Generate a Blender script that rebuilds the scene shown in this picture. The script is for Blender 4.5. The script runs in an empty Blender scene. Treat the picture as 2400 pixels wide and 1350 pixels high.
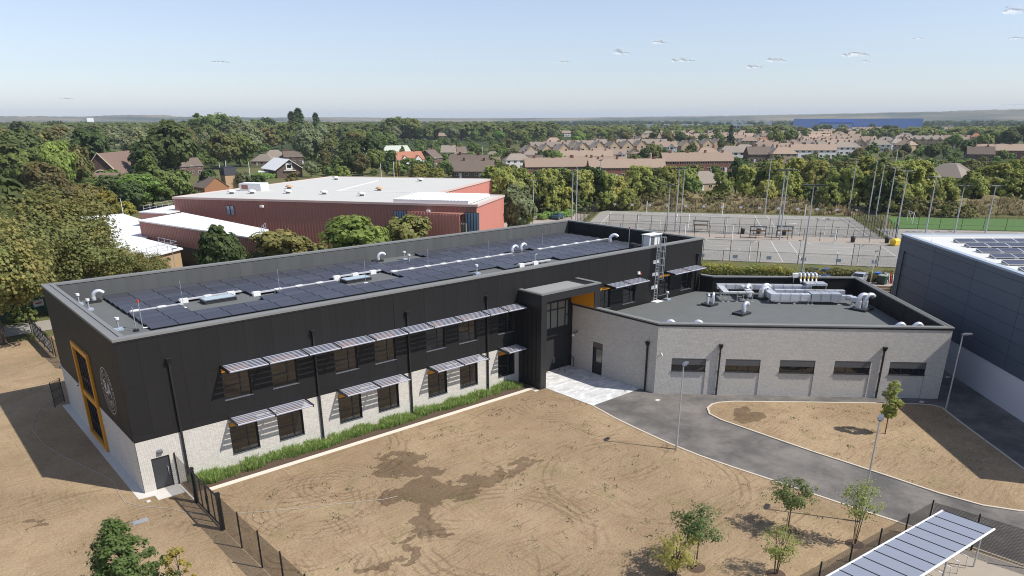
import bpy, math, random
import numpy as np
from mathutils import Vector, Matrix
R_ = math.radians
scn = bpy.context.scene
COL = scn.collection
random.seed(7)

# ------------------------------------------------------------------ camera
CAM = np.array([-9.4783, -47.2631, 22.7802])
FPX, YAW, PITCH, ROLL, CYO = 1692.5575, 0.7194, 0.368, -0.002, 257.8757
def cam_axes():
    cy, sy, cp, sp = math.cos(YAW), math.sin(YAW), math.cos(PITCH), math.sin(PITCH)
    f = np.array([sy*cp, cy*cp, -sp]); r = np.array([cy, -sy, 0.0]); u = np.cross(r, f)
    cr, sr = math.cos(ROLL), math.sin(ROLL)
    return r*cr+u*sr, -r*sr+u*cr, f
CR, CU, CF = cam_axes()
cam_d = bpy.data.cameras.new("camera"); cam = bpy.data.objects.new("camera", cam_d); COL.objects.link(cam)
cam_d.sensor_width = 36.0; cam_d.lens = FPX*36/2400; cam_d.shift_y = CYO/2400
cam_d.clip_start = 0.5; cam_d.clip_end = 40000
cam.matrix_world = Matrix(((CR[0], CU[0], -CF[0], CAM[0]), (CR[1], CU[1], -CF[1], CAM[1]), (CR[2], CU[2], -CF[2], CAM[2]), (0, 0, 0, 1)))
scn.camera = cam
def at(px, py, z=0.0):
    """ground position surveyed from the photograph"""
    d = CR*((px-1200)/FPX) - CU*((py-675-CYO)/FPX) + CF
    t = (z-CAM[2])/d[2]; p = CAM+d*t
    return float(p[0]), float(p[1])
def top_z(xy, py):
    """height of a thing standing at xy whose top shows on photo row py"""
    q = np.array([xy[0], xy[1], 0.0])-CAM
    a, b = q[0]*CF[0]+q[1]*CF[1], q[0]*CU[0]+q[1]*CU[1]
    k = -(py-675-CYO)/FPX
    return float(CAM[2]+(k*a-b)/(CU[2]-k*CF[2]))

# ------------------------------------------------------------------ sky, sun, exposure
SUN_EL, SUN_DIR = R_(50.9), np.array([0.5299, -0.8480])     # direction towards the sun
w = bpy.data.worlds.new("World"); scn.world = w; w.use_nodes = True
nt = w.node_tree; bg = nt.nodes["Background"]
sky = nt.nodes.new("ShaderNodeTexSky"); sky.sky_type = 'NISHITA'; sky.sun_disc = False
sky.sun_elevation = SUN_EL; sky.sun_rotation = math.atan2(SUN_DIR[0], SUN_DIR[1])
sky.air_density = 1.0; sky.dust_density = 0.35; sky.ozone_density = 3.0; sky.altitude = 50
tint = nt.nodes.new("ShaderNodeVectorMath"); tint.operation = 'MULTIPLY'; tint.inputs[1].default_value = (.97, .985, 1.08)
hsv = nt.nodes.new('ShaderNodeHueSaturation'); hsv.inputs['Saturation'].default_value = .66; nt.links.new(sky.outputs[0], hsv.inputs['Color']); nt.links.new(hsv.outputs[0], tint.inputs[0]); nt.links.new(tint.outputs[0], bg.inputs[0]); bg.inputs[1].default_value = 0.110
sd = bpy.data.lights.new("sun", 'SUN'); sun = bpy.data.objects.new("sun", sd); COL.objects.link(sun)
sd.energy = 4.2; sd.angle = R_(0.53); sd.color = (1.0, 0.955, 0.89)
sv = Vector((SUN_DIR[0]*math.cos(SUN_EL), SUN_DIR[1]*math.cos(SUN_EL), math.sin(SUN_EL)))
sun.rotation_euler = sv.to_track_quat('Z', 'Y').to_euler(); sun.location = (40, -60, 90)
vs = scn.view_settings; scn.display_settings.display_device = 'sRGB'
vs.view_transform = 'Standard'; vs.look = 'None'; vs.exposure = 0.34; vs.gamma = 1.0; vs.use_curve_mapping = False
cy = scn.cycles; cy.max_bounces = 6; cy.diffuse_bounces = 3; cy.glossy_bounces = 3; cy.transparent_max_bounces = 12
cy.transmission_bounces = 2; cy.volume_bounces = 0; cy.use_denoising = True; cy.denoiser = 'OPENIMAGEDENOISE'; cy.denoising_input_passes = 'RGB_ALBEDO_NORMAL'; cy.denoising_prefilter = 'ACCURATE'; cy.use_adaptive_sampling = False; cy.filter_width = 1.05
cy.caustics_reflective = False; cy.caustics_refractive = False

# ------------------------------------------------------------------ helpers: objects
def tag(o, label=None, cat=None, group=None, kind=None):
    if label: o['label'] = label
    if cat: o['category'] = cat
    if group: o['group'] = group
    if kind: o['kind'] = kind
    return o
def thing(name, label, cat, loc=(0, 0, 0), rz=0.0, group=None):
    o = bpy.data.objects.new(name, None); COL.objects.link(o)
    o.empty_display_size = 0.2; o.location = loc; o.rotation_euler = (0, 0, rz)
    return tag(o, label, cat, group)
class MB:
    """collects faces, builds one mesh object"""
    def __init__(s): s.v = []; s.f = []; s.mi = []; s.sm = []
    def add(s, vs, fs, mi=0, smooth=False):
        n = len(s.v); s.v.extend([tuple(map(float, q)) for q in vs])
        for f in fs: s.f.append([n+i for i in f]); s.mi.append(mi); s.sm.append(smooth)
        return s
    def box(s, a, b, mi=0):
        x0, y0, z0 = [min(p, q) for p, q in zip(a, b)]; x1, y1, z1 = [max(p, q) for p, q in zip(a, b)]
        return s.add([(x0,y0,z0),(x1,y0,z0),(x1,y1,z0),(x0,y1,z0),(x0,y0,z1),(x1,y0,z1),(x1,y1,z1),(x0,y1,z1)],
                     [(0,3,2,1),(4,5,6,7),(0,1,5,4),(1,2,6,5),(2,3,7,6),(3,0,4,7)], mi)
    def obox(s, o, ex, ey, a, b, mi=0):
        """box in a frame: origin o, horizontal unit axes ex, ey; a,b are (u,v,z) corners"""
        x0, y0, z0 = [min(p, q) for p, q in zip(a, b)]; x1, y1, z1 = [max(p, q) for p, q in zip(a, b)]
        P = lambda u, v, z: (o[0]+ex[0]*u+ey[0]*v, o[1]+ex[1]*u+ey[1]*v, z)
        return s.add([P(x0,y0,z0),P(x1,y0,z0),P(x1,y1,z0),P(x0,y1,z0),P(x0,y0,z1),P(x1,y0,z1),P(x1,y1,z1),P(x0,y1,z1)],
                     [(0,3,2,1),(4,5,6,7),(0,1,5,4),(1,2,6,5),(2,3,7,6),(3,0,4,7)], mi)
    def prism(s, poly, z0, z1, mi=0, bottom=True):
        n = len(poly); A = sum(poly[i][0]*poly[(i+1) % n][1]-poly[(i+1) % n][0]*poly[i][1] for i in range(n))
        p = poly if A > 0 else poly[::-1]
        vs = [(q[0], q[1], z0) for q in p]+[(q[0], q[1], z1) for q in p]
        fs = [tuple(range(n, 2*n))]+([tuple(range(n-1, -1, -1))] if bottom else [])
        fs += [(i, (i+1) % n, n+(i+1) % n, n+i) for i in range(n)]
        return s.add(vs, fs, mi)
    def tube(s, pts, r, n=8, mi=0, caps=True, smooth=True):
        pts = [Vector(p) for p in pts]; rs = r if isinstance(r, (list, tuple)) else [r]*len(pts)
        rings = []; prev = None
        for i, p in enumerate(pts):
            d = (pts[min(i+1, len(pts)-1)]-pts[max(i-1, 0)]).normalized()
            if prev is None:
                a = d.orthogonal().normalized()
            else:
                a = (prev-d*prev.dot(d)); a = a.normalized() if a.length > 1e-6 else d.orthogonal().normalized()
            prev = a; b = d.cross(a)
            rings.append([p+(a*math.cos(2*math.pi*k/n)+b*math.sin(2*math.pi*k/n))*rs[i] for k in range(n)])
        vs = [q for g in rings for q in g]
        fs = [(i*n+k, i*n+(k+1) % n, (i+1)*n+(k+1) % n, (i+1)*n+k) for i in range(len(pts)-1) for k in range(n)]
        s.add(vs, fs, mi, smooth)
        if caps: s.add(rings[0], [tuple(range(n-1, -1, -1))], mi); s.add(rings[-1], [tuple(range(n))], mi)
        return s
    def build(s, name, mats, parent=None, smooth=None):
        me = bpy.data.meshes.new(name); me.from_pydata(s.v, [], s.f)
        for m in (mats if isinstance(mats, (list, tuple)) else [mats]): me.materials.append(m)
        me.polygons.foreach_set('material_index', s.mi); me.polygons.foreach_set('use_smooth', s.sm if smooth is None else [smooth]*len(s.f))
        me.update(); return link(name, me, parent)
def link(name, me, parent=None):
    o = bpy.data.objects.new(name, me); COL.objects.link(o)
    if parent is not None:
        o.parent = parent
        if parent.type == 'EMPTY': o.matrix_parent_inverse = Matrix.Translation(-Vector(parent.location))
    return o
def np_mesh(name, V, Q, mats, mi=None, smooth=False):
    """V (n,3), Q (m,4) numpy quads"""
    me = bpy.data.meshes.new(name); k = Q.shape[1]
    me.vertices.add(len(V)); me.vertices.foreach_set('co', np.asarray(V, np.float32).ravel())
    me.loops.add(Q.size); me.loops.foreach_set('vertex_index', Q.astype(np.int32).ravel())
    me.polygons.add(len(Q)); me.polygons.foreach_set('loop_start', np.arange(0, Q.size, k, dtype=np.int32))
    me.polygons.foreach_set('loop_total', np.full(len(Q), k, np.int32))
    for m in mats: me.materials.append(m)
    if mi is not None: me.polygons.foreach_set('material_index', np.asarray(mi, np.int32))
    me.polygons.foreach_set('use_smooth', np.full(len(Q), smooth))
    me.update(calc_edges=True); me.validate(); return me
def copy_tree(o, loc, rz=None, label=None, sc=None, group=None):
    c = o.copy(); COL.objects.link(c); c.location = loc
    if rz is not None: c.rotation_euler = (0, 0, rz)
    if sc is not None: c.scale = sc if isinstance(sc, (tuple, list)) else (sc, sc, sc)
    if label: c['label'] = label
    if group: c['group'] = group
    for ch in o.children:
        d = ch.copy(); COL.objects.link(d); d.parent = c; d.matrix_parent_inverse = Matrix.Identity(4)
        for g in ch.children:
            e = g.copy(); COL.objects.link(e); e.parent = d; e.matrix_parent_inverse = Matrix.Identity(4)
    return c
ORD = ['leftmost', 'second', 'third', 'fourth', 'fifth', 'sixth', 'seventh', 'eighth', 'ninth', 'tenth', 'eleventh', 'twelfth', 'thirteenth',
       'fourteenth', 'fifteenth', 'sixteenth', 'seventeenth', 'eighteenth', 'nineteenth', 'twentieth']
def nth(i):
    if i < 20: return ORD[i]
    t = ['twenty', 'thirty', 'forty', 'fifty', 'sixty', 'seventy', 'eighty', 'ninety'][(i+1)//10-2] if (i+1) >= 20 else ''
    u = (i+1) % 10
    return t+('' if u == 0 else '-'+['', 'first', 'second', 'third', 'fourth', 'fifth', 'sixth', 'seventh', 'eighth', 'ninth'][u])+('th' if u == 0 else '')

# ------------------------------------------------------------------ helpers: materials
def mat(name, col, rough=0.75, metal=0.0, var=0.0, scale=3.0, bump=0.0, bscale=40.0, island=0.0, objvar=0.0, spec=None, stretch=None, col2=None, dscale=None):
    m = bpy.data.materials.new(name); m.use_nodes = True; t = m.node_tree; b = t.nodes["Principled BSDF"]; L = t.links
    b.inputs['Base Color'].default_value = (*col, 1); b.inputs['Roughness'].default_value = rough; b.inputs['Metallic'].default_value = metal
    if spec is not None: b.inputs['Specular IOR Level'].default_value = spec
    tc = t.nodes.new('ShaderNodeTexCoord'); out = None; vec = tc.outputs['Object']
    if stretch:
        mp = t.nodes.new('ShaderNodeMapping'); mp.inputs['Scale'].default_value = stretch; L.new(vec, mp.inputs[0]); vec = mp.outputs[0]
    fac = None
    def math_(op, a, bb):
        n = t.nodes.new('ShaderNodeMath'); n.operation = op
        for i, q in enumerate((a, bb)):
            if isinstance(q, (int, float)): n.inputs[i].default_value = q
            else: L.new(q, n.inputs[i])
        return n.outputs[0]
    val = None
    if var:
        no = t.nodes.new('ShaderNodeTexNoise'); no.inputs['Scale'].default_value = scale; no.inputs['Detail'].default_value = 6; no.inputs['Roughness'].default_value = 0.65
        L.new(vec, no.inputs['Vector']); fac = no.outputs['Fac']
        val = math_('MULTIPLY_ADD', fac, 2*var); val.node.inputs[2].default_value = 1-var
        if dscale:
            n2 = t.nodes.new('ShaderNodeTexNoise'); n2.inputs['Scale'].default_value = dscale; n2.inputs['Detail'].default_value = 3
            L.new(vec, n2.inputs['Vector']); v2 = math_('MULTIPLY_ADD', n2.outputs['Fac'], 1.6*var); v2.node.inputs[2].default_value = 1-.8*var
            val = math_('MULTIPLY', val, v2)
    if island:
        g = t.nodes.new('ShaderNodeNewGeometry'); v3 = math_('MULTIPLY_ADD', g.outputs['Random Per Island'], 2*island); v3.node.inputs[2].default_value = 1-island
        val = v3 if val is None else math_('MULTIPLY', val, v3)
    if objvar:
        g = t.nodes.new('ShaderNodeObjectInfo'); v3 = math_('MULTIPLY_ADD', g.outputs['Random'], 2*objvar); v3.node.inputs[2].default_value = 1-objvar
        val = v3 if val is None else math_('MULTIPLY', val, v3)
    if col2 is not None and fac is not None:
        mx = t.nodes.new('ShaderNodeMix'); mx.data_type = 'RGBA'; mx.inputs[6].default_value = (*col, 1); mx.inputs[7].default_value = (*col2, 1)
        rp = t.nodes.new('ShaderNodeMapRange'); rp.inputs[1].default_value = .38; rp.inputs[2].default_value = .62; L.new(fac, rp.inputs[0]); L.new(rp.outputs[0], mx.inputs[0])
        out = mx.outputs[2]
    if val is not None:
        vm = t.nodes.new('ShaderNodeVectorMath'); vm.operation = 'SCALE'; L.new(val, vm.inputs['Scale'])
        if out is not None: L.new(out, vm.inputs[0])
        else: vm.inputs[0].default_value = col
        out = vm.outputs[0]
    if out is not None: L.new(out, b.inputs['Base Color'])
    if bump:
        nb = t.nodes.new('ShaderNodeTexNoise'); nb.inputs['Scale'].default_value = bscale; nb.inputs['Detail'].default_value = 4; L.new(vec, nb.inputs['Vector'])
        bp = t.nodes.new('ShaderNodeBump'); bp.inputs['Strength'].default_value = bump; bp.inputs['Distance'].default_value = 0.05
        L.new(nb.outputs['Fac'], bp.inputs['Height']); L.new(bp.outputs[0], b.inputs['Normal'])
    return m
def mesh_mat(name, col, gap_u, wire_u, gap_v, wire_v, ang=0.0):
    """woven wire: opaque wires, open holes; pattern in metres along the fence (object x+y rotated) and up"""
    m = bpy.data.materials.new(name); m.use_nodes = True; t = m.node_tree; L = t.links; b = t.nodes["Principled BSDF"]
    b.inputs['Base Color'].default_value = (*col, 1); b.inputs['Roughness'].default_value = .6
    uv = t.nodes.new('ShaderNodeUVMap'); sx = t.nodes.new('ShaderNodeSeparateXYZ'); L.new(uv.outputs[0], sx.inputs[0])
    def bars(o, gap, wire):
        a = t.nodes.new('ShaderNodeMath'); a.operation = 'MODULO'; a.inputs[1].default_value = gap; L.new(o, a.inputs[0])
        c = t.nodes.new('ShaderNodeMath'); c.operation = 'LESS_THAN'; c.inputs[1].default_value = wire; L.new(a.outputs[0], c.inputs[0]); return c.outputs[0]
    x = t.nodes.new('ShaderNodeMath'); x.operation = 'MAXIMUM'; L.new(bars(sx.outputs[0], gap_u, wire_u), x.inputs[0]); L.new(bars(sx.outputs[1], gap_v, wire_v), x.inputs[1])
    tr = t.nodes.new('ShaderNodeBsdfTransparent'); mx = t.nodes.new('ShaderNodeMixShader')
    L.new(x.outputs[0], mx.inputs[0]); L.new(tr.outputs[0], mx.inputs[1]); L.new(b.outputs[0], mx.inputs[2])
    L.new(mx.outputs[0], t.nodes['Material Output'].inputs[0]); return m
def sheet(name, A, B, z0, z1, m, parent=None, th=0.012):
    """an upright wire panel from A to B with UVs in metres"""
    A = Vector((A[0], A[1], 0)); B = Vector((B[0], B[1], 0)); d = (B-A); l = d.length
    me = bpy.data.meshes.new(name)
    me.from_pydata([(A.x, A.y, z0), (B.x, B.y, z0), (B.x, B.y, z1), (A.x, A.y, z1)], [], [(0, 1, 2, 3)])
    uv = me.uv_layers.new(name='UVMap')
    for i, q in enumerate(((0, 0), (l, 0), (l, z1-z0), (0, z1-z0))): uv.data[i].uv = q
    me.materials.append(m); return link(name, me, parent)

MT = dict(
 clad=mat('black_cladding', (.0165, .0158, .0156), .6, var=.3, scale=1.2, stretch=(5, 5, .2), objvar=.06, spec=.22),
 cladbrown=mat('dark_cladding_trim', (.022, .022, .023), .6, spec=.3),
 core=mat('dark_core', (.02, .02, .02), .8),
 coping=mat('grey_coping_metal', (.20, .20, .19), .5, var=.12, scale=2, spec=.4),
 membrane=mat('grey_roof_membrane', (.122, .128, .124), .85, var=.16, scale=.7, dscale=6, bump=.1, bscale=30),
 upstand=mat('grey_upstand_membrane', (.085, .088, .087), .7, var=.14, scale=1.4, stretch=(2, 2, .4), objvar=.07),
 brick=mat('pale_brick', (.60, .57, .515), .85, var=.08, scale=1.2, island=.09),
 mortar=mat('grey_mortar', (.15, .14, .125), .95, var=.1, scale=9),
 frame=mat('anthracite_frame', (.03, .032, .036), .45, spec=.4),
 sill=mat('grey_sill', (.16, .17, .19), .35, metal=.3),
 glass=mat('dark_glass', (.012, .013, .014), .04, spec=1.0),
 glass2=mat('pale_tinted_glass', (.20, .215, .185), .12, spec=.8),
 orange=mat('orange_panel', (.60, .26, .012), .5, var=.04, scale=2),
 alu=mat('pale_aluminium', (.40, .41, .47), .5, var=.05, scale=5, spec=.5),
 silver=mat('silver_duct', (.84, .85, .88), .32, metal=.6, var=.05, scale=6),
 galv=mat('galvanised_steel', (.52, .54, .57), .42, metal=.55, var=.1, scale=8),
 white=mat('white_paint', (.78, .78, .76), .55, var=.05, scale=4),
 black=mat('black_metal', (.014, .014, .016), .5),
 blackm=mat('black_plastic', (.01, .01, .011), .7),
 pv=mat('solar_cells', (.050, .053, .068), .4, spec=.6, var=.14, scale=1.5, objvar=.2),
 pvframe=mat('solar_frame', (.02, .02, .022), .5),
 tray=mat('cable_tray', (.72, .73, .74), .4, metal=.4),
 conc=mat('pale_concrete', (.60, .57, .52), .9, var=.12, scale=2.5, dscale=14),
 slab=mat('pale_granite_slab', (.60, .60, .59), .8, var=.08, scale=6, objvar=.17),
 kerb=mat('stone_kerb', (.55, .48, .38), .9, var=.15, scale=3),
 tarmac=mat('asphalt', (.105, .098, .09), .92, var=.22, scale=.30, dscale=2.2, bump=.3, bscale=50, col2=(.185, .168, .150)),
 soil=mat('mulch_soil', (.10, .062, .042), .95, var=.35, scale=9, bump=.8, bscale=25),
 red=mat('red_flag', (.65, .05, .03), .5),
 yellow=mat('yellow_plastic', (.75, .50, .03), .5),
 hallclad=mat('blue_grey_panel', (.100, .124, .162), .5, var=.1, scale=.8, spec=.35, objvar=.05),
 hallwhite=mat('white_plinth', (.72, .71, .75), .7, var=.04, scale=1),
 hallroof=mat('pale_roof_sheet', (.62, .62, .58), .6, var=.07, scale=1.2),
 halltrim=mat('grey_blue_trim', (.36, .42, .50), .45),
)
# ------------------------------------------------------------------ setting: ground, roads, paving
def flat(name, poly, z, m, th=None, **kw):
    b = MB()
    if th: b.prism(poly, z-th, z)
    else: b.add([(p[0], p[1], z) for p in poly], [tuple(range(len(poly)))])
    o = b.build(name, m)
    if not th and o.data.polygons[0].normal.z < 0: o.data.flip_normals()
    o['kind'] = 'structure'; return o
def ground_material():
    m = bpy.data.materials.new('far_fields'); m.use_nodes = True; t = m.node_tree; L = t.links; b = t.nodes['Principled BSDF']
    b.inputs['Roughness'].default_value = 1; b.inputs['Specular IOR Level'].default_value = .1
    tc = t.nodes.new('ShaderNodeTexCoord')
    vo = t.nodes.new('ShaderNodeTexVoronoi'); vo.inputs['Scale'].default_value = .0035; L.new(tc.outputs['Object'], vo.inputs['Vector'])
    cr = t.nodes.new('ShaderNodeValToRGB'); cr.color_ramp.interpolation = 'CONSTANT'
    for i, (p, c) in enumerate(((0, (.045, .06, .022)), (.35, (.07, .08, .03)), (.55, (.05, .062, .026)), (.72, (.20, .165, .085)), (.88, (.10, .10, .04)))):
        e = cr.color_ramp.elements[i] if i < 2 else cr.color_ramp.elements.new(p)
        e.position = p; e.color = (*c, 1)
    sp = t.nodes.new('ShaderNodeSeparateColor'); L.new(vo.outputs['Color'], sp.inputs[0]); L.new(sp.outputs[0], cr.inputs[0])
    no = t.nodes.new('ShaderNodeTexNoise'); no.inputs['Scale'].default_value = .05; no.inputs['Detail'].default_value = 8; L.new(tc.outputs['Object'], no.inputs['Vector'])
    mr = t.nodes.new('ShaderNodeMapRange'); mr.inputs[3].default_value = .6; mr.inputs[4].default_value = 1.4; L.new(no.outputs['Fac'], mr.inputs[0])
    vm = t.nodes.new('ShaderNodeVectorMath'); vm.operation = 'SCALE'; L.new(cr.outputs[0], vm.inputs[0]); L.new(mr.outputs[0], vm.inputs['Scale']); L.new(vm.outputs[0], b.inputs['Base Color'])
    return m
MT['far'] = ground_material()
MT['drygrass'] = mat('dry_grass', (.16, .145, .062), 1, var=.4, scale=.35, dscale=4, bump=.5, bscale=8, col2=(.085, .10, .035), spec=.1)
flat('ground', [(-8800, -2800), (13800, -2800), (13800, 13800), (-8800, 13800)], -0.10, MT['far'])
flat('grass', [(-300, -200), (330, -200), (330, 330), (-300, 330)], -0.05, MT['drygrass'])

def earth_material():
    m = bpy.data.materials.new('bare_earth'); m.use_nodes = True; t = m.node_tree; L = t.links; b = t.nodes['Principled BSDF']
    b.inputs['Roughness'].default_value = .95; b.inputs['Specular IOR Level'].default_value = .15
    tc = t.nodes.new('ShaderNodeTexCoord'); P = tc.outputs['Object']
    def N(kind, **kw):
        n = t.nodes.new(kind)
        for k, v in kw.items():
            if k.startswith('i_'): n.inputs[k[2:].replace('_', ' ')].default_value = v
            else: setattr(n, k, v)
        return n
    def mth(op, a, c=None, d=None):
        n = N('ShaderNodeMath', operation=op)
        for i, q in enumerate((a, c, d)):
            if q is None: continue
            if isinstance(q, (int, float)): n.inputs[i].default_value = q
            else: L.new(q, n.inputs[i])
        return n.outputs[0]
    def noise(sc, det=6, ro=.6, vec=P, dist=0):
        n = N('ShaderNodeTexNoise'); n.inputs['Scale'].default_value = sc; n.inputs['Detail'].default_value = det; n.inputs['Roughness'].default_value = ro; n.inputs['Distortion'].default_value = dist
        L.new(vec, n.inputs['Vector']); return n
    def mrange(v, a, c, o0=0., o1=1.):
        n = N('ShaderNodeMapRange', interpolation_type='SMOOTHSTEP'); L.new(v, n.inputs[0])
        for i, q in enumerate((a, c, o0, o1)): n.inputs[i+1].default_value = q
        return n.outputs[0]
    def mix(f, A, B):
        n = N('ShaderNodeMix', data_type='RGBA')
        if isinstance(f, (int, float)): n.inputs[0].default_value = f
        else: L.new(f, n.inputs[0])
        for i, q in ((6, A), (7, B)):
            if isinstance(q, tuple): n.inputs[i].default_value = (*q, 1)
            else: L.new(q, n.inputs[i])
        return n.outputs[2]
    big = noise(.10, 5, .55); med = noise(.6, 6, .65); fine = noise(7, 5, .7)
    c = mix(mrange(big.outputs['Fac'], .36, .64), (.368, .270, .165), (.292, .211, .127))
    c = mix(mth('MULTIPLY', mrange(med.outputs['Fac'], .45, .7), .5), c, (.255, .168, .098))
    # harrow and tyre marks: stretched noise in two directions, masked by larger noise
    for rot, sx, sy, th, msc in ((.35, .35, 5.0, .57, .13), (1.3, 6.0, .3, .585, .17), (2.3, .4, 7, .60, .21)):
        mp = N('ShaderNodeMapping'); mp.inputs['Rotation'].default_value = (0, 0, rot); mp.inputs['Scale'].default_value = (sx, sy, 1)
        dn = noise(.15, 2); ad = N('ShaderNodeVectorMath', operation='MULTIPLY_ADD'); L.new(dn.outputs['Color'], ad.inputs[0]); ad.inputs[1].default_value = (2.2, 2.2, 0); L.new(P, ad.inputs[2])
        L.new(ad.outputs[0], mp.inputs[0]); st = noise(1.0, 4, .6, mp.outputs[0])
        mk = noise(msc, 2)
        f = mth('MULTIPLY', mrange(st.outputs['Fac'], th-.05, th+.05), mth('MULTIPLY', mrange(mk.outputs['Fac'], .45, .6), .45))
        c = mix(f, c, (.185, .122, .075))
    # turning circles left by machines
    for (px, py, rad, wid, fr) in ((740, 1180, 3.4, 1.6, 14), (800, 1130, 2.2, .9, 16), (735, 1255, 2.6, 1.5, 13), (1290, 945, 3.0, 1.6, 13), (1180, 1250, 5.0, 1.4, 11), (1500, 1120, 6.5, 1.3, 11), (1050, 1330, 4.0, 1.6, 12), (690, 1060, 7.5, .9, 12), (170, 1250, 6.0, 1.0, 9), (1330, 1020, 8, .8, 12)):
        x, y = at(px, py); s1 = N('ShaderNodeVectorMath', operation='SUBTRACT'); L.new(P, s1.inputs[0]); s1.inputs[1].default_value = (x, y, 0)
        ln = N('ShaderNodeVectorMath', operation='LENGTH'); L.new(s1.outputs[0], ln.inputs[0]); r = mth('ADD', ln.outputs['Value'], mth('MULTIPLY', med.outputs['Fac'], .8))
        band = mrange(mth('ABSOLUTE', mth('SUBTRACT', r, rad+.4)), wid*.6, wid, 1., 0.); wv = mrange(mth('SINE', mth('MULTIPLY', r, fr)), .1, .8); mk = mrange(noise(.33, 3).outputs['Fac'], .44, .58)
        c = mix(mth('MULTIPLY', mth('MULTIPLY', band, wv), mth('MULTIPLY', mk, .5)), c, (.170, .113, .070))
    # greenish weed film
    wd = noise(.25, 6, .7); c = mix(mth('MULTIPLY', mrange(wd.outputs['Fac'], .52, .7), .38), c, (.20, .18, .075))
    # damp patches where they lie on the site
    wet = None; wn = noise(.55, 5, .6); off = N('ShaderNodeVectorMath', operation='MULTIPLY_ADD'); sb = N('ShaderNodeVectorMath', operation='SUBTRACT')
    L.new(wn.outputs['Color'], sb.inputs[0]); sb.inputs[1].default_value = (.5, .5, .5); L.new(sb.outputs[0], off.inputs[0]); off.inputs[1].default_value = (4.5, 4.5, 0); L.new(P, off.inputs[2])
    for (px, py, rx, ry, rot) in WET:
        x, y = at(px, py)
        s1 = N('ShaderNodeVectorMath', operation='SUBTRACT'); L.new(off.outputs[0], s1.inputs[0]); s1.inputs[1].default_value = (x, y, 0)
        mp = N('ShaderNodeMapping', vector_type='TEXTURE'); mp.inputs['Rotation'].default_value = (0, 0, rot); mp.inputs['Scale'].default_value = (rx, ry, 1); L.new(s1.outputs[0], mp.inputs[0])
        ln = N('ShaderNodeVectorMath', operation='LENGTH'); L.new(mp.outputs[0], ln.inputs[0])
        wet = ln.outputs['Value'] if wet is None else mth('MINIMUM', wet, ln.outputs['Value'])
    wm = mrange(wet, .93, 1.05, 1., 0.)
    dk = N('ShaderNodeVectorMath', operation='MULTIPLY'); L.new(c, dk.inputs[0]); dk.inputs[1].default_value = (.52, .50, .50)
    c = mix(mth('MULTIPLY', wm, .92), c, dk.outputs[0])
    fv = N('ShaderNodeVectorMath', operation='SCALE'); L.new(c, fv.inputs[0]); L.new(mrange(fine.outputs['Fac'], .25, .75, .80, 1.2), fv.inputs['Scale'])
    L.new(fv.outputs[0], b.inputs['Base Color'])
    bp = N('ShaderNodeBump'); bp.inputs['Strength'].default_value = .42; bp.inputs['Distance'].default_value = .12
    hh = mth('ADD', fine.outputs['Fac'], mth('MULTIPLY', noise(1.6, 5).outputs['Fac'], 2.2)); L.new(hh, bp.inputs['Height']); L.new(bp.outputs[0], b.inputs['Normal'])
    return m
WET = [(930, 1085, 2.24, 1.2, 0.3), (975, 1105, 1.03, 1.28, 0.9), (1000, 1110, 1.38, 0.64, 1.2), (960, 1150, 2.24, 0.8, 0.1), (900, 1165, 0.86, 0.4, 0.3), (1020, 1160, 2.06, 1.36, 0.9), (1090, 1140, 1.98, 0.88, 0.2), (1150, 1125, 1.89, 0.64, 0.35), (1215, 1098, 1.63, 0.56, 0.5), (1250, 1085, 0.86, 0.32, 0.4), (985, 1215, 1.46, 0.72, 0.5), (1015, 1240, 1.03, 0.64, 0.9), (960, 1260, 0.86, 0.4, 0.2), (88, 1218, 0.65, 0.32, 0.4), (95, 1230, 0.43, 0.32, 0.0), (1740, 975, 1.63, 0.64, 0.6), (1770, 975, 1.03, 0.72, 0.3), (955, 1300, 1.12, 0.4, 0.5), (880, 1330, 1.03, 0.4, 0.2)]
MT['earth'] = earth_material()
ROAD_EDGE = [(33.4, -8.8), (32.75, -11.8), (32.36, -14.75), (32.05, -17.7), (31.98, -20.6), (32.15, -23.2), (32.42, -25.8), (32.87, -31.4), (33.17, -33.9), (33.6, -40), (34.5, -70)]
flat('site_ground', [(-90, -90), (95, -90), (95, 0), (62, 1), (62, 22), (5, 22), (5, 46.5), (-90, 44)], 0.0, MT['earth'])
flat('footpath', [(-90, 46), (3, 49.5), (30, 51), (30, 56), (3, 54.8), (-90, 51)], 0.008, mat('grey_path', (.30, .275, .235), .95, var=.12, scale=1.5))
flat('road', ROAD_EDGE+[(95, -70), (95, -5), (72, -8), (39.75, -8)], 0.006, MT['tarmac'])
isl_top = [(40.2, -15.6), (41.2, -15.35), (42.0, -15.5), (43.2, -16.25), (45.3, -18.2), (47.95, -20.7), (51.85, -24.45), (54.4, -26.95), (55.1, -28.0), (55.0, -28.7), (53.8, -29.85), (51.9, -31.75), (47.0, -36.8), (44.6, -39.0), (42.6, -40.0), (41.0, -39.4)]
isl_bot = [(40.1, -38.4), (39.2, -36.7), (38.85, -34.3), (38.85, -31.5), (38.8, -28.7), (38.7, -25.55), (38.75, -22.0), (38.85, -17.85), (39.2, -16.5)]
flat('verge', isl_top+isl_bot, 0.05, MT['earth'], th=.06)
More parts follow.
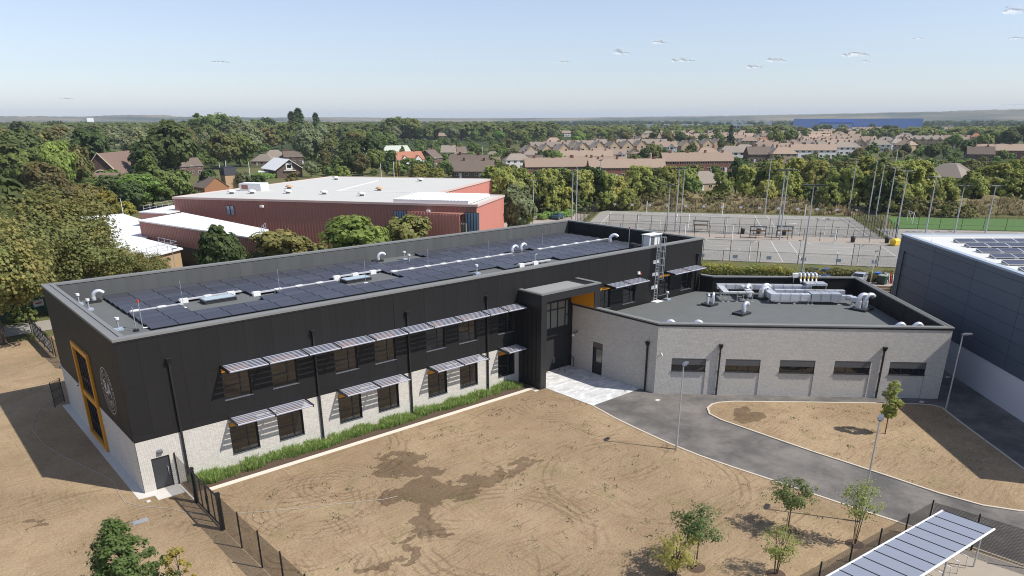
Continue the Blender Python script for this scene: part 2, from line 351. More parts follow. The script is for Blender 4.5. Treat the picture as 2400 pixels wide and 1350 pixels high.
def ribbon(name, pts, w_, z0, z1, m, closed=False):
    """a kerb made of single stones laid end to end"""
    b = MB(); pts = [Vector((p[0], p[1])) for p in pts]
    if closed: pts.append(pts[0])
    n = len(pts); off = []
    for i in range(n):
        if closed and i in (0, n-1): d = (pts[1]-pts[0]).normalized()+(pts[-1]-pts[-2]).normalized()
        else: d = pts[min(i+1, n-1)]-pts[max(i-1, 0)]
        d = d.normalized(); off.append(Vector((-d.y, d.x))*w_/2)
    for i in range(n-1):
        a, c, oa, oc = pts[i], pts[i+1], off[i], off[i+1]
        b.prism([a-oa, c-oc, c+oc, a+oa], z0, z1)
    o = b.build(name, m); o['kind'] = 'structure'; return o
ribbon('kerb', isl_top+isl_bot, .16, 0, .075, MT['kerb'], True)
ribbon('kerb', ROAD_EDGE, .16, -.02, .035, MT['kerb'])
# entrance paving laid in separate slabs
pav = flat('entrance_paving', [(33.36, -3.0), (33.38, -8.78), (39.7, -8.78), (39.7, .32), (36.5, .32), (36.5, -.02), (33.36, -.02)], 0.012, mat('sand_joint', (.40, .385, .36), .95))
sm = None; rr = random.Random(3)
y = -8.76; row = 0
while y < .25:
    x = 33.4-(row % 2)*.33
    while x < 39.68:
        x0, x1 = max(x, 33.4), min(x+.66, 39.69); y1 = min(y+.332, .3)
        if x1-x0 > .06 and not (y1 > -.02 and x0 < 36.5):
            if sm is None: sm = MB().box((0, 0, 0), (1, 1, 1)).build('paving_slab', MT['slab'], pav); s_ = sm
            else: s_ = sm.copy(); COL.objects.link(s_)
            s_.location = (x0+.006, y+.006, .013); s_.scale = (x1-x0-.012, y1-y-.012, .012+rr.random()*.004)
        x += .66
    y += .332; row += 1
flat('concrete_path', [(-.56, 21.35), (-.53, -.56), (.41, -.72), (.41, -1.48), (2.05, -1.52), (2.05, -.01), (0.0, -.01), (0.0, 21.35)], 0.03, MT['conc'], th=.05)
flat('edging_path', [(3.3, -2.43), (32.66, -2.43), (32.66, -1.98), (3.3, -1.98)], 0.03, mat('cream_edging', (.66, .60, .50), .9, var=.1, scale=2), th=.05)
flat('planting_bed', [(2.35, -1.98), (32.62, -1.98), (32.62, -.005), (2.35, -.005)], 0.02, MT['soil'])
tag(MB().box((-.23, -1.36, 0), (.0, -1.1, .04)).build('drain_cover', MT['conc']), 'small pale drain cover in the earth beside the door step', 'drain cover')

# courts frame
CO, E1, E2 = (97.0, 24.6), (.574, -.819), (.819, .574)
def ct(a, b, z=0.0): return (CO[0]+E1[0]*a+E2[0]*b, CO[1]+E1[1]*a+E2[1]*b, z)
def ctp(pts): return [ct(a, b)[:2] for a, b in pts]
MT['court'] = mat('court_tarmac', (.272, .257, .228), .95, var=.10, scale=.15, dscale=2)
MT['walk'] = mat('pinkish_path', (.36, .305, .25), .95, var=.1, scale=.5)
MT['line'] = mat('white_line', (.7, .7, .68), .9, var=.1, scale=2)
MT['turf'] = mat('artificial_turf', (.075, .155, .032), .95, var=.12, scale=.2, stretch=(1, 1, 1), dscale=3)
flat('sports_court', ctp([(-26, 1.5), (75, 1.5), (75, 27), (-26, 27)]), 0.0, MT['court'])
flat('walkway', ctp([(-26, 27), (60, 27), (60, 33.5), (-26, 33.5)]), 0.004, MT['walk'])
flat('sports_court', ctp([(-26, 33.5), (36, 33.5), (36, 70), (-26, 70)]), 0.0, MT['court'])
flat('sports_court', ctp([(37.5, 33.5), (130, 33.5), (130, 54), (37.5, 50)]), 0.002, MT['court'])
flat('turf_pitch', ctp([(42, 51.2), (150, 57), (150, 79), (45, 72.5)]), 0.008, MT['turf'])
flat('car_park', ctp([(-75, 20), (-28, 20), (-28, 62), (-75, 62)]), 0.0, MT['walk'])
def lines(b, segs, w_=.09):
    for (a0, b0, a1, b1) in segs:
        d = Vector((a1-a0, b1-b0)).normalized(); n = Vector((-d.y, d.x))*w_/2
        b.add([ct(a0+n.x, b0+n.y, .01), ct(a1+n.x, b1+n.y, .01), ct(a1-n.x, b1-n.y, .01), ct(a0-n.x, b0-n.y, .01)], [(0, 1, 2, 3)])
def arc(b, a0, b0, r, t0, t1, n=18):
    for i in range(n):
        u, v = t0+(t1-t0)*i/n, t0+(t1-t0)*(i+1)/n
        lines(b, [(a0+r*math.cos(u), b0+r*math.sin(u), a0+r*math.cos(v), b0+r*math.sin(v))])
b = MB()
for a0 in (-23.5, -5.2, 13.4+3.4-.0, 35.2):
    pass
for a0, a1 in ((-22, -5), (-1.9, 13.4), (16.8, 33.4), (36.8, 53)):
    lines(b, [(a0, 2.6, a0, 25.4), (a1, 2.6, a1, 25.4), (a0, 25.4, a1, 25.4), (a0, 10.2, a1, 10.2), (a0, 17.8, a1, 17.8), (a0, 2.6, a1, 2.6)])
    arc(b, (a0+a1)/2, 25.4, 4.9, math.pi, 2*math.pi); arc(b, (a0+a1)/2, 14, 1.2, 0, 2*math.pi, 14)
for a0, a1 in ((-23, -6), (-3, 13), (16, 33.5)):
    lines(b, [(a0, 37, a0, 68), (a1, 37, a1, 68), (a0, 68, a1, 68), (a0, 37, a1, 37), (a0, 47, a1, 47), (a0, 58, a1, 58)])
    arc(b, (a0+a1)/2, 68, 4.9, math.pi, 2*math.pi); arc(b, (a0+a1)/2, 37, 4.9, 0, math.pi)
lines(b, [(40, 40, 120, 44), (48, 36, 48, 50), (66, 36, 66, 51)])
for i in range(len(b.v)): pass
o = b.build('court_lines', MT['line']); o['kind'] = 'structure'
for p in o.data.polygons:
    pass
# ------------------------------------------------------------------ school building (two storeys)
L_, W_, H_, ZB, DECK = 60.35, 21.1, 10.45, 3.6, 8.8
school = thing('school_building', 'long two-storey school block with black cladding above pale brick', 'school building', (0, 0, 0))
WIN = [6.0, 9.43, 14.33, 17.76, 22.6, 25.95, 30.27]; WW = 1.96
b = MB()
b.box((.25, .25, 0), (L_-.25, W_-.25, DECK-.03)); b.build('wall', MT['core'], school)
b = MB().box((.7, .5, DECK-.03), (L_-.45, W_-.45, DECK)); b.build('roof', MT['membrane'], school)
low_ops = [(x, x+WW, .97, 3.32) for x in WIN]+[(.76, 1.88, .03, 2.24), (33.45, 39.7, 0, 3.6)]
up_ops = [(x, x+WW, 5.0, 7.3) for x in WIN]
far_up = [(43.2, 45.15, 5.0, 7.3), (47.05, 49.0, 5.0, 7.3), (52.95, 54.9, 5.0, 7.3), (56.85, 58.8, 5.0, 7.3)]
ww_ops = [(8.55, 13.35, .1, 7.45)]
def cells(ub, zb, ops):
    us = sorted(set(list(ub)+[q for o in ops for q in o[:2]])); out = []
    for z0, z1 in zip(zb[:-1], zb[1:]):
        for u0, u1 in zip(ub[:-1], ub[1:]):
            rects = [(u0, u1, z0, z1)]
            for (a, c, e, f) in ops:
                nr = []
                for (p, q, r, s) in rects:
                    if c <= p or a >= q or f <= r or e >= s: nr.append((p, q, r, s)); continue
                    if p < a: nr.append((p, a, r, s))
                    if c < q: nr.append((c, q, r, s))
                    m0, m1 = max(p, a), min(q, c)
                    if r < e: nr.append((m0, m1, r, e))
                    if f < s: nr.append((m0, m1, f, s))
                rects = nr
            out += [r for r in rects if r[1]-r[0] > .03 and r[3]-r[2] > .03]
    return out
unit = {}
def piece(name, m, parent, lo, hi):
    """one cladding piece / panel: a shared unit box with slightly chamfered face is scaled to size"""
    key = (name, m.name)
    if key not in unit:
        o = MB().box((0, 0, 0), (1, 1, 1)).build(name, m, parent); unit[key] = o
    else:
        o = unit[key].copy(); COL.objects.link(o)
        o.parent = parent; o.matrix_parent_inverse = unit[key].matrix_parent_inverse.copy() if parent.type == 'EMPTY' else Matrix.Identity(4)
    o.location = lo; o.scale = [h-l for h, l in zip(hi, lo)]; return o
G = .0035
rp = random.Random(11)
ub = list(np.linspace(0, L_, 50)); zb = [ZB, 4.05, 7.27, 10.3]
for (u0, u1, z0, z1) in cells(ub, zb, up_ops+far_up+[(33.45, 39.5, 3.6, 7.95)]):
    j = rp.random()*.006
    piece('cladding_panel', MT['clad'], school, (u0+G, -j, z0+(G if z0 > ZB+.01 else 0)), (u1-G, .24, z1-G))
for (u0, u1, z0, z1) in cells(list(np.linspace(0, W_, 18)), zb, ww_ops):
    j = rp.random()*.006
    piece('cladding_panel', MT['clad'], school, (-j, (u0 if u0 > .01 else .242)+G, z0+(G if z0 > ZB+.01 else 0)), (.24, u1-G, z1-G))
MB().box((L_-.24, .25, 0), (L_, W_, 10.3)).box((.25, W_-.24, 0), (L_-.24, W_, 10.3)).build('rear_wall', MT['cladbrown'], school)
# parapet: inner lining sheets, copings
for u0, u1 in zip(ub[:-1], ub[1:]):
    piece('parapet_lining', MT['upstand'], school, (u0+G if u0 > .7 else .75, W_-.46, DECK), (u1-G if u1 < L_-.5 else L_-.46, W_-.245, 10.25))
for u0, u1 in zip(np.linspace(.5, W_-.5, 17)[:-1], np.linspace(.5, W_-.5, 17)[1:]):
    piece('parapet_lining', MT['clad'], school, (L_-.46, u0+G, DECK), (L_-.25, u1-G, 10.25))
MB().box((.25, .25, DECK), (.72, W_-.25, 10.2)).box((.72, .25, DECK), (L_-.25, .5, 10.2)).build('parapet', MT['upstand'], school)
b = MB()
b.box((-.07, -.07, 10.30), (L_+.07, .56, 10.45)); b.box((-.07, W_-.5, 10.30), (L_+.07, W_+.07, 10.45)); b.box((L_-.5, .56, 10.30), (L_+.07, W_-.5, 10.45))
b.box((-.07, .56, 10.30), (.22, W_-.5, 10.45)); b.box((.22, .56, 10.30), (.48, W_-.5, 10.40)); b.box((.48, .56, 10.30), (.76, W_-.5, 10.46))
b.build('coping', MT['coping'], school)
b = MB(); b.box((-.035, -.035, 10.2), (L_, .0, 10.3)); b.box((-.035, 0, 10.2), (0, W_, 10.3)); b.build('fascia', MT['black'], school)

def wall_bricks(name, parent, o, ex, ey, ulen, z0, z1, ops, singles=0, cam_near=None):
    """stretcher-bond brick face: mortar bed plus every brick as its own block"""
    bed = MB()
    for (u0, u1, a, c) in cells([.012, ulen-.012], [z0, z1], ops): bed.obox(o, ex, ey, (u0, .008, a), (u1, .24, c))
    bed.build('mortar_bed', MT['mortar'], parent)
    bl, bh, jt = .215, .065, .010; items = []; k = 0; z = z0+.004
    while z+bh <= z1+.02:
        zc = min(z+bh, z1); segs = [(0, ulen)]
        for (a, c, e, f) in ops:
            if e < zc-.005 and f > z+.005:
                ns = []
                for p, q in segs:
                    if c <= p or a >= q: ns.append((p, q)); continue
                    if a > p: ns.append((p, a))
                    if c < q: ns.append((c, q))
                segs = ns
        off = (k % 2)*.1125
        for p, q in segs:
            i0 = math.floor((p-off)/.225); u = off+i0*.225
            while u < q:
                s, e = max(u, p), min(u+bl, q)
                if e-s > .03: items.append((s, e, z, zc))
                u += .225
        z += bh+jt; k += 1
    it = np.array(items); rs = np.random.RandomState(5)
    if singles:
        d = np.abs(it[:, 0]-cam_near); idx = np.argsort(d, kind='stable')[:singles]
        proto = None
        for i in idx:
            s, e, za, zc = it[i]
            if proto is None:
                proto = MB().box((0, 0, 0), (1, 1, 1)).build('brick', MT['brick1'], parent); q = proto
            else:
                q = proto.copy(); COL.objects.link(q); q.parent = parent; q.matrix_parent_inverse = proto.matrix_parent_inverse.copy()
            q.location = (o[0]+ex[0]*s, o[1]+ex[1]*s, za); q.rotation_euler = (0, 0, math.atan2(ex[1], ex[0])); q.scale = (e-s, .05, zc-za)
        it = np.delete(it, idx, 0)
    n = len(it); pr = rs.rand(n)*.004; ex_, ey_ = np.array(ex), np.array(ey)
    V = np.zeros((n, 8, 3))
    for c, (ui, vi, zi) in enumerate(((0, 0, 2), (1, 0, 2), (1, 0, 3), (0, 0, 3), (0, 1, 2), (1, 1, 2), (1, 1, 3), (0, 1, 3))):
        u = it[:, ui]; v = np.where(vi == 0, -pr, .03)
        V[:, c, 0] = o[0]+ex_[0]*u+ey_[0]*v; V[:, c, 1] = o[1]+ex_[1]*u+ey_[1]*v; V[:, c, 2] = it[:, zi]
    F = np.array([(0, 1, 2, 3), (1, 5, 6, 2), (4, 0, 3, 7), (3, 2, 6, 7), (4, 5, 1, 0)])
    Q = (F[None]+8*np.arange(n)[:, None, None]).reshape(-1, 4)
    ob = link(name, np_mesh(name, V.reshape(-1, 3), Q, [MT['brick']]), parent); ob['kind'] = 'stuff'; return ob
MT['brick1'] = mat('pale_brick_single', (.60, .57, .515), .85, var=.08, scale=1.2, objvar=.065)
wall_bricks('brickwork', school, (0, 0), (1, 0), (0, 1), 33.45, .0, ZB-.005, low_ops[:-1], 300, 0.9)
wall_bricks('brickwork', school, (0, W_), (0, -1), (1, 0), W_, .0, ZB-.005, [(W_-13.35, W_-8.55, .1, 3.6)])

def window(parent, o, ex, ey, u0, u1, z0, z1, head=.32, sill=True, glassm=None, mull=None, trans=None, depth=.2):
    """recessed window: window part with frame, pane, sill, coloured head panel as sub-parts"""
    fw = .06; b = MB()
    b.obox(o, ex, ey, (u0, -.012, z0), (u0+.03, depth, z1)).obox(o, ex, ey, (u1-.03, -.012, z0), (u1, depth, z1)).obox(o, ex, ey, (u0+.03, -.012, z1-.03), (u1-.03, depth, z1))
    w_ = b.build('window', MT['frame'], parent)
    b = MB(); zt = z1-.03-head; d0, d1 = depth-.09, depth-.02; m_ = mull if mull is not None else u0+(u1-u0)*.64; t_ = trans if trans is not None else z0+(zt-z0)*.47
    b.obox(o, ex, ey, (u0+.03, d0, z0), (u0+.03+fw, d1, zt)).obox(o, ex, ey, (u1-.03-fw, d0, z0), (u1-.03, d1, zt))
    b.obox(o, ex, ey, (u0+.03+fw, d0, z0), (u1-.03-fw, d1, z0+fw)).obox(o, ex, ey, (u0+.03+fw, d0, zt-fw), (u1-.03-fw, d1, zt))
    if m_: b.obox(o, ex, ey, (m_-.05, d0+.004, z0+fw), (m_+.05, d1-.004, zt-fw))
    if t_: b.obox(o, ex, ey, (u0+.03+fw, d0+.008, t_-.04), ((m_-.05) if m_ else u1-.03-fw, d1-.008, t_+.04))
    b.build('frame', MT['frame'], w_)
    MB().obox(o, ex, ey, (u0+.04, depth-.045, z0+.01), (u1-.04, depth-.035, zt-.01)).build('pane', glassm or MT['glass'], w_)
    if head: MB().obox(o, ex, ey, (u0+.03, d0-.03, zt), (u1-.03, depth, z1-.03)).build('head_panel', MT['orange'], w_)
    if sill: MB().obox(o, ex, ey, (u0-.02, -.05, z0-.045), (u1+.02, d0+.02, z0)).build('sill', MT['sill'], w_)
    return w_
for x in WIN:
    window(school, (0, 0), (1, 0), (0, 1), x, x+WW, .97, 3.32)
    window(school, (0, 0), (1, 0), (0, 1), x, x+WW, 5.0, 7.3)
for (a, c, e, f) in far_up: window(school, (0, 0), (1, 0), (0, 1), a, c, e, f)
# sun shades: bays of slats on black brackets
def shade_bay(x0, x1, zw, ends):
    b = MB()
    for xx in ends:
        b.add([(xx-.05, 0, zw+.07), (xx+.05, 0, zw+.07), (xx+.05, -1.47, zw-.04), (xx-.05, -1.47, zw-.04), (xx-.03, 0, zw-.17), (xx+.03, 0, zw-.17), (xx+.03, -1.47, zw-.22), (xx-.03, -1.47, zw-.22)],
              [(0, 1, 2, 3), (7, 6, 5, 4), (0, 4, 5, 1), (1, 5, 6, 2), (2, 6, 7, 3), (3, 7, 4, 0)])
    sh = b.build('sunshade', MT['black'], school)
    for k in range(6):
        yy = -.12-k*.245; zz = zw+.01+yy*.075; b = MB(); t = .03
        prof = [(yy+.114, zz-.032), (yy-.114, zz+.046), (yy-.114, zz-.004), (yy+.114, zz-.055)]
        if k == 5: prof = [(yy+.08, zz-.01), (yy-.06, zz+.03), (yy-.12, zz-.01), (yy-.10, zz-.07), (yy+.08, zz-.05)]
        n = len(prof)
        b.add([(x0+.055, p, q) for p, q in prof]+[(x1-.055, p, q) for p, q in prof], [tuple(range(n)), tuple(range(2*n-1, n-1, -1))]+[(i, n+i, n+(i+1) % n, (i+1) % n) for i in range(n)])
        b.build('slat', MT['alu'], sh)
def shades(xs, zw):
    for i, (a, c) in enumerate(zip(xs[:-1], xs[1:])): shade_bay(a, c, zw, [a]+([c] if i == len(xs)-2 else []))
shades([6.05, 8.81, 11.72, 14.25, 17.14, 20.06, 22.47, 25.33, 28.26, 30.31, 32.45], 7.47)
for xs in ([6.08, 8.79, 11.63], [14.36, 17.26, 20.03], [22.62, 25.4, 28.05], [30.33, 32.45]): shades(xs, 3.70)
shades([44.2, 46.64, 49.5], 7.47); shades([53.7, 56.47, 59.4], 7.52)
# downpipes with hopper heads
def downpipe(parent, o, ex, ey, u, ztop, zbot=0.0):
    b = MB(); b.obox(o, ex, ey, (u-.06, -.17, zbot), (u+.06, -.05, ztop-.15))
    for z in np.arange(zbot+.6, ztop-.6, 1.6): b.obox(o, ex, ey, (u-.08, -.18, z), (u+.08, -.001, z+.05))
    p = b.build('downpipe', MT['black'], parent)
    c = lambda u_, v_, z_: (o[0]+ex[0]*u_+ey[0]*v_, o[1]+ex[1]*u_+ey[1]*v_, z_)
    t, bt = .17, .09
    MB().add([c(u-t, -.34, ztop), c(u+t, -.34, ztop), c(u+t, -.002, ztop), c(u-t, -.002, ztop), c(u-bt, -.2, ztop-.36), c(u+bt, -.2, ztop-.36), c(u+bt, -.002, ztop-.36), c(u-bt, -.002, ztop-.36)],
             [(0, 1, 2, 3), (7, 6, 5, 4), (0, 4, 5, 1), (1, 5, 6, 2), (2, 6, 7, 3), (3, 7, 4, 0)]).build('hopper', MT['blackm'], p)
for u in (2.86, 12.79, 20.86, 29.0): downpipe(school, (0, 0), (1, 0), (0, 1), u, 8.72)
downpipe(school, (0, 0), (1, 0), (0, 1), 59.47, 8.8, 5)
# corner door with wall lamp
dr = MB().box((.80, .09, .03), (1.84, .14, 2.2)).build('door', mat('grey_steel_door', (.045, .047, .052), .45, var=.05), school)
MB().box((.76, .05, .03), (.80, .24, 2.24)).box((1.84, .05, .03), (1.88, .24, 2.24)).box((.80, .05, 2.2), (1.84, .24, 2.24)).build('door_frame', MT['frame'], dr)
MB().tube([(1.70, .09, .85), (1.70, .02, .88), (1.70, .02, 1.42), (1.70, .09, 1.45)], .018, 6).build('handle', MT['alu'], dr)
lf = MB().box((1.2, -.03, 2.48), (1.52, 0, 2.75)).build('wall_lamp', MT['frame'], school)
MB().add([(1.2, -.03, 2.74), (1.52, -.03, 2.74), (1.52, -.2, 2.68), (1.2, -.2, 2.68), (1.2, -.03, 2.5), (1.52, -.03, 2.5), (1.5, -.16, 2.52), (1.22, -.16, 2.52)],
         [(0, 3, 2, 1), (3, 7, 6, 2), (7, 4, 5, 6), (0, 4, 7, 3), (1, 2, 6, 5)]).build('lens', MT['sill'], lf)
# tall orange window on the end wall
o_, ex_, ey_ = (0, 0), (0, 1), (1, 0); b = MB()
for (a, c) in (((8.5, -.16, .05), (8.85, .25, 7.5)), ((13.05, -.16, .05), (13.4, .25, 7.5)), ((8.85, -.16, 7.14), (13.05, .25, 7.5)), ((8.85, -.16, .05), (13.05, .25, .32)), ((8.85, -.1, 3.3), (13.05, .25, 3.75))): b.obox(o_, ex_, ey_, a, c)
ow = b.build('tall_window', MT['orange'], school); ow['label'] = 'tall orange framed two-storey window'
b = MB()
for z0, z1 in ((.32, 3.3), (3.75, 7.14)):
    for u in (8.86, 9.5, 10.2, 10.9, 11.6, 12.3, 12.98): b.obox(o_, ex_, ey_, (u, .02, z0), (u+.07, .12, z1))
    b.obox(o_, ex_, ey_, (8.93, .03, z0), (12.98, .11, z0+.07)).obox(o_, ex_, ey_, (8.93, .03, z1-.07), (12.98, .11, z1)).obox(o_, ex_, ey_, (8.93, .035, z0+1.0), (12.98, .105, z0+1.07))
b.build('frame', MT['frame'], ow)
MB().obox(o_, ex_, ey_, (8.86, .075, .33), (13.04, .085, 7.13)).build('pane', MT['glass'], ow)
# wall cameras on the end wall
for y_, z_ in ((20.7, 3.62), (14.2, 3.75)):
    q = MB().box((-.25, y_-.07, z_), (0, y_+.07, z_+.13)).build('wall_camera', MT['white'], school); MB().tube([(-.17, y_, z_), (-.17, y_, z_-.1)], .06, 8).build('lens', MT['glass'], q)
# round emblem painted in raised white lines on the end wall
def strip(b, pts, w_, x0=-.012, closed=False):
    n = len(pts)
    for i in range(n if closed else n-1):
        p, q = Vector(pts[i]), Vector(pts[(i+1) % n]); d = (q-p).normalized(); m = Vector((-d.y, d.x))*w_/2
        b.add([(x0, *(p+m)), (x0, *(q+m)), (x0, *(q-m)), (x0, *(p-m))], [(0, 1, 2, 3)])
ey0, ez0 = 4.42, 5.95; b = MB()
circ = lambda r, a0=0, a1=2*math.pi, n=48, cy=ey0, cz=ez0: [(cy-r*math.cos(a0+(a1-a0)*i/n), cz+r*math.sin(a0+(a1-a0)*i/n)) for i in range(n+1)]
strip(b, circ(1.60), .05); strip(b, circ(1.12), .035)
for k in range(4):   # water lines under the letters
    r = [(ey0-(-.95+1.9*i/24), ez0-.62-.17*k+.10*math.sin(i/24*9+k*.7)) for i in range(25)]
    r = [q for q in r if math.hypot(q[0]-ey0, q[1]-ez0) < 1.05]; strip(b, r, .045)
strip(b, circ(.85, .35, 2.75, 20), .03); strip(b, circ(1.36, 3.5, 5.9, 24), .03)
em = b.build('emblem', mat('emblem_white', (.55, .53, .50), .7), school)
def text(name, body, size, M, m, parent, ext=.004, align='CENTER'):
    cu = bpy.data.curves.new(name, 'FONT'); cu.body = body; cu.size = size; cu.align_x = align; cu.align_y = 'CENTER'; cu.extrude = ext; cu.resolution_u = 3
    t = bpy.data.objects.new(name+'_t', cu); COL.objects.link(t); dg = bpy.context.evaluated_depsgraph_get()
    me = bpy.data.meshes.new_from_object(t.evaluated_get(dg)); bpy.data.objects.remove(t); me.name = name
    me.transform(M); me.materials.clear(); me.materials.append(m); return link(name, me, parent)
def face_M(o, right, up=(0, 0, 1)):
    r, u = Vector(right).normalized(), Vector(up).normalized(); n = r.cross(u)
    return Matrix(((r.x, u.x, n.x, o[0]), (r.y, u.y, n.y, o[1]), (r.z, u.z, n.z, o[2]), (0, 0, 0, 1)))
text('lettering', 'BA', 1.4, face_M((-.016, ey0, ez0+.10), (0, -1, 0)), em.data.materials[0], em)
for i, ch in enumerate('BEDFORD ACADEMY'):
    a = math.pi*(1.0-(i+.5)/15)*1.15-.23; u = Vector((0, math.cos(a), math.sin(a)))
    if ch != ' ': text('lettering', ch, .30, face_M((-.016, ey0-1.36*math.cos(a), ez0+1.36*math.sin(a)), (0, -math.sin(a), -math.cos(a)), (0, -math.cos(a), math.sin(a))), em.data.materials[0], em)

# entrance portal
WH_ = 6.42
PT = mat('black_portal_metal', (.021, .021, .022), .42, var=.06, scale=.5, spec=.5)
b = MB()
b.box((32.75, -2.97, 0), (33.42, 0, 7.95)).box((39.5, -2.97, WH_+.012), (40.25, 0, 7.95)).box((32.75, -2.97, 7.95), (40.25, 0, 8.62))
portal = b.build('entrance_portal', PT, school)
b = MB()
for yy in (-2.2, -1.65, -1.1, -.55): b.box((32.70, yy-.16, .6), (32.755, yy+.16, 7.3))
b.build('rib', MT['black'], portal)
MB().box((39.485, -2.9, WH_+.02), (39.5, 0, 7.94)).box((33.42, -2.9, 7.925), (39.485, -.02, 7.945)).build('orange_lining', MT['orange'], portal)
MB().box((33.42, -2.9, .05), (33.432, -.02, 7.92)).build('orange_edge', mat('copper_edge', (.28, .17, .08), .5), portal)
b = MB(); b.box((32.70, -3.02, 8.62), (40.3, -2.68, 8.74)).box((32.70, -2.68, 8.62), (33.1, 0, 8.74)).box((39.85, -2.68, 8.62), (40.3, 0, 8.74)); b.build('coping', MT['coping'], portal)
MB().box((33.1, -2.68, 8.62), (38.6, -.25, 8.69)).build('roof_sheet', mat('portal_roof', (.27, .275, .265), .7, var=.12, scale=1.5, stretch=(.4, 6, 1)), portal)
MB().box((38.6, -2.68, 8.62), (39.85, 0, 8.63)).build('roof_gutter', MT['black'], portal)
# glazed screen over the doors
b = MB(); b.box((33.44, -.02, 3.5), (39.48, .2, 4.25)).box((33.44, -.02, 6.85), (39.48, .2, 7.92)).box((39.15, -.02, 4.25), (39.48, .2, 6.85)); b.build('panel', MT['black'], portal)
b = MB()
for x in (33.44, 34.3, 35.15, 36.0, 36.75, 37.68, 38.68, 39.1): b.box((x, .0, 4.25), (x+.1, .14, 6.85))
b.box((33.54, .01, 6.04), (38.68, .13, 6.14)).box((33.54, .01, 4.25), (39.1, .13, 4.33)).box((33.54, .01, 6.77), (39.1, .13, 6.85)).box((38.78, .01, 5.3), (39.1, .13, 5.4))
b.build('frame', MT['frame'], portal)
MB().box((33.5, .06, 4.26), (39.14, .07, 6.84)).build('pane', MT['glass2'], portal)
# ground floor porch
b = MB(); b.box((33.45, .3, 0), (36.78, .5, 3.5)).box((39.84, .3, 0), (40.0, .5, 3.5)).box((36.78, .3, 3.06), (39.84, .5, 3.5)); b.build('porch_wall', MT['brick'], portal)
dd = MB()
for x in (36.8, 38.22, 39.1, 39.74): dd.box((x, .28, .02), (x+.09, .4, 3.05))
dd.box((36.89, .285, 2.98), (39.74, .39, 3.05)).box((36.89, .285, 2.14), (39.74, .39, 2.22)).box((36.89, .285, .02), (39.74, .39, .14)).box((37.5, .285, .14), (37.58, .39, 2.14))
ed = dd.build('entrance_door', MT['frame'], school)
MB().box((36.85, .335, .05), (39.8, .345, 3.03)).build('pane', MT['glass'], ed)
for x in (37.44, 37.66): MB().tube([(x, .3, .7), (x, .22, .74), (x, .22, 1.3), (x, .3, 1.34)], .02, 6).build('handle', MT['alu'], ed)
for x, yy in ((37.7, -1.15), (39.55, -.5)):
    g_ = tag(MB().tube([(x, yy, .02), (x, yy, .95), (x, yy+.12, 1.05), (x, yy+.68, 1.05), (x, yy+.8, .95), (x, yy+.8, .02)], .025, 8).tube([(x, yy, .85), (x, yy+.8, .85)], .02, 6).build('door_guard', MT['black']),
        'black hooped door guard '+('on the left by the sunlit entrance paving' if x < 38 else 'against the brick wall right of the doors'), 'guard rail', 'hooped guards at the entrance')

# ------------------------------------------------------------------ single-storey brick wing
wing = thing('brick_wing', 'single-storey grey brick wing with an angled front and slit windows', 'school wing', (39.7, -10.3, 0))
WP = [(39.7, -.02), (39.7, -10.3), (57.1, -27.6), (71.9, -12.6), (60.6, -1.6), (60.35, -.02)]
WH, WD = 6.42, 4.6
fx, fy = (.7096, -.7046), (.7046, .7096)     # along the front wall, and inwards
def inset(poly, d):
    n = len(poly); out = []
    for i in range(n):
        p0, p1, p2 = [Vector(poly[(i+k) % n]) for k in (-1, 0, 1)]
        a, c = (p1-p0).normalized(), (p2-p1).normalized(); na, nc = Vector((-a.y, a.x)), Vector((-c.y, c.x))
        den = 1+na.dot(nc); out.append(p1+(na+nc)*d/den)
    return [tuple(q) for q in out]
core = inset(WP, .24)
MB().prism(core, 0, WD-.02).build('wall', MT['core'], wing)
MB().prism(inset(WP, .3), WD-.02, WD).build('roof', MT['membrane'], wing)
inn = inset(WP, .42)
for i, m in ((0, 'upstand'), (1, 'upstand'), (2, 'clad'), (3, 'clad'), (4, 'clad')):
    j = (i+1) % 6; a, c = Vector(inn[i]), Vector(inn[j]); e, f = Vector(core[i]), Vector(core[j]); n = max(2, int((c-a).length/1.2))
    for k in range(n):
        p, q = a.lerp(c, (k+.01)/n), a.lerp(c, (k+.99)/n); r, s = e.lerp(f, (k+.01)/n), e.lerp(f, (k+.99)/n)
        MB().prism([p, q, s, r], WD, WH-.15).build('parapet_lining', MT[m], wing)
out_, in_ = inset(WP, -.06), inset(WP, .5)
b = MB()
for i in range(5):
    j = i+1; a, c, e, f = [Vector(q) for q in (out_[i], out_[j], in_[j], in_[i])]
    b.prism([a, c, e, f], WH-.12, WH)
    if i == 2:
        for t in (.35, .68): b.prism([a.lerp(f, t), c.lerp(e, t), c.lerp(e, t+.05), a.lerp(f, t+.05)], WH, WH+.03)
b.build('coping', MT['coping'], wing)
b = MB(); o2 = inset(WP, -.03)
for i in range(4): b.prism([o2[i], o2[i+1], WP[i+1], WP[i]], WH-.26, WH-.125)
b.build('fascia', MT['black'], wing)
b = MB()
for i in (2, 3, 4): b.prism([WP[i], WP[(i+1) % 6], core[(i+1) % 6], core[i]], 0, WH-.12)
b.build('side_wall', MT['cladbrown'], wing)
WWO = [(1.36+4.64*i, 4.32+4.66*i) for i in range(5)]
wops = [(a, c, 0, 3.25) for a, c in WWO]
flen = math.hypot(57.1-39.7, 27.6-10.3)
wall_bricks('brickwork', wing, (39.7, -10.3), fx, fy, flen, .0, WH-.13, wops)
wall_bricks('brickwork', wing, (39.7, -.02), (0, -1), (1, 0), 10.28, .0, WH-.13, [(2.8, 4.02, 0, 3.13)])
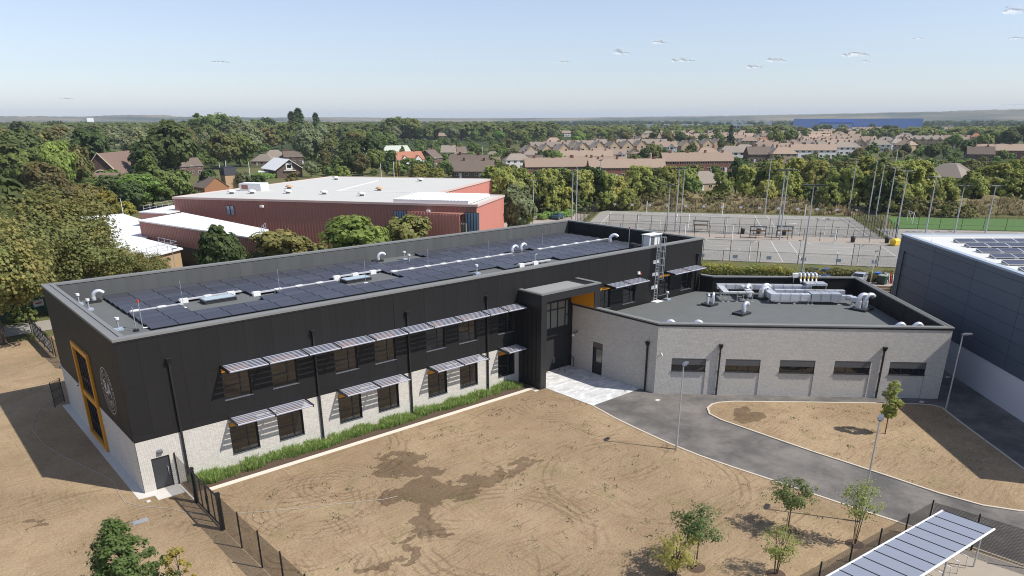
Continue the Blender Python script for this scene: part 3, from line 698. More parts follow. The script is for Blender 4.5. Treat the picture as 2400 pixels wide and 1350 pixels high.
for a, c in WWO:
    o2_ = (39.7+fy[0]*.05, -10.3+fy[1]*.05)
    wall_bricks('recessed_brickwork', wing, o2_, fx, fy, c, 0, 2.1, [(-1, a, -1, 5)])
    w_ = MB().obox((39.7, -10.3), fx, fy, (a, .02, 2.72), (c, .2, 3.25)).build('window', mat('grey_header_panel', (.10, .10, .10), .6, var=.05), wing)
    b = MB()
    for u in (a, a+1.0, a+2.0, c-.06): b.obox((39.7, -10.3), fx, fy, (u, .08, 2.16), (u+.06, .17, 2.72))
    b.obox((39.7, -10.3), fx, fy, (a, .09, 2.16), (c, .16, 2.19)).obox((39.7, -10.3), fx, fy, (a, .09, 2.69), (c, .16, 2.72))
    b.build('frame', MT['frame'], w_)
    MB().obox((39.7, -10.3), fx, fy, (a, .13, 2.16), (c, .14, 2.72)).build('pane', MT['glass'], w_)
    MB().obox((39.7, -10.3), fx, fy, (a-.03, -.06, 2.10), (c+.03, .2, 2.16)).build('sill', MT['frame'], w_)
for u in (5.43, 19.2): downpipe(wing, (39.7, -10.3), fx, fy, u, 4.65)
downpipe(wing, (39.7, -.02), (0, -1), (1, 0), 9.32, 4.6)
# side door in the left wall
sd_ = MB().box((39.82, -3.98, .02), (39.87, -2.85, 2.6)).build('side_door', MT['frame'], wing)
MB().box((39.80, -3.95, 1.2), (39.815, -3.2, 2.5)).build('pane', MT['glass2'], sd_)
MB().box((39.72, -4.02, 2.6), (39.9, -2.8, 3.13)).build('header_panel', mat('brown_header_panel', (.11, .095, .085), .6), sd_)
MB().box((39.70, -4.02, 0.02), (39.9, -3.98, 2.6)).box((39.70, -2.85, .02), (39.9, -2.80, 2.6)).build('door_frame', MT['frame'], sd_)
q = MB().tube([(39.7, -.42, 3.45), (39.45, -.42, 3.45)], .05, 8).build('wall_lamp', MT['frame'], wing); MB().tube([(39.45, -.42, 3.45), (39.45, -.42, 3.2)], [.1, .16], 10).build('lamp_shade', MT['white'], q)
q = MB().tube([(39.7, -.82, 3.75), (39.5, -.82, 3.7)], .04, 8).build('wall_camera', MT['white'], wing); MB().tube([(39.52, -.82, 3.75), (39.5, -.82, 3.62)], [.12, .10], 10).build('lens', MT['glass'], q)
c_ = lambda u, v, z: (39.7+fx[0]*u+fy[0]*v, -10.3+fx[1]*u+fy[1]*v, z)
MB().tube([c_(.4, 0, 3.75), c_(.4, -.35, 3.7)], .03, 6).tube([c_(.4, -.35, 3.78), c_(.4, -.35, 3.6)], .09, 8).build('wall_camera', MT['white'], wing)

# ------------------------------------------------------------------ blue-grey hall on the right
hall = thing('sports_hall', 'blue-grey panelled hall with white plinth and solar panels on its roof', 'hall', (75.6, -15.1, 0))
hd = (-.7071, -.7071); hn = (.7071, -.7071)   # along the wall towards the camera side, and inwards
HO = (75.75, -15.0); HL = 39.5; HW = 40.0; HH = 11.0
MB().obox(HO, hd, hn, (.1, .1, 0), (HL, HW, 10.2)).build('wall', MT['core'], hall)
hz = [3.05, 4.3, 5.55, 6.75, 7.95, 9.2, 10.35, 10.85]; hu = [0, .45, 7.85, 15.4, 22.95, 30.5, 38.05, HL-.02]
for u0, u1 in zip(hu[:-1], hu[1:]):
    for z0, z1 in zip(hz[:-1], hz[1:]):
        MB().obox(HO, hd, hn, (u0+.025, 0, z0+.012), (u1-.025, .1, z1-.012)).build('wall_panel', MT['hallclad'], hall)
for u0, u1 in zip(np.arange(.1, HW, 5.0), np.arange(.1, HW, 5.0)+5):
    for z0, z1 in zip(hz[:-1], hz[1:]):
        MB().obox(HO, hd, hn, (-.05, u0+.02, z0+.012), (.1, min(u1, HW)-.02, z1-.012)).build('wall_panel', MT['hallclad'], hall)
MB().obox(HO, hd, hn, (.02, .04, 0), (HL, .1, 3.04)).build('plinth', MT['hallwhite'], hall)
MB().obox(HO, hd, hn, (.6, .6, 10.2), (HL, HW, 10.75)).build('roof', MT['hallroof'], hall)
b = MB(); b.obox(HO, hd, hn, (-.12, -.06, 10.85), (HL, .5, 11.03)).obox(HO, hd, hn, (-.12, .5, 10.85), (.5, HW, 11.03)); b.build('coping', MT['halltrim'], hall)
MB().obox(HO, hd, hn, (.5, .5, 10.75), (HL, .62, 10.98)).obox(HO, hd, hn, (.5, .62, 10.75), (.62, HW, 10.98)).build('parapet_lining', MT['white'], hall)
MB().tube([(HO[0]+hd[0]*1.6-hn[0]*.12, HO[1]+hd[1]*1.6-hn[1]*.12, 3.0), (HO[0]+hd[0]*1.6-hn[0]*.12, HO[1]+hd[1]*1.6-hn[1]*.12, 9.4)], .07, 8).build('downpipe', MT['frame'], hall)
# ------------------------------------------------------------------ roof equipment on the school block
tilt = R_(5.5); PW, PD = 1.92, 1.40
def pv_proto(name, w_, d_, m, fm, t):
    r = thing(name, 'x', 'solar panel', (0, 0, 0))
    ct_, st = math.cos(t), math.sin(t); P = lambda u, v, h: (u, v*ct_-h*st, .10+v*st+h*ct_)
    fr = lambda b, u0, v0, u1, v1, h0, h1: b.add([P(u0,v0,h0),P(u1,v0,h0),P(u1,v1,h0),P(u0,v1,h0),P(u0,v0,h1),P(u1,v0,h1),P(u1,v1,h1),P(u0,v1,h1)], [(0,3,2,1),(4,5,6,7),(0,1,5,4),(1,2,6,5),(2,3,7,6),(3,0,4,7)])
    b = MB(); fr(b, .02, .02, w_-.02, d_-.02, 0, .032); b.build('glass_face', m, r)
    b = MB(); fr(b, 0, 0, w_, .02, 0, .036); fr(b, 0, d_-.02, w_, d_, 0, .036); fr(b, 0, .02, .02, d_-.02, 0, .036); fr(b, w_-.02, .02, w_, d_-.02, 0, .036)
    b.box((.05, .05, 0), (.12, .12, .11)).box((w_-.12, .05, 0), (w_-.05, .12, .11)); z = .1+d_*st
    b.box((.05, d_*ct_-.12, 0), (.1, d_*ct_-.04, z-.02)).box((w_-.1, d_*ct_-.12, 0), (w_-.05, d_*ct_-.04, z-.02)).box((.05, .12, 0), (.1, d_*ct_-.12, .05)).box((w_-.1, .12, 0), (w_-.05, d_*ct_-.12, .05))
    b.box((.1, d_*ct_-.07, .02), (w_-.1, d_*ct_-.055, z-.03)); b.build('frame', fm, r); return r
pvp = pv_proto('solar_panel', PW, 1.38, MT['pv'], MT['pvframe'], tilt); first = True
back_rows = [12.95+1.46*i for i in range(5)]; front_rows = [7.05, 8.45, 9.85, 11.2]
def pv_at(x, y, lab, grp):
    global first
    if first: pvp.location = (x, y, DECK); pvp['label'] = lab; pvp['group'] = grp; first = False
    else: copy_tree(pvp, (x, y, DECK), label=lab, group=grp)
for j, y in enumerate(back_rows):
    x = 3.95
    while x < 57.2:
        skip = (j == 0 and (8.2 < x+1 < 13.6 or 22.0 < x+1 < 27.3 or 43.2 < x+1 < 47.0)) or (j >= 3 and 30.2 < x+1 < 35.0)
        if not skip: pv_at(x, y, f'{nth(int((x-3.9)/1.955))} solar panel from the left in the {nth(j) if j else "first"} row behind the white cable trays', 'solar panels at the back of the long roof')
        x += 1.955
for j, y in enumerate(front_rows):
    x = 3.98
    while x < 57.2:
        c = x+1
        skip = (j >= 2 and (8.3 < c < 14.1 or 22.3 < c < 27.0) and not (j == 2 and 14.1 > c > 12 and False)) or (j == 3 and 14.1 < c < 15.9) or (j == 0 and (33 < c < 36.5 or 39 < c < 44.2))
        if not skip: pv_at(x, y, f'{nth(int((x-3.9)/1.955))} solar panel from the left in the {nth(3-j) if j<3 else "first"} row before the white cable trays', 'solar panels at the front of the long roof')
        x += 1.955
# cable trays
def tray(x0, x1, y, lab, step=1.95):
    r = thing('cable_tray', lab, 'cable tray', (x0, y, DECK), group='white cable trays on the long roof')
    MB().box((x0, y-.11, DECK+.2), (x1, y+.11, DECK+.32)).build('channel', MT['tray'], r)
    x = x0+.1; i = 0
    while x < x1-.7:
        MB().box((x, y-.15, DECK+.0), (x+.62, y+.15, DECK+.36)).build('cover', MT['white'], r); x += step
tray(4.1, 8.1, 12.75, 'short white cable tray nearest the left end of the long roof')
tray(8.2, 13.4, 14.2, 'white cable tray behind the left skylight')
tray(13.7, 21.8, 12.7, 'white cable tray between the two skylights')
tray(22.1, 27.3, 14.2, 'white cable tray behind the right skylight')
tray(27.5, 43.1, 12.7, 'long white cable tray right of the skylights up to the hooped ducts')
tray(46.9, 58.8, 12.7, 'white cable tray at the far end of the long roof')
tray(39.1, 43.6, 7.2, 'short white cable tray by the front parapet of the long roof')
# skylights
for i, (x, y) in enumerate(((9.65, 12.3), (22.2, 11.75))):
    r = thing('skylight', 'pale glazed skylight '+('nearer the left end of the long roof' if i == 0 else 'in the middle of the long roof'), 'skylight', (x, y, DECK), group='skylights')
    MB().box((x, y, DECK), (x+2.6, y+1.25, DECK+.28)).build('kerb', MT['frame'], r)
    MB().box((x-.05, y-.05, DECK+.28), (x+2.65, y+1.3, DECK+.33)).build('frame', MT['sill'], r)
    MB().box((x+.08, y+.08, DECK+.33), (x+2.52, y+1.17, DECK+.345)).build('glass', mat('skylight_glass', (.42, .50, .52), .12, spec=1), r)
# air terminals (thin rods on white bases)
for i, (x, y) in enumerate(((7.95, 12.25), (16.0, 12.25), (23.6, 10.75), (31.5, 12.1), (39.3, 12.1), (47.2, 12.2), (55.4, 20.2), (49.5, 20.2))):
    r = thing('air_rod', f'thin lightning rod on a round white base, {nth(i)} along the long roof', 'lightning rod', (x, y, DECK), group='lightning rods on the long roof')
    MB().tube([(x, y, DECK), (x, y, DECK+2.1 if i else DECK+2.2)], .018, 6).build('rod', MT['galv'], r)
    MB().tube([(x, y, DECK+.01), (x, y, DECK+.09)], [.24, .2], 12).build('base', MT['white'], r)
# vent cowls
for i, (x, y, w_) in enumerate(((2.0, 19.2, 0), (2.15, 16.6, 1), (2.3, 8.8, 1), (32.9, 18.5, 2), (32.3, 16.7, 2), (33.9, 7.4, 3), (53.6, -.7, 4))):
    z = DECK if w_ < 4 else WD
    lab = ['small white roof vent pipe by the back parapet near the left end', 'small white roof vent pipe in the middle of the left end of the long roof', 'small white roof vent pipe near the front left corner of the long roof',
           'rear of two white vent pipes in a gap of the solar array', 'front of two white vent pipes in a gap of the solar array', 'white vent pipe by the front parapet in the middle of the long roof', 'white vent pipe at the foot of the caged ladder'][i]
    r = thing('vent_pipe', lab, 'roof vent', (x, y, z), group='white vent pipes')
    MB().tube([(x, y, z), (x, y, z+.75)], .07, 10).build('pipe', MT['galv'], r)
    MB().tube([(x, y, z+.75), (x, y, z+.92)], [.15, .15], 12).build('cap', MT['white'], r)
    MB().box((x-.28, y-.28, z), (x+.28, y+.28, z+.14)).build('base', MT['halltrim'], r)
# silver cowl ducts
def hoop(b, x, y, z, ang, r=.2, h=.55, bend=.42):
    pts = [(x, y, z), (x, y, z+h)]
    for k in range(1, 9):
        t = math.pi*k/8*.82; pts.append((x+math.cos(ang)*bend*(1-math.cos(t)), y+math.sin(ang)*bend*(1-math.cos(t)), z+h+bend*math.sin(t)))
    b.tube(pts, r, 14)
def cowl(name, lab, xs, z, bx, group='silver ducts on the roofs'):
    r = thing(name, lab, 'roof duct', (xs[0][0], xs[0][1], z), group=group)
    for (x, y, ang, rad, h, bd) in xs:
        b = MB(); hoop(b, x, y, z+.2, ang, rad, h, bd); b.tube([(x, y, z+.22), (x, y, z+.22+h*.8)], rad*1.16, 14); b.build('cowl', MT['silver'], r)
    x0, y0, x1, y1 = bx
    MB().box((x0, y0, z), (x1, y1, z+.22)).build('base', MT['frame'], r)
cowl('roof_duct', 'silver hooped duct by the back parapet at the left end of the long roof', [(3.1, 19.2, -.2, .16, .3, .42)], DECK, (2.6, 18.9, 3.6, 19.6))
cowl('roof_duct', 'silver hooped duct by the back parapet in the middle of the long roof', [(30.2, 19.4, -.2, .16, .25, .42)], DECK, (29.6, 19.1, 30.7, 19.8))
cowl('roof_duct', 'pair of silver hooped ducts beside the cable tray in the solar array', [(43.9, 13.6, .1, .16, .15, .48), (45.5, 13.9, .1, .16, .2, .45)], DECK, (43.5, 13.1, 46.0, 13.9))
cowl('roof_duct', 'silver hooped duct with red mast beside it at the far end of the long roof', [(57.6, 11.3, -.7, .19, .3, .5)], DECK, (56.9, 10.9, 58.2, 11.8))
c45 = -math.pi/4
cowl('roof_duct', 'silver double-headed cowl nearest the pipe bridge on the wing roof', [(54.75, -5.0, 3.9, .15, .7, .28), (55.2, -5.35, .6, .15, .7, .28)], WD, (54.2, -5.8, 55.6, -4.6))
cowl('roof_duct', 'silver kinked cowl on a flat black base in the middle of the wing roof', [(54.3, -9.55, -.1, .21, .5, .35)], WD, (53.3, -10.1, 54.9, -8.9))
cowl('roof_duct', 'two tall silver hooped cowls side by side near the right parapet of the wing roof', [(64.6, -16.3, -.6, .25, .85, .45), (65.1, -16.75, -.6, .25, .85, .45)], WD, (63.9, -17.4, 65.8, -15.8))
for i, (u, v) in enumerate(((1.2, 1.35), (3.6, 1.35), (20.9, 1.5), (22.4, 1.6))):
    p = c_(u, v, WD); lab = ['leftmost silver duct hump behind the front parapet of the wing', 'second silver duct hump behind the front parapet of the wing', 'flat silver duct hump near the right corner of the wing parapet', 'rounded silver duct hump at the right corner of the wing parapet'][i]
    r = thing('roof_duct', lab, 'roof duct', (p[0], p[1], WD), group='silver ducts on the roofs'); b = MB()
    pts = [c_(u-.55+1.1*k/8, v, WD+1.05+.62*math.sin(math.pi*k/8)) for k in range(9)]
    b.tube([c_(u-.55, v, WD+.15)]+pts+[c_(u+.55, v, WD+.15)], .2, 12); b.build('cowl', MT['silver'], r)
    MB().obox((39.7, -10.3), fx, fy, (u-.8, v-.35, WD), (u+.8, v+.35, WD+.2)).build('base', MT['frame'], r)
# masts at the ends of the long roof
for nm, x, y, lab in (('mast', 3.65, 7.85, 'thin mast with a red tip by the front left corner of the long roof'), ('mast', 57.9, 8.6, 'thin mast with a red tip at the far end of the long roof')):
    r = thing('roof_mast', lab, 'mast', (x, y, DECK)); MB().tube([(x, y, DECK), (x, y, DECK+2.1)], .03, 6).build('pole', MT['galv'], r)
    MB().tube([(x, y, DECK+1.95), (x, y, DECK+2.15)], .075, 8).build('red_tip', MT['red'], r); MB().tube([(x, y, DECK+.1), (x+.8, y-.12, DECK+.1)], .045, 6).build('arm', MT['white'], r)
r = thing('roof_mast', 'plain thin grey mast beside the red tipped one on the left of the long roof', 'mast', (3.15, 7.65, DECK)); MB().tube([(3.15, 7.65, DECK), (3.15, 7.65, DECK+1.75)], .03, 6).build('pole', MT['galv'], r); MB().box((2.98, 7.45, DECK), (3.3, 7.8, DECK+.15)).build('base', MT['black'], r)
r = thing('roof_mast', 'short hooked grey pipe by the front parapet cable tray', 'pipe', (41.7, 7.5, DECK)); MB().tube([(41.7, 7.5, DECK), (41.7, 7.5, DECK+.9), (41.8, 7.5, DECK+1), (42.0, 7.5, DECK+.98), (42.05, 7.5, DECK+.85)], .04, 8).build('pipe', MT['galv'], r); MB().box((41.4, 7.3, DECK), (42.3, 7.7, DECK+.15)).build('base', MT['sill'], r)
# air-conditioning unit on legs
ax, ay = 57.1, 4.9
r = thing('ac_unit', 'white air-conditioning unit on a frame at the far corner of the long roof', 'air conditioner', (ax, ay, DECK))
MB().box((ax+.1, ay+.1, DECK+.35), (ax+2.0, ay+1.0, DECK+1.55)).build('casing', MT['white'], r)
b = MB()
for dx in (0, 2.05):
    for dy in (0, 1.05): b.box((ax+dx, ay+dy, DECK), (ax+dx+.06, ay+dy+.06, DECK+1.62))
b.build('stand', MT['white'], r); MB().box((ax-.1, ay-.1, DECK+1.62), (ax+2.2, ay+1.2, DECK+1.70)).build('hood', MT['white'], r)
MB().box((ax+.3, ay+.09, DECK+.5), (ax+1.0, ay+.1, DECK+1.4)).build('fan_grille', MT['sill'], r)
tag(MB().box((55.2, 5.6, DECK), (55.9, 6.3, DECK+.85)).build('roof_box', MT['black']), 'small black box beside the air-conditioning unit on the long roof', 'box')
# caged ladder
r = thing('caged_ladder', 'galvanised caged ladder up the black wall from the wing roof', 'ladder', (52.1, -.4, WD)); b = MB()
lx0, lx1, ly = 51.85, 52.35, -.25
for x in (lx0, lx1): b.box((x-.03, ly-.03, WD), (x+.03, ly+.03, 11.4))
b.build('stile', MT['galv'], r); b = MB()
for z in np.arange(WD+.3, 10.4, .3): b.tube([(lx0, ly, z), (lx1, ly, z)], .018, 6)
b.build('rung', MT['galv'], r)
cage = MB(); hp = lambda t: (52.1+.42*math.cos(t), ly-.38+(-.40)*math.sin(t), 0)
for z in np.arange(7.1, 11.5, .72):
    pts = [(lx0, ly, z)]+[(hp(t)[0], hp(t)[1], z) for t in np.linspace(math.pi, 0, 9)]+[(lx1, ly, z)]; cage.tube(pts, .022, 4, smooth=False)
for t in np.linspace(math.pi, 0, 6): cage.tube([(*hp(t)[:2], 7.1), (*hp(t)[:2], 11.42)], .018, 4, smooth=False)
cage.build('cage', MT['galv'], r)
for z in (5.9, 7.3, 8.6): MB().box((51.6, -.06, z), (52.55, -.02, z+.35)).build('bracket_plate', MT['white'], r)
MB().box((51.55, -.9, WD), (52.7, -.1, WD+.05)).build('foot_plate', MT['white'], r)
r = thing('alarm_box', 'small white and red sounder on the wall above the far sunshade', 'alarm', (49.3, 0, 7.9)); MB().box((49.15, -.16, 7.85), (49.45, -.006, 8.1)).build('case', MT['white'], r); MB().tube([(49.55, -.16, 7.85), (49.55, -.02, 7.85)], .1, 8).build('lamp', MT['red'], r)

# ductwork on the wing roof: rectangular ducts carried on legs, each run an object of its own
dx_, dy_ = (.7071, -.7071), (.7071, .7071)   # duct axes (along the front wall, and away from it)
DO = (59.4, -2.9)
def duct_run(lab, segs, z0, z1, legs=(), m='silver', name='duct'):
    P = lambda u, v, z: (DO[0]+dx_[0]*u+dy_[0]*v, DO[1]+dx_[1]*u+dy_[1]*v, z)
    a = segs[0]; r = thing(name, lab, 'duct', P(a[0], a[1], WD), group='ductwork on the wing roof')
    for (u0, v0, u1, v1) in segs:
        MB().obox(DO, dx_, dy_, (u0, v0, z0), (u1, v1, z1)).build('section', MT[m], r)
        long_u = abs(u1-u0) > abs(v1-v0); n = int(max(abs(u1-u0), abs(v1-v0))/1.1); b = MB()
        for k in range(1, n+1):
            t = k/(n+1)
            if long_u: b.obox(DO, dx_, dy_, (u0+(u1-u0)*t-.02, v0-.03, z0-.03), (u0+(u1-u0)*t+.02, v1+.03, z1+.03))
            else: b.obox(DO, dx_, dy_, (u0-.03, v0+(v1-v0)*t-.02, z0-.03), (u1+.03, v0+(v1-v0)*t+.02, z1+.03))
        if n: b.build('flange', MT['galv'], r)
    for (u, v) in legs:
        b = MB(); b.obox(DO, dx_, dy_, (u-.03, v-.03, WD), (u+.03, v+.03, z0-.004)).obox(DO, dx_, dy_, (u-.15, v-.15, WD), (u+.15, v+.15, WD+.06)); b.build('leg', MT['galv'], r)
    return r
duct_run('long silver duct along the back of the wing roof', [(0, -.35, 10.2, .35)], 5.35, 5.85, [(.5, -.3), (.5, .3), (3, -.3), (6, -.3), (9, -.3)])
duct_run('white cable ladder tray on the left of the duct frame', [(.1, -3.3, .75, -.4)], 5.6, 5.68, [(.15, -3.2), (.7, -3.2), (.15, -1.5), (.7, -1.5)], 'tray', 'tray_frame')
duct_run('white cable ladder tray crossing in front of the duct frame', [(.8, -3.3, 3.3, -2.8)], 5.6, 5.68, [(1.6, -3.2), (3.2, -3.2)], 'tray', 'tray_frame')
duct_run('white cable ladder tray running back between the hooped ducts', [(2.5, -2.75, 3.1, -.4)], 5.75, 5.83, [(2.55, -2), (3.05, -2)], 'tray', 'tray_frame')
duct_run('silver duct bending forward from the back run', [(4.9, -3.1, 5.7, -.4)], 5.0, 5.6, [(5.0, -2.9), (5.6, -2.9)])
duct_run('silver front duct parallel to the front wall', [(4.9, -3.9, 9.0, -3.15)], 5.0, 5.65, [(5.8, -3.9), (7.4, -3.9), (8.8, -3.9)])
duct_run('silver duct between the front and back runs on the right', [(6.0, -1.6, 13.3, -1.0)], 5.1, 5.6, [(7.5, -1.6), (10.5, -1.6), (13, -1.6)])
duct_run('grey air handling box with ribbed lid in the front duct', [(9.05, -4.0, 12.1, -2.7)], 4.95, 5.75, [(9.2, -3.9), (11.9, -3.9)], 'galv')
duct_run('ribbed grey box at the back of the wing ductwork', [(9.4, -.9, 11.6, .6)], 5.95, 6.15, [(9.5, -.8), (11.5, -.8)], 'galv')
duct_run('silver duct end sloping down at the right of the ductwork', [(12.15, -3.6, 13.4, -3.1), (13.0, -4.4, 13.6, -3.65)], 5.05, 5.5, [(13.1, -4.3), (13.5, -4.3)])
for i, (u, v, lab) in enumerate(((3.3, -1.3, 'large silver hooped duct standing left in the wing ductwork'), (4.5, -1.6, 'large silver hooped duct arching into the bent duct'))):
    x, y = DO[0]+dx_[0]*u+dy_[0]*v, DO[1]+dx_[1]*u+dy_[1]*v
    cowl('roof_duct', lab, [(x, y, 3.3 if i == 0 else -.4, .26, .75, .5)], WD, (x-.5, y-.5, x+.5, y+.5))
for i in range(5):   # five pipes rising over the back parapet
    u = 9.2+i*.42; P = lambda v, z: (DO[0]+dx_[0]*u+dy_[0]*v, DO[1]+dx_[1]*u+dy_[1]*v, z)
    r = thing('riser_pipe', f'{["leftmost", "second", "middle", "fourth", "rightmost"][i]} of five silver pipes climbing over the back parapet of the wing', 'pipe', P(.6, WD), group='five riser pipes')
    MB().tube([P(.4, 6.05), P(.75, 6.2), P(.8, 6.75), P(.95, 6.9), P(1.5, 6.9), P(1.7, 6.75), P(1.7, 6.45)], .1, 8).build('pipe', MT['silver'], r)
    MB().tube([P(.765, 6.4), P(.785, 6.62)], .106, 8).build('yellow_band', MT['yellow'], r)
r = thing('pipe_box', 'white valve box left of the five riser pipes on the wing', 'box', (64.6, -9.0, 6.2)); MB().obox(DO, dx_, dy_, (8.4, .9, 6.45), (9.0, 1.3, 6.9)).build('case', MT['white'], r); MB().obox(DO, dx_, dy_, (8.5, .9, 5.9), (8.55, 1.0, 6.45)).build('leg', MT['galv'], r)

# solar panels on the blue-grey hall
hp_ = pv_proto('solar_panel', 2.0, 1.15, mat('hall_solar_cells', (.045, .045, .062), .2, spec=.8, objvar=.15), MT['white'], R_(10)); n = 0
pvd = (.8, -.6); ang = math.atan2(-.66, .75)
rowstart = [(74.9, -21.0), (72.6, -22.8), (70.0, -24.7), (67.5, -26.6), (64.8, -28.4), (62.2, -30.4)]
for j, (x, y) in enumerate(rowstart):
    for k in range(7 if j < 3 else 5):
        p = (x+math.cos(ang)*2.06*k, y+math.sin(ang)*2.06*k, 10.76)
        lab = f'{nth(k)} panel in the {["back", "second", "third", "fourth", "fifth", "front"][j]} solar row on the blue-grey hall'
        if n == 0: hp_.location = p; hp_.rotation_euler = (0, 0, ang); hp_['label'] = lab; hp_['group'] = 'solar panels on the blue-grey hall'
        else: copy_tree(hp_, p, ang, lab, group='solar panels on the blue-grey hall')
        n += 1
for i, (x, y) in enumerate(((73.6, -18.9), (64.3, -26.8))):
    r = thing('roof_outlet', ['small white outlet near the far corner of the blue-grey hall roof', 'small white outlet near the front of the blue-grey hall roof'][i], 'roof outlet', (x, y, 10.75)); MB().tube([(x, y, 10.75), (x, y, 11.0), (x+.1, y, 11.1), (x+.3, y, 11.1)], .06, 8).build('pipe', MT['white'], r)
    MB().tube([(x, y, 10.75), (x, y, 10.8)], .18, 10).build('flange', MT['white'], r)
# ------------------------------------------------------------------ red corrugated sports complex
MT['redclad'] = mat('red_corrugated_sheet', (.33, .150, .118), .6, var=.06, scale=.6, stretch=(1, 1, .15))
MT['redsunlit'] = mat('sunlit_red_corrugated_sheet', (.56, .225, .175), .6, var=.05, scale=.6)  # paler copy of the red sheet, direct sun put into its colour
MT['roofgrey'] = mat('pale_grey_roof', (.52, .515, .475), .75, var=.07, scale=.4, dscale=2)
MT['roofwhite'] = mat('white_roof', (.76, .76, .75), .7, var=.06, scale=.5)
MT['trimpale'] = mat('pale_pink_trim', (.62, .47, .42), .6)
MT['buff'] = mat('buff_brick', (.44, .31, .18), .9, var=.12, scale=3, dscale=14)
def corrugated(name, A, B, z0, z1, m, parent, pitch=.62, dep=.08):
    """trapezoidal sheet wall from A to B (outside is to the right of A->B)"""
    A, B = Vector(A[:2]), Vector(B[:2]); d = B-A; l = d.length; d.normalize(); n = Vector((d.y, -d.x)); k = max(2, int(l/pitch)); P = []
    for i in range(k):
        u = l*i/k; s = l/k
        for f, o in ((0, 0), (.25, 0), (.4, dep), (.8, dep), (.95, 0)): P.append(A+d*(u+f*s)+n*o)
    P.append(B); V = np.array([(p.x, p.y, z) for z in (z0, z1) for p in P]); c = len(P)
    z1b = z1
    Q = np.array([(i, i+1, c+i+1, c+i) for i in range(c-1)]); return link(name, np_mesh(name, V, Q, [m]), parent)
HR = 9.0
rA, rB, rC = Vector((36.1, 103.5)), Vector((84.7, 131.7)), Vector((110.3, 97.0))
rF, rG = Vector((70.7, 53.4)), Vector((85.3, 63.3)); rI = Vector((75.0, 78.6)); rJ = Vector((78.6, 76.2))
redhall = thing('red_sports_hall', 'large red corrugated sports hall with pale grey flat roof behind the school', 'sports hall', (rA.x, rA.y, 0))
foot = [rA, rF, rG, rJ, rC, rB]
MB().prism([tuple(p) for p in inset([tuple(p) for p in foot], .15)], 0, HR-.3).build('core', MT['core'], redhall)
for a, c in ((rA, rF), (rF, rG), (rG, rJ), (rJ, rC), (rC, rB), (rB, rA)): corrugated('wall', a, c, 0, HR-.25, MT['redsunlit'] if a in (rF, rJ) else MT['redclad'], redhall)  # walls towards the sun get the copy with sunlight in its colour
MB().prism([tuple(p) for p in foot], HR-.25, HR-.02).build('roof', MT['roofgrey'], redhall)
b = MB()
for i in range(6):
    a, c = foot[i], foot[(i+1) % 6]; d = (c-a).normalized(); n = Vector((d.y, -d.x)); b.prism([a-n*.25-d*.1, c-n*.25+d*.1, c+n*.22+d*.1, a+n*.22-d*.1], HR-.3, HR+.08)
b.build('roof_edge', MT['trimpale'], redhall)
# raised white ribbed roof over the right front corner
e1 = (rF-rA).normalized(); e2 = Vector((-e1.y, e1.x)) if (rB-rA).dot(Vector((-e1.y, e1.x))) > 0 else Vector((e1.y, -e1.x))
q0 = rF-e1*15.6+e2*.3
MB().prism([q0, q0+e1*14.0, q0+e1*14.0+e2*13.5, q0+e2*13.5], HR+.08, HR+.62).build('upper_roof', MT['roofwhite'], redhall)
b = MB()
for k in range(22):
    s = q0+e1*(14*k/22); b.prism([s+e2*.02, s+e1*.14+e2*.02, s+e1*.14+e2*13.4, s+e2*13.4], HR+.62, HR+.68)
b.build('roof_rib', MT['roofwhite'], redhall)
# seams
b = MB()
s0, s1 = Vector(at(790, 447.5, HR)), Vector(at(885, 423.5, HR)); d = (s1-s0).normalized(); n = Vector((d.y, -d.x))*.25; b.prism([s0-n, s1-n, s1+n, s0+n], HR-.015, HR+.03)
s0, s1 = Vector(at(760, 446, HR)), Vector(at(965, 451, HR)); d = (s1-s0).normalized(); n = Vector((d.y, -d.x))*.25; b.prism([s0-n, s1-n, s1+n, s0+n], HR-.012, HR+.025); b.build('roof_seam', MT['white'], redhall)
def on_front(u0, u1, z0, z1, name, m, off=.16, th=.1, parent=None):
    p0, p1 = rA+e1*u0, rA+e1*u1; n = Vector((-e2.x, -e2.y))
    return MB().prism([p0+n*off, p1+n*off, p1+n*(off+th), p0+n*(off+th)], z0, z1).build(name, m, parent or redhall)
LF = (rF-rA).length
def hall_window(u0, u1, z0, z1, bars, m):
    w_ = on_front(u0, u1, z0, z1, 'window', MT['frame'], .13, .03); on_front(u0+.08, u1-.08, z0+.08, z1-.08, 'pane', m, .165, .02, w_)
    for k in range(1, bars): u = u0+(u1-u0)*k/bars; on_front(u-.06, u+.06, z0+.08, z1-.08, 'mullion', MT['frame'], .19, .03, w_)
    return w_
wb = mat('blue_hall_glass', (.20, .32, .44), .1, spec=1)
u_of = lambda px, py: (Vector(at(px, py, HR-1.2))-rA).dot(e1)
for px0, px1 in ((478, 487.5), (489, 499)): hall_window(u_of(px0, 490), u_of(px1, 490), 6.0, 7.7, 1, wb); 
hall_window(u_of(909, 496), u_of(938, 497), 3.5, 7.7, 5, wb); hall_window(u_of(1081, 500), u_of(1112, 502), 1.0, 7.7, 5, wb)
MT['redsunlit'] = MT.get('redsunlit') or mat('sunlit_red_corrugated_sheet', (.56, .225, .175), .6, var=.05, scale=.6)
ua, ub_ = u_of(940, 497), u_of(1080, 500); nf = Vector((-e2.x, -e2.y))
corrugated('bay_wall', rA+e1*ua+nf*.35, rA+e1*ub_+nf*2.6, 0, 7.6, MT['redsunlit'], redhall)
MB().prism([rA+e1*ua+nf*.1, rA+e1*ub_+nf*.1, rA+e1*ub_+nf*2.55, rA+e1*ua+nf*.3], 7.55, 7.65).build('bay_roof', MT['redclad'], redhall)
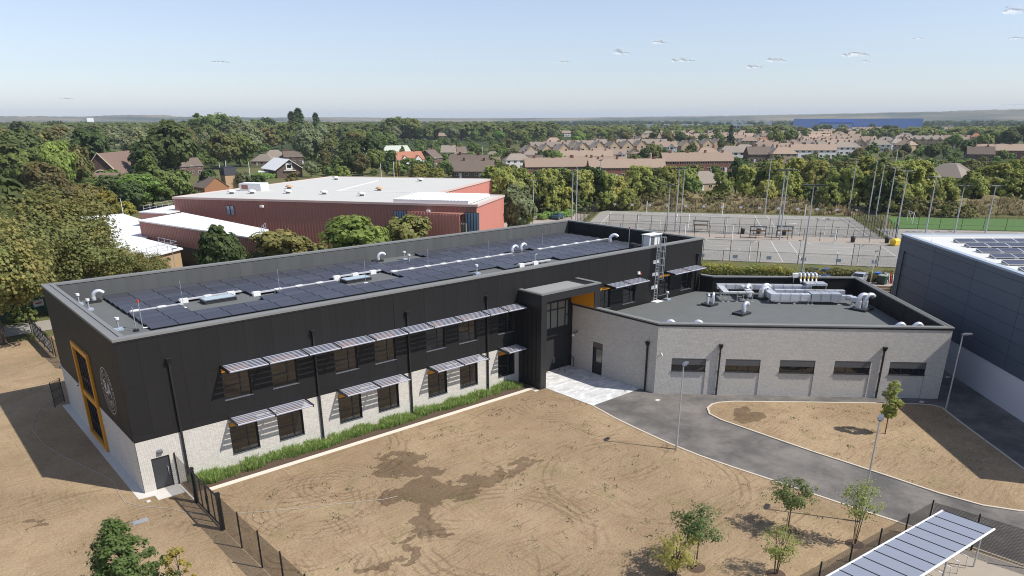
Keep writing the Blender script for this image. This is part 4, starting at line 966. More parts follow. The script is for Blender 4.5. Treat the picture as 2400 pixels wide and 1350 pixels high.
corrugated('louvre', rA+e1*u_of(1008, 515)+nf*1.2, rA+e1*u_of(1058, 515)+nf*2.5, top_z(tuple(rA+e1*u_of(1033, 515)), 546), top_z(tuple(rA+e1*u_of(1033, 515)), 518), mat('grey_louvre', (.20, .19, .165), .6), redhall, .5, .2)
for px in (642, 1012):
    u = u_of(px, 478 if px < 900 else 492); on_front(u-.3, u+.3, 7.6 if px < 900 else 7.7, 8.0, 'floodlight', MT['white'], .2, .5)
# rooftop fans on the red hall
for i, (px, py) in enumerate(((788, 421), (985, 424.5), (678, 442), (889, 446.5), (591, 453.5), (675, 453), (760, 455), (848, 459), (543, 454))):
    x, y_ = at(px, py, HR); org = i in (2, 3)
    r = thing('roof_fan', f'{"orange-brown" if org else "white"} mushroom fan, {["back left", "back right", "left orange", "right orange", "second in front row", "third in front row", "fourth in front row", "fifth in front row", "leftmost in front row"][i]} on red hall roof', 'roof fan', (x, y_, HR), group='mushroom fans on the red hall roof')
    MB().tube([(x, y_, HR-.02), (x, y_, HR+.35)], .42, 12).build('base', MT['sill'], r)
    MB().tube([(x, y_, HR+.35), (x, y_, HR+.5), (x, y_, HR+.75)], [.75, .8, .35], 14).build('hood', MT['orange'] if False else mat('fan_orange', (.55, .33, .18), .6) if org else MT['white'], r)
x, y_ = at(595, 446, HR); r = thing('plant_room', 'white rooftop plant room with a red louvre on the red hall', 'plant room', (x, y_, HR))
o2 = (x, y_); MB().obox(o2, e1, e2, (-2.4, -1.4, HR-.02), (2.6, 1.6, HR+1.5)).build('casing', MT['white'], r); MB().obox(o2, e1, e2, (-1.9, -1.45, HR+.3), (-.4, -1.4, HR+1.2)).build('louvre', MT['redclad'], r)
# lower annexes
HMID = 6.5
ma, mb_, mc, md = Vector((26.5, 92.7)), Vector((36.0, 99.2)), Vector((38.4, 66.4)), Vector((33.6, 58.4))
annex = thing('red_annex', 'lower red corrugated annexe with a white roof left of the red hall', 'annexe', (ma.x, ma.y, 0))
pl = [tuple(ma), tuple(md), tuple(mc), tuple(mb_)]
MB().prism(inset(pl, .15), 0, HMID-.25).build('core', MT['core'], annex); MB().prism(inset(pl, -.15), HMID-.2, HMID).build('roof', MT['roofwhite'], annex)
for a, c in ((ma, md), (md, mc), (mc, mb_), (mb_, ma)): corrugated('wall', a, c, 3.2 if a == ma else 0, HMID-.2, MT['redclad'] if a == ma else MT['redsunlit'], annex, .5)
d = (md-ma).normalized(); n = Vector((d.y, -d.x))
MB().prism([ma+n*.02, md+n*.02, md-n*.1, ma-n*.1], 0, 3.2).build('lower_wall', MT['frame'], annex)
la = (md-ma).length
for k in range(6):
    u = la*(.62+.055*k); w_ = MB().prism([ma+d*u+n*.03, ma+d*(u+1.7)+n*.03, ma+d*(u+1.7)+n*.1, ma+d*u+n*.1], 1.9, 2.8).build('window', MT['black'], annex)
    MB().prism([ma+d*(u+.1)+n*.1, ma+d*(u+1.6)+n*.1, ma+d*(u+1.6)+n*.12, ma+d*(u+.1)+n*.12], 2.0, 2.7).build('pane', MT['buff'] if k % 2 else MT['white'], w_)
LOWH = 3.8; lw = [(18.7, 68.3), (27.3, 74.5), (25.8, 89.0), (33, 100), (33, 130), (12, 130)]
low = thing('flat_roof_annex', 'low buff brick annexe with a wide white flat roof among the trees', 'annexe', (18.7, 68.3, 0))
MB().prism(inset(lw, .2), 0, LOWH-.25).build('wall', MT['buff'], low); MB().prism(inset(lw, -.2), LOWH-.22, LOWH).build('roof', MT['roofwhite'], low)
lb = [(30.4, 106.2), (33.5, 100.3), (41, 106), (38.9, 113.6)]
q = thing('red_annex', 'small red flat-roofed block with roof railings at the far left of the red hall', 'annexe', (30.4, 106.2, 0)); MB().prism(lb, 0, HMID-.2).build('wall', MT['redclad'], q); MB().prism(inset(lb, -.15), HMID-.2, HMID).build('roof', MT['roofwhite'], q)
def railing(pts, z, lab):
    r = thing('roof_railing', lab, 'railing', (*pts[0], z), group='roof railings'); b = MB(); pb = MB()
    for a, c in zip(pts[:-1], pts[1:]):
        a, c = Vector(a), Vector(c); k = max(1, int((c-a).length/2)); 
        for i in range(k+1): p = a.lerp(c, i/k); pb.tube([(p.x, p.y, z), (p.x, p.y, z+1.1)], .04, 4)
        for h in (.55, 1.1): b.tube([(a.x, a.y, z+h), (c.x, c.y, z+h)], .035, 4)
    b.build('rail', MT['galv'], r); pb.build('post', MT['galv'], r)
railing([(19.2, 69.2), (26.8, 74.6), (25.9, 81)], LOWH, 'galvanised railing along the edge of the low white roof'); railing([(34.2, 59.6), (38.0, 66)], HMID, 'galvanised railing at the end of the red annexe roof'); railing([(31, 105.5), (38.9, 112.8)], HMID, 'galvanised railing on the far left red block')
MB_ = None
r = thing('brick_chimney', 'square buff brick boiler chimney with dark top behind the red hall', 'chimney', (*at(541, 447), 0)); x, y_ = at(541, 450)
hch = top_z((x, y_), 391); MB().box((x-2, y_-2, 0), (x+2, y_+2, hch-2.6)).build('shaft', MT['buff'], r); MB().box((x-2.1, y_-2.1, hch-2.6), (x+2.1, y_+2.1, hch-.2)).build('cap', mat('slate_cap', (.06, .06, .07), .7), r); MB().box((x-1.7, y_-1.7, hch-.2), (x+1.7, y_+1.7, hch)).build('lid', MT['frame'], r)
# church
MT['tile'] = mat('brown_roof_tile', (.19, .125, .10), .9, var=.14, scale=.5, dscale=4); MT['dkbrick'] = mat('dark_brick', (.10, .062, .048), .9, var=.2, scale=1, dscale=6); MT['stone'] = mat('pale_stone', (.46, .38, .28), .9)
cx, cyy = at(262, 425); ch = thing('church', 'dark brick church with a steep tiled roof and round gable window', 'church', (cx, cyy, 0)); cxd = Vector((.94, -.34)).normalized(); cyd = Vector((-cxd.y, cxd.x)); sc_ = 285
o3 = (cx-12, cyy+2); gx, gy = Vector((.78, -.62)).normalized(), Vector((.62, .78)).normalized()
def gable_block(o, ex, ey, w_, l, he, hr, parent, wm, rm, ov=.3, nm='wall'):
    """gabled block: width along ex, length along ey, ridge along ey; returns wall, roof"""
    P = lambda u, v, z: (o[0]+ex[0]*u+ey[0]*v, o[1]+ex[1]*u+ey[1]*v, z)
    h = w_/2
    W = MB().add([P(-h, 0, 0), P(h, 0, 0), P(h, 0, he), P(0, 0, hr), P(-h, 0, he), P(-h, l, 0), P(h, l, 0), P(h, l, he), P(0, l, hr), P(-h, l, he)],
        [(0, 1, 2, 3, 4), (9, 8, 7, 6, 5), (1, 6, 7, 2), (5, 0, 4, 9)]).build(nm, wm, parent)
    s = (hr-he)/h; t = .22; z = he-s*ov
    Rf = MB().add([P(-h-ov, -ov, z), P(0, -ov, hr), P(0, l+ov, hr), P(-h-ov, l+ov, z), P(h+ov, -ov, z), P(h+ov, l+ov, z)]+[P(-h-ov, -ov, z+t), P(0, -ov, hr+t), P(0, l+ov, hr+t), P(-h-ov, l+ov, z+t), P(h+ov, -ov, z+t), P(h+ov, l+ov, z+t)],
        [(6, 7, 8, 9)[::-1], (7, 10, 11, 8)[::-1], (0, 1, 7, 6), (1, 4, 10, 7), (2, 3, 9, 8), (5, 2, 8, 11), (3, 0, 6, 9), (4, 5, 11, 10), (0, 3, 2, 1), (1, 2, 5, 4)]).build('roof', rm, parent)
    return W, Rf
gp = at(243, 436); hr_ = top_z(gp, 361); gable_block(gp, (.84, -.54), (.60, .80), 16, 36, hr_-9.5, hr_, ch, MT['dkbrick'], MT['tile'])
P = lambda u, v, z: (gp[0]+.84*u+.60*v, gp[1]-.54*u+.80*v, z)
b = MB(); ring = [P(2.9*math.cos(t), -.1, hr_-8.6+2.9*math.sin(t)) for t in np.linspace(0, 2*math.pi, 25)]; b.tube(ring, .28, 6, caps=False); rw = b.build('rose_window', MT['stone'], ch)
b = MB(); pts = [P(2.7*math.cos(t), -.05, hr_-8.6+2.7*math.sin(t)) for t in np.linspace(0, 2*math.pi, 24, endpoint=False)]; b.add(pts, [tuple(range(24))]); b.build('glass', MT['glass'], rw)
b = MB()
for t in np.linspace(0, math.pi, 5)[:-1]: b.tube([P(2.7*math.cos(t), -.12, hr_-8.6+2.7*math.sin(t)), P(-2.7*math.cos(t), -.12, hr_-8.6-2.7*math.sin(t))], .14, 4)
b.build('tracery', MT['stone'], rw)
b = MB(); b.tube([P(-8.3, -.35, hr_-9.6), P(0, -.35, hr_+.3), P(8.3, -.35, hr_-9.6)], .3, 4); b.build('gable_coping', MT['stone'], ch)
p5_ = at(250, 452); MB().add([(p5_[0]+.84*u+.60*v, p5_[1]-.54*u+.80*v, z) for u, v, z in ((-9, -2, 0), (14, -2, 0), (14, 8, 0), (-9, 8, 0), (-9, -2, 3.4), (14, -2, 3.4), (14, 8, 3.4), (-9, 8, 3.4), (-4, 4, 6.2), (9, 4, 6.2))],
    [(0, 1, 5, 4), (1, 2, 6, 5), (2, 3, 7, 6), (3, 0, 4, 7), (4, 5, 9, 8), (5, 6, 9), (6, 7, 8, 9), (7, 4, 8)]).build('porch', MT['tile'], ch)
# ------------------------------------------------------------------ vegetation
def leaf_mat(name, col, var=.28, hue=.04, trans=.54, nscale=.5, objvar=.18, col2=None):
    m = bpy.data.materials.new(name); m.use_nodes = True; t = m.node_tree; L = t.links; b = t.nodes['Principled BSDF']
    b.inputs['Roughness'].default_value = .6; b.inputs['Specular IOR Level'].default_value = .25
    g = t.nodes.new('ShaderNodeNewGeometry'); oi = t.nodes.new('ShaderNodeObjectInfo'); tc = t.nodes.new('ShaderNodeTexCoord')
    no = t.nodes.new('ShaderNodeTexNoise'); no.inputs['Scale'].default_value = nscale; no.inputs['Detail'].default_value = 3; L.new(tc.outputs['Object'], no.inputs[0])
    def rng(o, a, c):
        n = t.nodes.new('ShaderNodeMapRange'); n.inputs[3].default_value = a; n.inputs[4].default_value = c; L.new(o, n.inputs[0]); return n.outputs[0]
    def mul(a, c):
        n = t.nodes.new('ShaderNodeMath'); n.operation = 'MULTIPLY'; L.new(a, n.inputs[0]); L.new(c, n.inputs[1]); return n.outputs[0]
    v = mul(mul(rng(g.outputs['Random Per Island'], 1-var, 1+var), rng(no.outputs['Fac'], .62, 1.38)), rng(oi.outputs['Random'], 1-objvar, 1+objvar))
    hs = t.nodes.new('ShaderNodeHueSaturation'); L.new(v, hs.inputs['Value'])
    ml = t.nodes.new('ShaderNodeMath'); ml.operation = 'MULTIPLY'; ml.inputs[1].default_value = 7.31; L.new(oi.outputs['Random'], ml.inputs[0]); fr = t.nodes.new('ShaderNodeMath'); fr.operation = 'FRACT'; L.new(ml.outputs[0], fr.inputs[0])
    L.new(rng(fr.outputs[0], .5-hue*.6, .5+hue*.6), hs.inputs['Hue']); hs.inputs['Saturation'].default_value = .88
    if col2 is not None:
        mx = t.nodes.new('ShaderNodeMix'); mx.data_type = 'RGBA'; mx.inputs[6].default_value = (*col, 1); mx.inputs[7].default_value = (*col2, 1)
        n2 = t.nodes.new('ShaderNodeTexNoise'); n2.inputs['Scale'].default_value = nscale*.6; L.new(tc.outputs['Object'], n2.inputs[0])
        ad = t.nodes.new('ShaderNodeMath'); ad.operation = 'MULTIPLY_ADD'; L.new(g.outputs['Random Per Island'], ad.inputs[0]); ad.inputs[1].default_value = .35; L.new(n2.outputs['Fac'], ad.inputs[2])
        mr = t.nodes.new('ShaderNodeMapRange'); mr.inputs[1].default_value = .55; mr.inputs[2].default_value = .85; L.new(ad.outputs[0], mr.inputs[0]); L.new(mr.outputs[0], mx.inputs[0]); L.new(mx.outputs[2], hs.inputs['Color'])
    else: hs.inputs['Color'].default_value = (*col, 1)
    L.new(hs.outputs[0], b.inputs['Base Color'])
    tr = t.nodes.new('ShaderNodeBsdfTranslucent'); L.new(hs.outputs[0], tr.inputs[0]); mx = t.nodes.new('ShaderNodeMixShader'); mx.inputs[0].default_value = trans
    L.new(b.outputs[0], mx.inputs[1]); L.new(tr.outputs[0], mx.inputs[2]); L.new(mx.outputs[0], t.nodes['Material Output'].inputs[0]); return m
LM = dict(
 green=leaf_mat('leaf_green', (0.212, 0.268, 0.056)), dark=leaf_mat('leaf_dark', (0.124, 0.171, 0.045)), olive=leaf_mat('leaf_olive', (0.262, 0.268, 0.066), col2=(0.284, 0.242, 0.065)),
 willow=leaf_mat('leaf_yellow_green', (0.446, 0.453, 0.084), col2=(0.297, 0.340, 0.065)), silver=leaf_mat('leaf_silver', (0.290, 0.327, 0.149)), bright=leaf_mat('leaf_bright', (0.262, 0.369, 0.058)),
 yellow=leaf_mat('leaf_yellow', (0.609, 0.510, 0.036), col2=(0.312, 0.327, 0.054)), rust=leaf_mat('leaf_rust', (0.266, 0.226, 0.068), col2=(0.203, 0.220, 0.061)),
 autumn=leaf_mat('leaf_olive_brown', (0.212, 0.257, 0.066), col2=(0.305, 0.276, 0.069)), pine=leaf_mat('leaf_pine', (0.106, 0.156, 0.065)), sapl=leaf_mat('leaf_sapling', (0.176, 0.268, 0.071)))
BARK = mat('bark', (.085, .068, .052), .95, var=.25, scale=2); BARKP = mat('pale_bark', (.26, .22, .17), .9, var=.3, scale=2)
def leaf_quads(C, N, size, rs, asp=1.0):
    """square leaves at C with rough normals N"""
    n = len(C); N = N/np.linalg.norm(N, axis=1, keepdims=True); r = rs.randn(n, 3); u = np.cross(N, r); u /= np.linalg.norm(u, axis=1, keepdims=True)+1e-9; v = np.cross(N, u)
    s = (size*(.6+.8*rs.rand(n)))[:, None]/2; u = u*s*asp; v = v*s
    V = np.stack([C-u-v, C+u-v*.6, C+u*.8+v, C-u*.7+v*.9], 1).reshape(-1, 3); return V
def crown(rs, h, shape, ncl, nl, leaf, wr=.42, base=.22):
    """leaf cloud of a tree of height h"""
    cs = []; crs = []
    for i in range(ncl):
        if shape == 'round':
            d = rs.randn(3); d /= np.linalg.norm(d); d[2] = d[2]*.9+.08; r = .45+.55*rs.rand()**.6; lump = 1+.16*math.sin(3*math.atan2(d[1], d[0])+d[2]*5+ncl)
            c = np.array([d[0]*wr*h*r*lump, d[1]*wr*h*r*lump, h*(base+(1-base)/2)+d[2]*h*(1-base)*.43*r]); q = .085*h*(.7+.8*rs.rand())
        elif shape == 'dome':
            t = rs.rand()**.7; a = rs.rand()*2*math.pi; z = base+(.95-base)*t; rad = wr*h*math.sqrt(max(0, 1-(t*.97)**2.2))*(.55+.45*rs.rand()**.5)*(1+.13*math.sin(3*a+2)); c = np.array([rad*math.cos(a), rad*math.sin(a), h*z]); q = .08*h*(.7+.7*rs.rand())
        elif shape == 'poplar':
            t = rs.rand(); a = rs.rand()*2*math.pi; rad = wr*h*(math.sin(math.pi*(.12+.86*t))**.7)*(.6+.4*rs.rand()); c = np.array([rad*math.cos(a), rad*math.sin(a), h*(base+(.97-base)*t)]); q = .045*h*(.8+.5*rs.rand())
        elif shape == 'cone':
            k = rs.randint(0, 9); t = (k+.3*rs.rand())/9; a = rs.randint(0, 7)*2*math.pi/7+k*.5; rad = wr*h*(1-t)**.8*(.25+.75*rs.rand()); c = np.array([rad*math.cos(a), rad*math.sin(a), h*(base+(.96-base)*t)-rad*.12]); q = .055*h*(.7+.6*rs.rand())
        elif shape == 'lobed':
            if i == 0: lob = [(np.array([.24*wr*2*math.cos(a)*q, .24*wr*2*math.sin(a)*q, zz]), rr) for a, q, zz, rr in [(rs.rand()*6.28, rs.rand()+.3, base+.28+.5*rs.rand()*(k < 5), .16+.12*rs.rand()) for k in range(6)]]+[(np.array([0, 0, .8]), .16)]
            lc, lr = lob[rs.randint(len(lob))]; d = rs.randn(3); d /= np.linalg.norm(d); c = (lc+d*lr*(.4+.6*rs.rand()**.5)*np.array([1.15, 1.15, .85]))*h; c[2] = max(c[2], base*h); q = .07*h*(.6+.8*rs.rand())
        elif shape == 'conic':
            t = rs.rand()**1.25; a = rs.rand()*2*math.pi; rad = wr*h*(1-t)**.75*(.35+.65*rs.rand()**.5)*(1+.22*math.sin(3*a+1)); c = np.array([rad*math.cos(a), rad*math.sin(a), h*(base+(.98-base)*t)]); q = .06*h*(.55+.6*rs.rand())
        elif shape == 'spread':
            a = rs.rand()*2*math.pi; r = rs.rand()**.55; rad = wr*h*r; z = .92-.30*r*r-.28*rs.rand(); c = np.array([rad*math.cos(a), rad*math.sin(a), h*z]); q = .075*h*(.6+.7*rs.rand())
        cs.append(c); crs.append(q)
    cs = np.array(cs); crs = np.array(crs); idx = np.repeat(np.arange(ncl), nl); n = len(idx)
    d = rs.randn(n, 3); d /= np.linalg.norm(d, axis=1, keepdims=True); r = rs.rand(n, 1)**.45
    C = cs[idx]+d*r*crs[idx][:, None]*np.array([1.15, 1.15, .85]); mid = np.array([0, 0, h*.5]); o = C-mid; o /= np.linalg.norm(o, axis=1, keepdims=True)
    N = d*.55+o*.8+rs.randn(n, 3)*.38+np.array([0, 0, .5]); return leaf_quads(C, N, leaf, rs), cs
def trunk_mb(h, rs, cs, base, nb=7, r=None, wob=.03):
    b = MB(); r = r or h*.022; top = h*.8
    pts = [(rs.randn()*wob*h*.4*(k > 0), rs.randn()*wob*h*.4*(k > 0), top*k/5-.05*(k == 0)) for k in range(6)]; b.tube(pts, [r*(1.35 if k == 0 else 1-.15*k) for k in range(6)], 7)
    for i in range(nb):
        c = cs[rs.randint(len(cs))]; t = base*.9+.35*rs.rand(); s = Vector((0, 0, h*min(t, .7))); e = Vector(c)
        m = s.lerp(e, .5)+Vector((0, 0, h*.05)); b.tube([s, m, e], [r*.5, r*.32, r*.1], 5)
    return b
TREE = {}
def tree_proto(key, name, lm, shape, ncl, nl, leaf, wr=.42, base=.22, h=10., seed=1, bark=None, nb=7):
    rs = np.random.RandomState(seed); V, cs = crown(rs, h, shape, ncl, nl, leaf, wr, base)
    r = thing(name, 'x', 'tree', (0, 0, -500)); r.location = (0, 0, 0)
    me = np_mesh('crown', V, np.arange(len(V)).reshape(-1, 4), [LM[lm]]); link('crown', me, r)
    trunk_mb(h, rs, cs, base, nb).build('trunk', bark or BARK, r); TREE[key] = [r, True, h]; return r
tree_proto('oak1', 'broadleaf_tree', 'green', 'round', 110, 46, .62, .44, .12, seed=1); tree_proto('oak2', 'broadleaf_tree', 'dark', 'round', 100, 46, .62, .40, .10, seed=2)
tree_proto('oak3', 'broadleaf_tree', 'olive', 'round', 110, 44, .6, .46, .12, seed=3); tree_proto('silver', 'silver_tree', 'silver', 'round', 110, 46, .55, .38, .12, seed=4)
tree_proto('willow', 'willow_tree', 'willow', 'dome', 110, 46, .5, .58, .03, seed=5); tree_proto('willow2', 'willow_tree', 'willow', 'round', 110, 46, .5, .52, .03, seed=15)
tree_proto('poplar', 'poplar_tree', 'dark', 'poplar', 90, 34, .5, .11, .04, seed=6); tree_proto('rust', 'rust_tree', 'rust', 'round', 100, 44, .58, .36, .10, seed=7)
tree_proto('bright', 'broadleaf_tree', 'bright', 'round', 110, 50, .5, .42, .08, seed=8); tree_proto('cedar', 'cedar_tree', 'pine', 'cone', 120, 44, .5, .38, .06, seed=9)
tree_proto('yellow', 'yellow_tree', 'yellow', 'dome', 90, 44, .5, .5, .06, seed=10); tree_proto('bush', 'bush', 'olive', 'dome', 60, 40, .8, .75, .0, seed=11); tree_proto('bushg', 'bush', 'green', 'dome', 60, 40, .8, .75, .0, seed=12)
KINDW = dict(oak1='mid-green round tree', oak2='dark green round tree', oak3='olive green round tree', silver='silvery green tree', willow='yellow-green domed willow', willow2='yellow-green bushy willow', poplar='dark upright poplar', rust='rust-tinged tree',
 bright='bright green tree', cedar='dark evergreen tree', yellow='bright yellow-green tree', bush='olive bush', bushg='green bush', sparse='open olive-brown tree', tallw='tall golden green tree')
seen_lab = {}
def tree(kind, px, base, top, w=1.0, where='', rz=None, loc=None, h=None, group=None):
    if kind+'b' in TREE and rvar.random() < .5: kind += 'b'
    r, fresh, ph = TREE[kind]; x, y = loc or at(px, base); hh = h or max(2.0, top_z((x, y), top)); s = hh/ph
    key = (kind, where); seen_lab.setdefault(key, []).append(0)
    sc = (s*w, s*w, s); rz = random.random()*6.28 if rz is None else rz
    if fresh: r.location = (x, y, -.03); r.scale = sc; r.rotation_euler = (0, 0, rz); TREE[kind][1] = False; o = r
    else: o = copy_tree(r, (x, y, -.03), rz, sc=sc)
    o['group'] = group or ('trees '+where); TL.append((o, kind, where, px)); return o
TL = []
# near trees left of the long block: open crowns, many bare pale branches
def sparse_proto(key, seed, h=14., ncl=200, nl=95, leaf=.25, lm='autumn', wr=.40):
    rs = np.random.RandomState(seed); V, cs = crown(rs, h, 'round', ncl, nl, leaf, wr, .16)
    r = thing('open_tree', 'x', 'tree', (0, 0, 0)); link('crown', np_mesh('crown', V, np.arange(len(V)).reshape(-1, 4), [LM[lm]]), r)
    b = trunk_mb(h, rs, cs, .16, 10, .34)
    b.build('trunk', BARK, r); b = MB()
    for i in range(34):
        c = cs[rs.randint(len(cs))]; d = np.array(c)-np.array([0, 0, h*.45]); e = np.array(c)+d/np.linalg.norm(d)*h*.045; m = (np.array(c)*.6+np.array([0, 0, h*.4])*.4)
        b.tube([tuple(m), tuple(c), tuple(e+rs.randn(3)*.3)], [.06, .035, .012], 4)
        for k in range(2): b.tube([tuple(c), tuple(np.array(c)+rs.randn(3)*.8)], [.025, .008], 4)
    o = b.build('bare_branch', BARKP, r); o['kind'] = 'stuff'; TREE[key] = [r, True, h]
sparse_proto('sparse', 21); LM['tallw'] = LM['willow']
tree_proto('oak1b', 'broadleaf_tree', 'green', 'lobed', 120, 44, .58, .5, .10, seed=51); tree_proto('oak3b', 'broadleaf_tree', 'olive', 'lobed', 120, 44, .55, .5, .10, seed=52); tree_proto('willow2b', 'willow_tree', 'willow', 'lobed', 120, 46, .46, .6, .03, seed=53); tree_proto('oak2b', 'broadleaf_tree', 'dark', 'lobed', 120, 44, .55, .45, .08, seed=54)
for k_ in ('oak1', 'oak2', 'oak3', 'willow2'): KINDW[k_+'b'] = dict(oak1='mid-green lobed tree', oak2='dark green lobed tree', oak3='olive green lobed tree', willow2='yellow-green lobed willow')[k_]
rvar = random.Random(33)
W1 = 'beside the left end of the school'
for a in (('sparse', 8, 806, 478, 1.05), ('sparse', 70, 742, 440, 1.15), ('sparse', 150, 715, 418, 1.1), ('sparse', 205, 722, 500, 1.2), ('sparse', 275, 700, 560, 1.1), ('sparse', 352, 690, 585, 1.25), ('oak2', 35, 735, 590, 1.1), ('sparse', 20, 690, 420, 1.1), ('oak2', 12, 735, 360, .9), ('bushg', 58, 757, 715, 1)):
    tree(*a, where=W1)
W2 = 'between the school and the red hall'
for a in (('oak2', 530, 680, 521, .75), ('oak3', 640, 672, 534, 1.35), ('oak3', 700, 665, 550, 1.25), ('bright', 843, 640, 491, 1.15), ('oak3', 955, 615, 496, 1.0), ('silver', 1210, 562, 425, .75), ('silver', 1190, 540, 455, .7), ('willow2', 1225, 545, 470, .6)): tree(*a, where=W2)
W3 = 'around the church'
for a in (('oak1', 360, 487, 345, .7), ('cedar', 352, 470, 342, 1.15), ('bright', 340, 492, 398, 1.2), ('oak1', 410, 486, 400, 1.0), ('yellow', 258, 508, 447, 1.0), ('yellow', 300, 515, 470, 1.0), ('oak2', 275, 486, 408, 1.15), ('bright', 152, 470, 318, .62), ('rust', 196, 462, 335, .7), ('oak3', 118, 475, 372, .9), ('oak1', 70, 470, 340, .9), ('oak2', 25, 470, 310, .9), ('oak1', 448, 482, 430, 1.1), ('oak2', 318, 500, 420, .9), ('oak3', 215, 500, 425, 1.1), ('rust', 150, 505, 400, .9), ('oak1', 215, 470, 400, .8), ('oak2', 500, 452, 395, 1), ('silver', 575, 450, 398, .8), ('oak2', 610, 448, 408, 1.1), ('oak3', 690, 432, 402, 1.2)): tree(*a, where=W3)
W4 = 'in the wood beyond the red hall'
rt = random.Random(5)
for row, (base, x0, x1, step, hs, kinds) in enumerate(((425, -10, 470, 46, (15, 24), ('oak1', 'oak2', 'oak3', 'oak1', 'rust')), (392, -10, 900, 40, (14, 22), ('oak1', 'oak2', 'oak3', 'silver', 'oak1', 'rust')), (366, 380, 1000, 34, (13, 21), ('oak1', 'oak2', 'silver', 'oak3')),
        (350, -10, 1180, 33, (14, 23), ('oak1', 'oak2', 'oak3', 'oak1', 'silver')), (331, 0, 1250, 30, (14, 24), ('oak1', 'oak2', 'oak3', 'oak1', 'silver', 'bright')), (316, 0, 1300, 30, (14, 25), ('oak1', 'oak2', 'oak1', 'oak3')))):
    x = x0+rt.random()*step
    while x < x1:
        free = not (row == 1 and (590 < x < 710 or 425 < x < 490) or row == 0 and 225 < x < 330 or row == 1 and 215 < x < 330 or row == 2 and (595 < x < 705 or 735 < x < 815) or row in (2, 3) and 930 < x < 1190)
        if free:
            bb = base+rt.uniform(-4, 4); xy = at(x, bb); hh = rt.uniform(*hs)*(1.12 if 380 < x < 680 else .82 if x > 760 else 1.0)
            tree(rt.choice(kinds), x, bb, 0, rt.uniform(.85, 1.15), W4, loc=xy, h=hh)
        x += step*rt.uniform(.75, 1.25)
for a in (('poplar', 706, 335, 252, 1.25), ('poplar', 690, 337, 260, 1.2), ('poplar', 745, 332, 263, 1.1), ('oak1', 470, 345, 262, 1.1), ('oak1', 520, 348, 262, 1.15), ('silver', 560, 350, 270, 1.0), ('silver', 620, 352, 305, 1.0), ('silver', 720, 362, 285, .8), ('silver', 745, 365, 300, .8), ('rust', 445, 372, 292, .8), ('oak1', 930, 330, 272, 1.3), ('oak1', 960, 330, 274, 1.2),
          ('oak2', 825, 408, 325, .8), ('rust', 850, 412, 355, .9), ('oak1', 880, 408, 345, .8), ('oak2', 920, 398, 350, .8), ('rust', 768, 402, 360, .7), ('silver', 730, 415, 375, .9), ('willow', 805, 425, 388, 1.0), ('willow', 985, 430, 383, 1.1), ('willow', 1025, 432, 392, 1.0), ('oak2', 905, 415, 375, .7), ('oak1', 945, 378, 340, .8), ('oak2', 1055, 418, 388, .8)): tree(*a, where=W4)
W5 = 'in the belt behind the courts'
for a in (('willow', 1215, 500, 392, .8), ('willow2', 1350, 494, 388, .8), ('willow2', 1410, 492, 396, .8), ('willow', 1560, 474, 386, .75), ('willow2', 1690, 470, 398, .7), ('willow2', 1735, 468, 382, .8), ('willow', 1835, 480, 392, .8), ('willow2', 1985, 492, 382, .8), ('willow', 2070, 496, 380, .8), ('willow2', 2110, 496, 378, .85), ('willow2', 2330, 482, 378, .9), ('willow', 2360, 484, 395, .9), ('willow', 2275, 486, 410, .8), ('willow', 1790, 486, 420, .8), ('willow', 1940, 494, 425, .8), ('willow2', 1150, 498, 383, .85), ('willow2', 1190, 505, 385, .75), ('cedar', 1240, 498, 400, 1.0), ('willow', 1285, 498, 393, .75), ('oak2', 1262, 500, 415, .9), ('willow2', 1315, 498, 430, .9), ('oak2', 1340, 495, 398, .9), ('oak1', 1375, 492, 400, .8), ('oak2', 1400, 490, 388, .9), ('willow', 1440, 488, 408, .85), ('willow2', 1490, 478, 378, .85), ('oak1', 1528, 480, 410, .9), ('oak2', 1545, 472, 392, .9), ('willow', 1605, 468, 392, .8), ('oak1', 1620, 470, 415, .9), ('oak2', 1575, 470, 410, 1), ('oak2', 1722, 458, 368, .85), ('oak1', 1745, 462, 395, .9), ('oak1', 1780, 465, 385, .9), ('willow2', 1815, 468, 368, .85), ('willow2', 1855, 472, 365, .85), ('willow', 1905, 475, 372, .85), ('oak2', 1935, 480, 400, .8),
          ('willow2', 1960, 490, 385, .8), ('willow2', 2010, 485, 360, .9), ('oak1', 2050, 492, 365, .9), ('willow2', 2090, 488, 372, .85), ('willow', 2130, 490, 372, .8), ('oak1', 2165, 492, 388, .8), ('willow2', 2195, 492, 405, .8), ('oak2', 2060, 500, 420, 1), ('bushg', 1950, 492, 455, 1), ('willow2', 2255, 480, 395, .8), ('willow2', 2300, 478, 385, .9), ('oak1', 2340, 476, 372, .9), ('willow2', 2385, 478, 362, .9), ('oak2', 2290, 484, 430, 1), ('willow2', 2420, 480, 358, .9), ('oak1', 1880, 480, 425, .9), ('bush', 1830, 482, 440, .9), ('willow', 1760, 482, 440, .9), ('bush', 1795, 485, 452, .9), ('bush', 1555, 484, 442, .9), ('bush', 1600, 486, 446, 1), ('bush', 1665, 486, 448, 1.1), ('bush', 1700, 484, 446, 1.1), ('bush', 1735, 484, 450, 1), ('bush', 1520, 486, 450, .9), ('bush', 2140, 505, 460, 1), ('bush', 2185, 505, 465, 1.1), ('bush', 2225, 508, 470, 1), ('bush', 2265, 510, 478, .9), ('oak3', 2210, 490, 440, 1), ('bush', 1850, 490, 460, .9), ('bushg', 1905, 492, 456, .9), ('bushg', 1350, 498, 460, 1), ('bushg', 1390, 494, 458, 1), ('bushg', 1290, 500, 465, 1), ('willow', 1470, 492, 440, .9)): tree(*a, where=W5)
W6 = 'among the houses of the estate'
ht = random.Random(9)
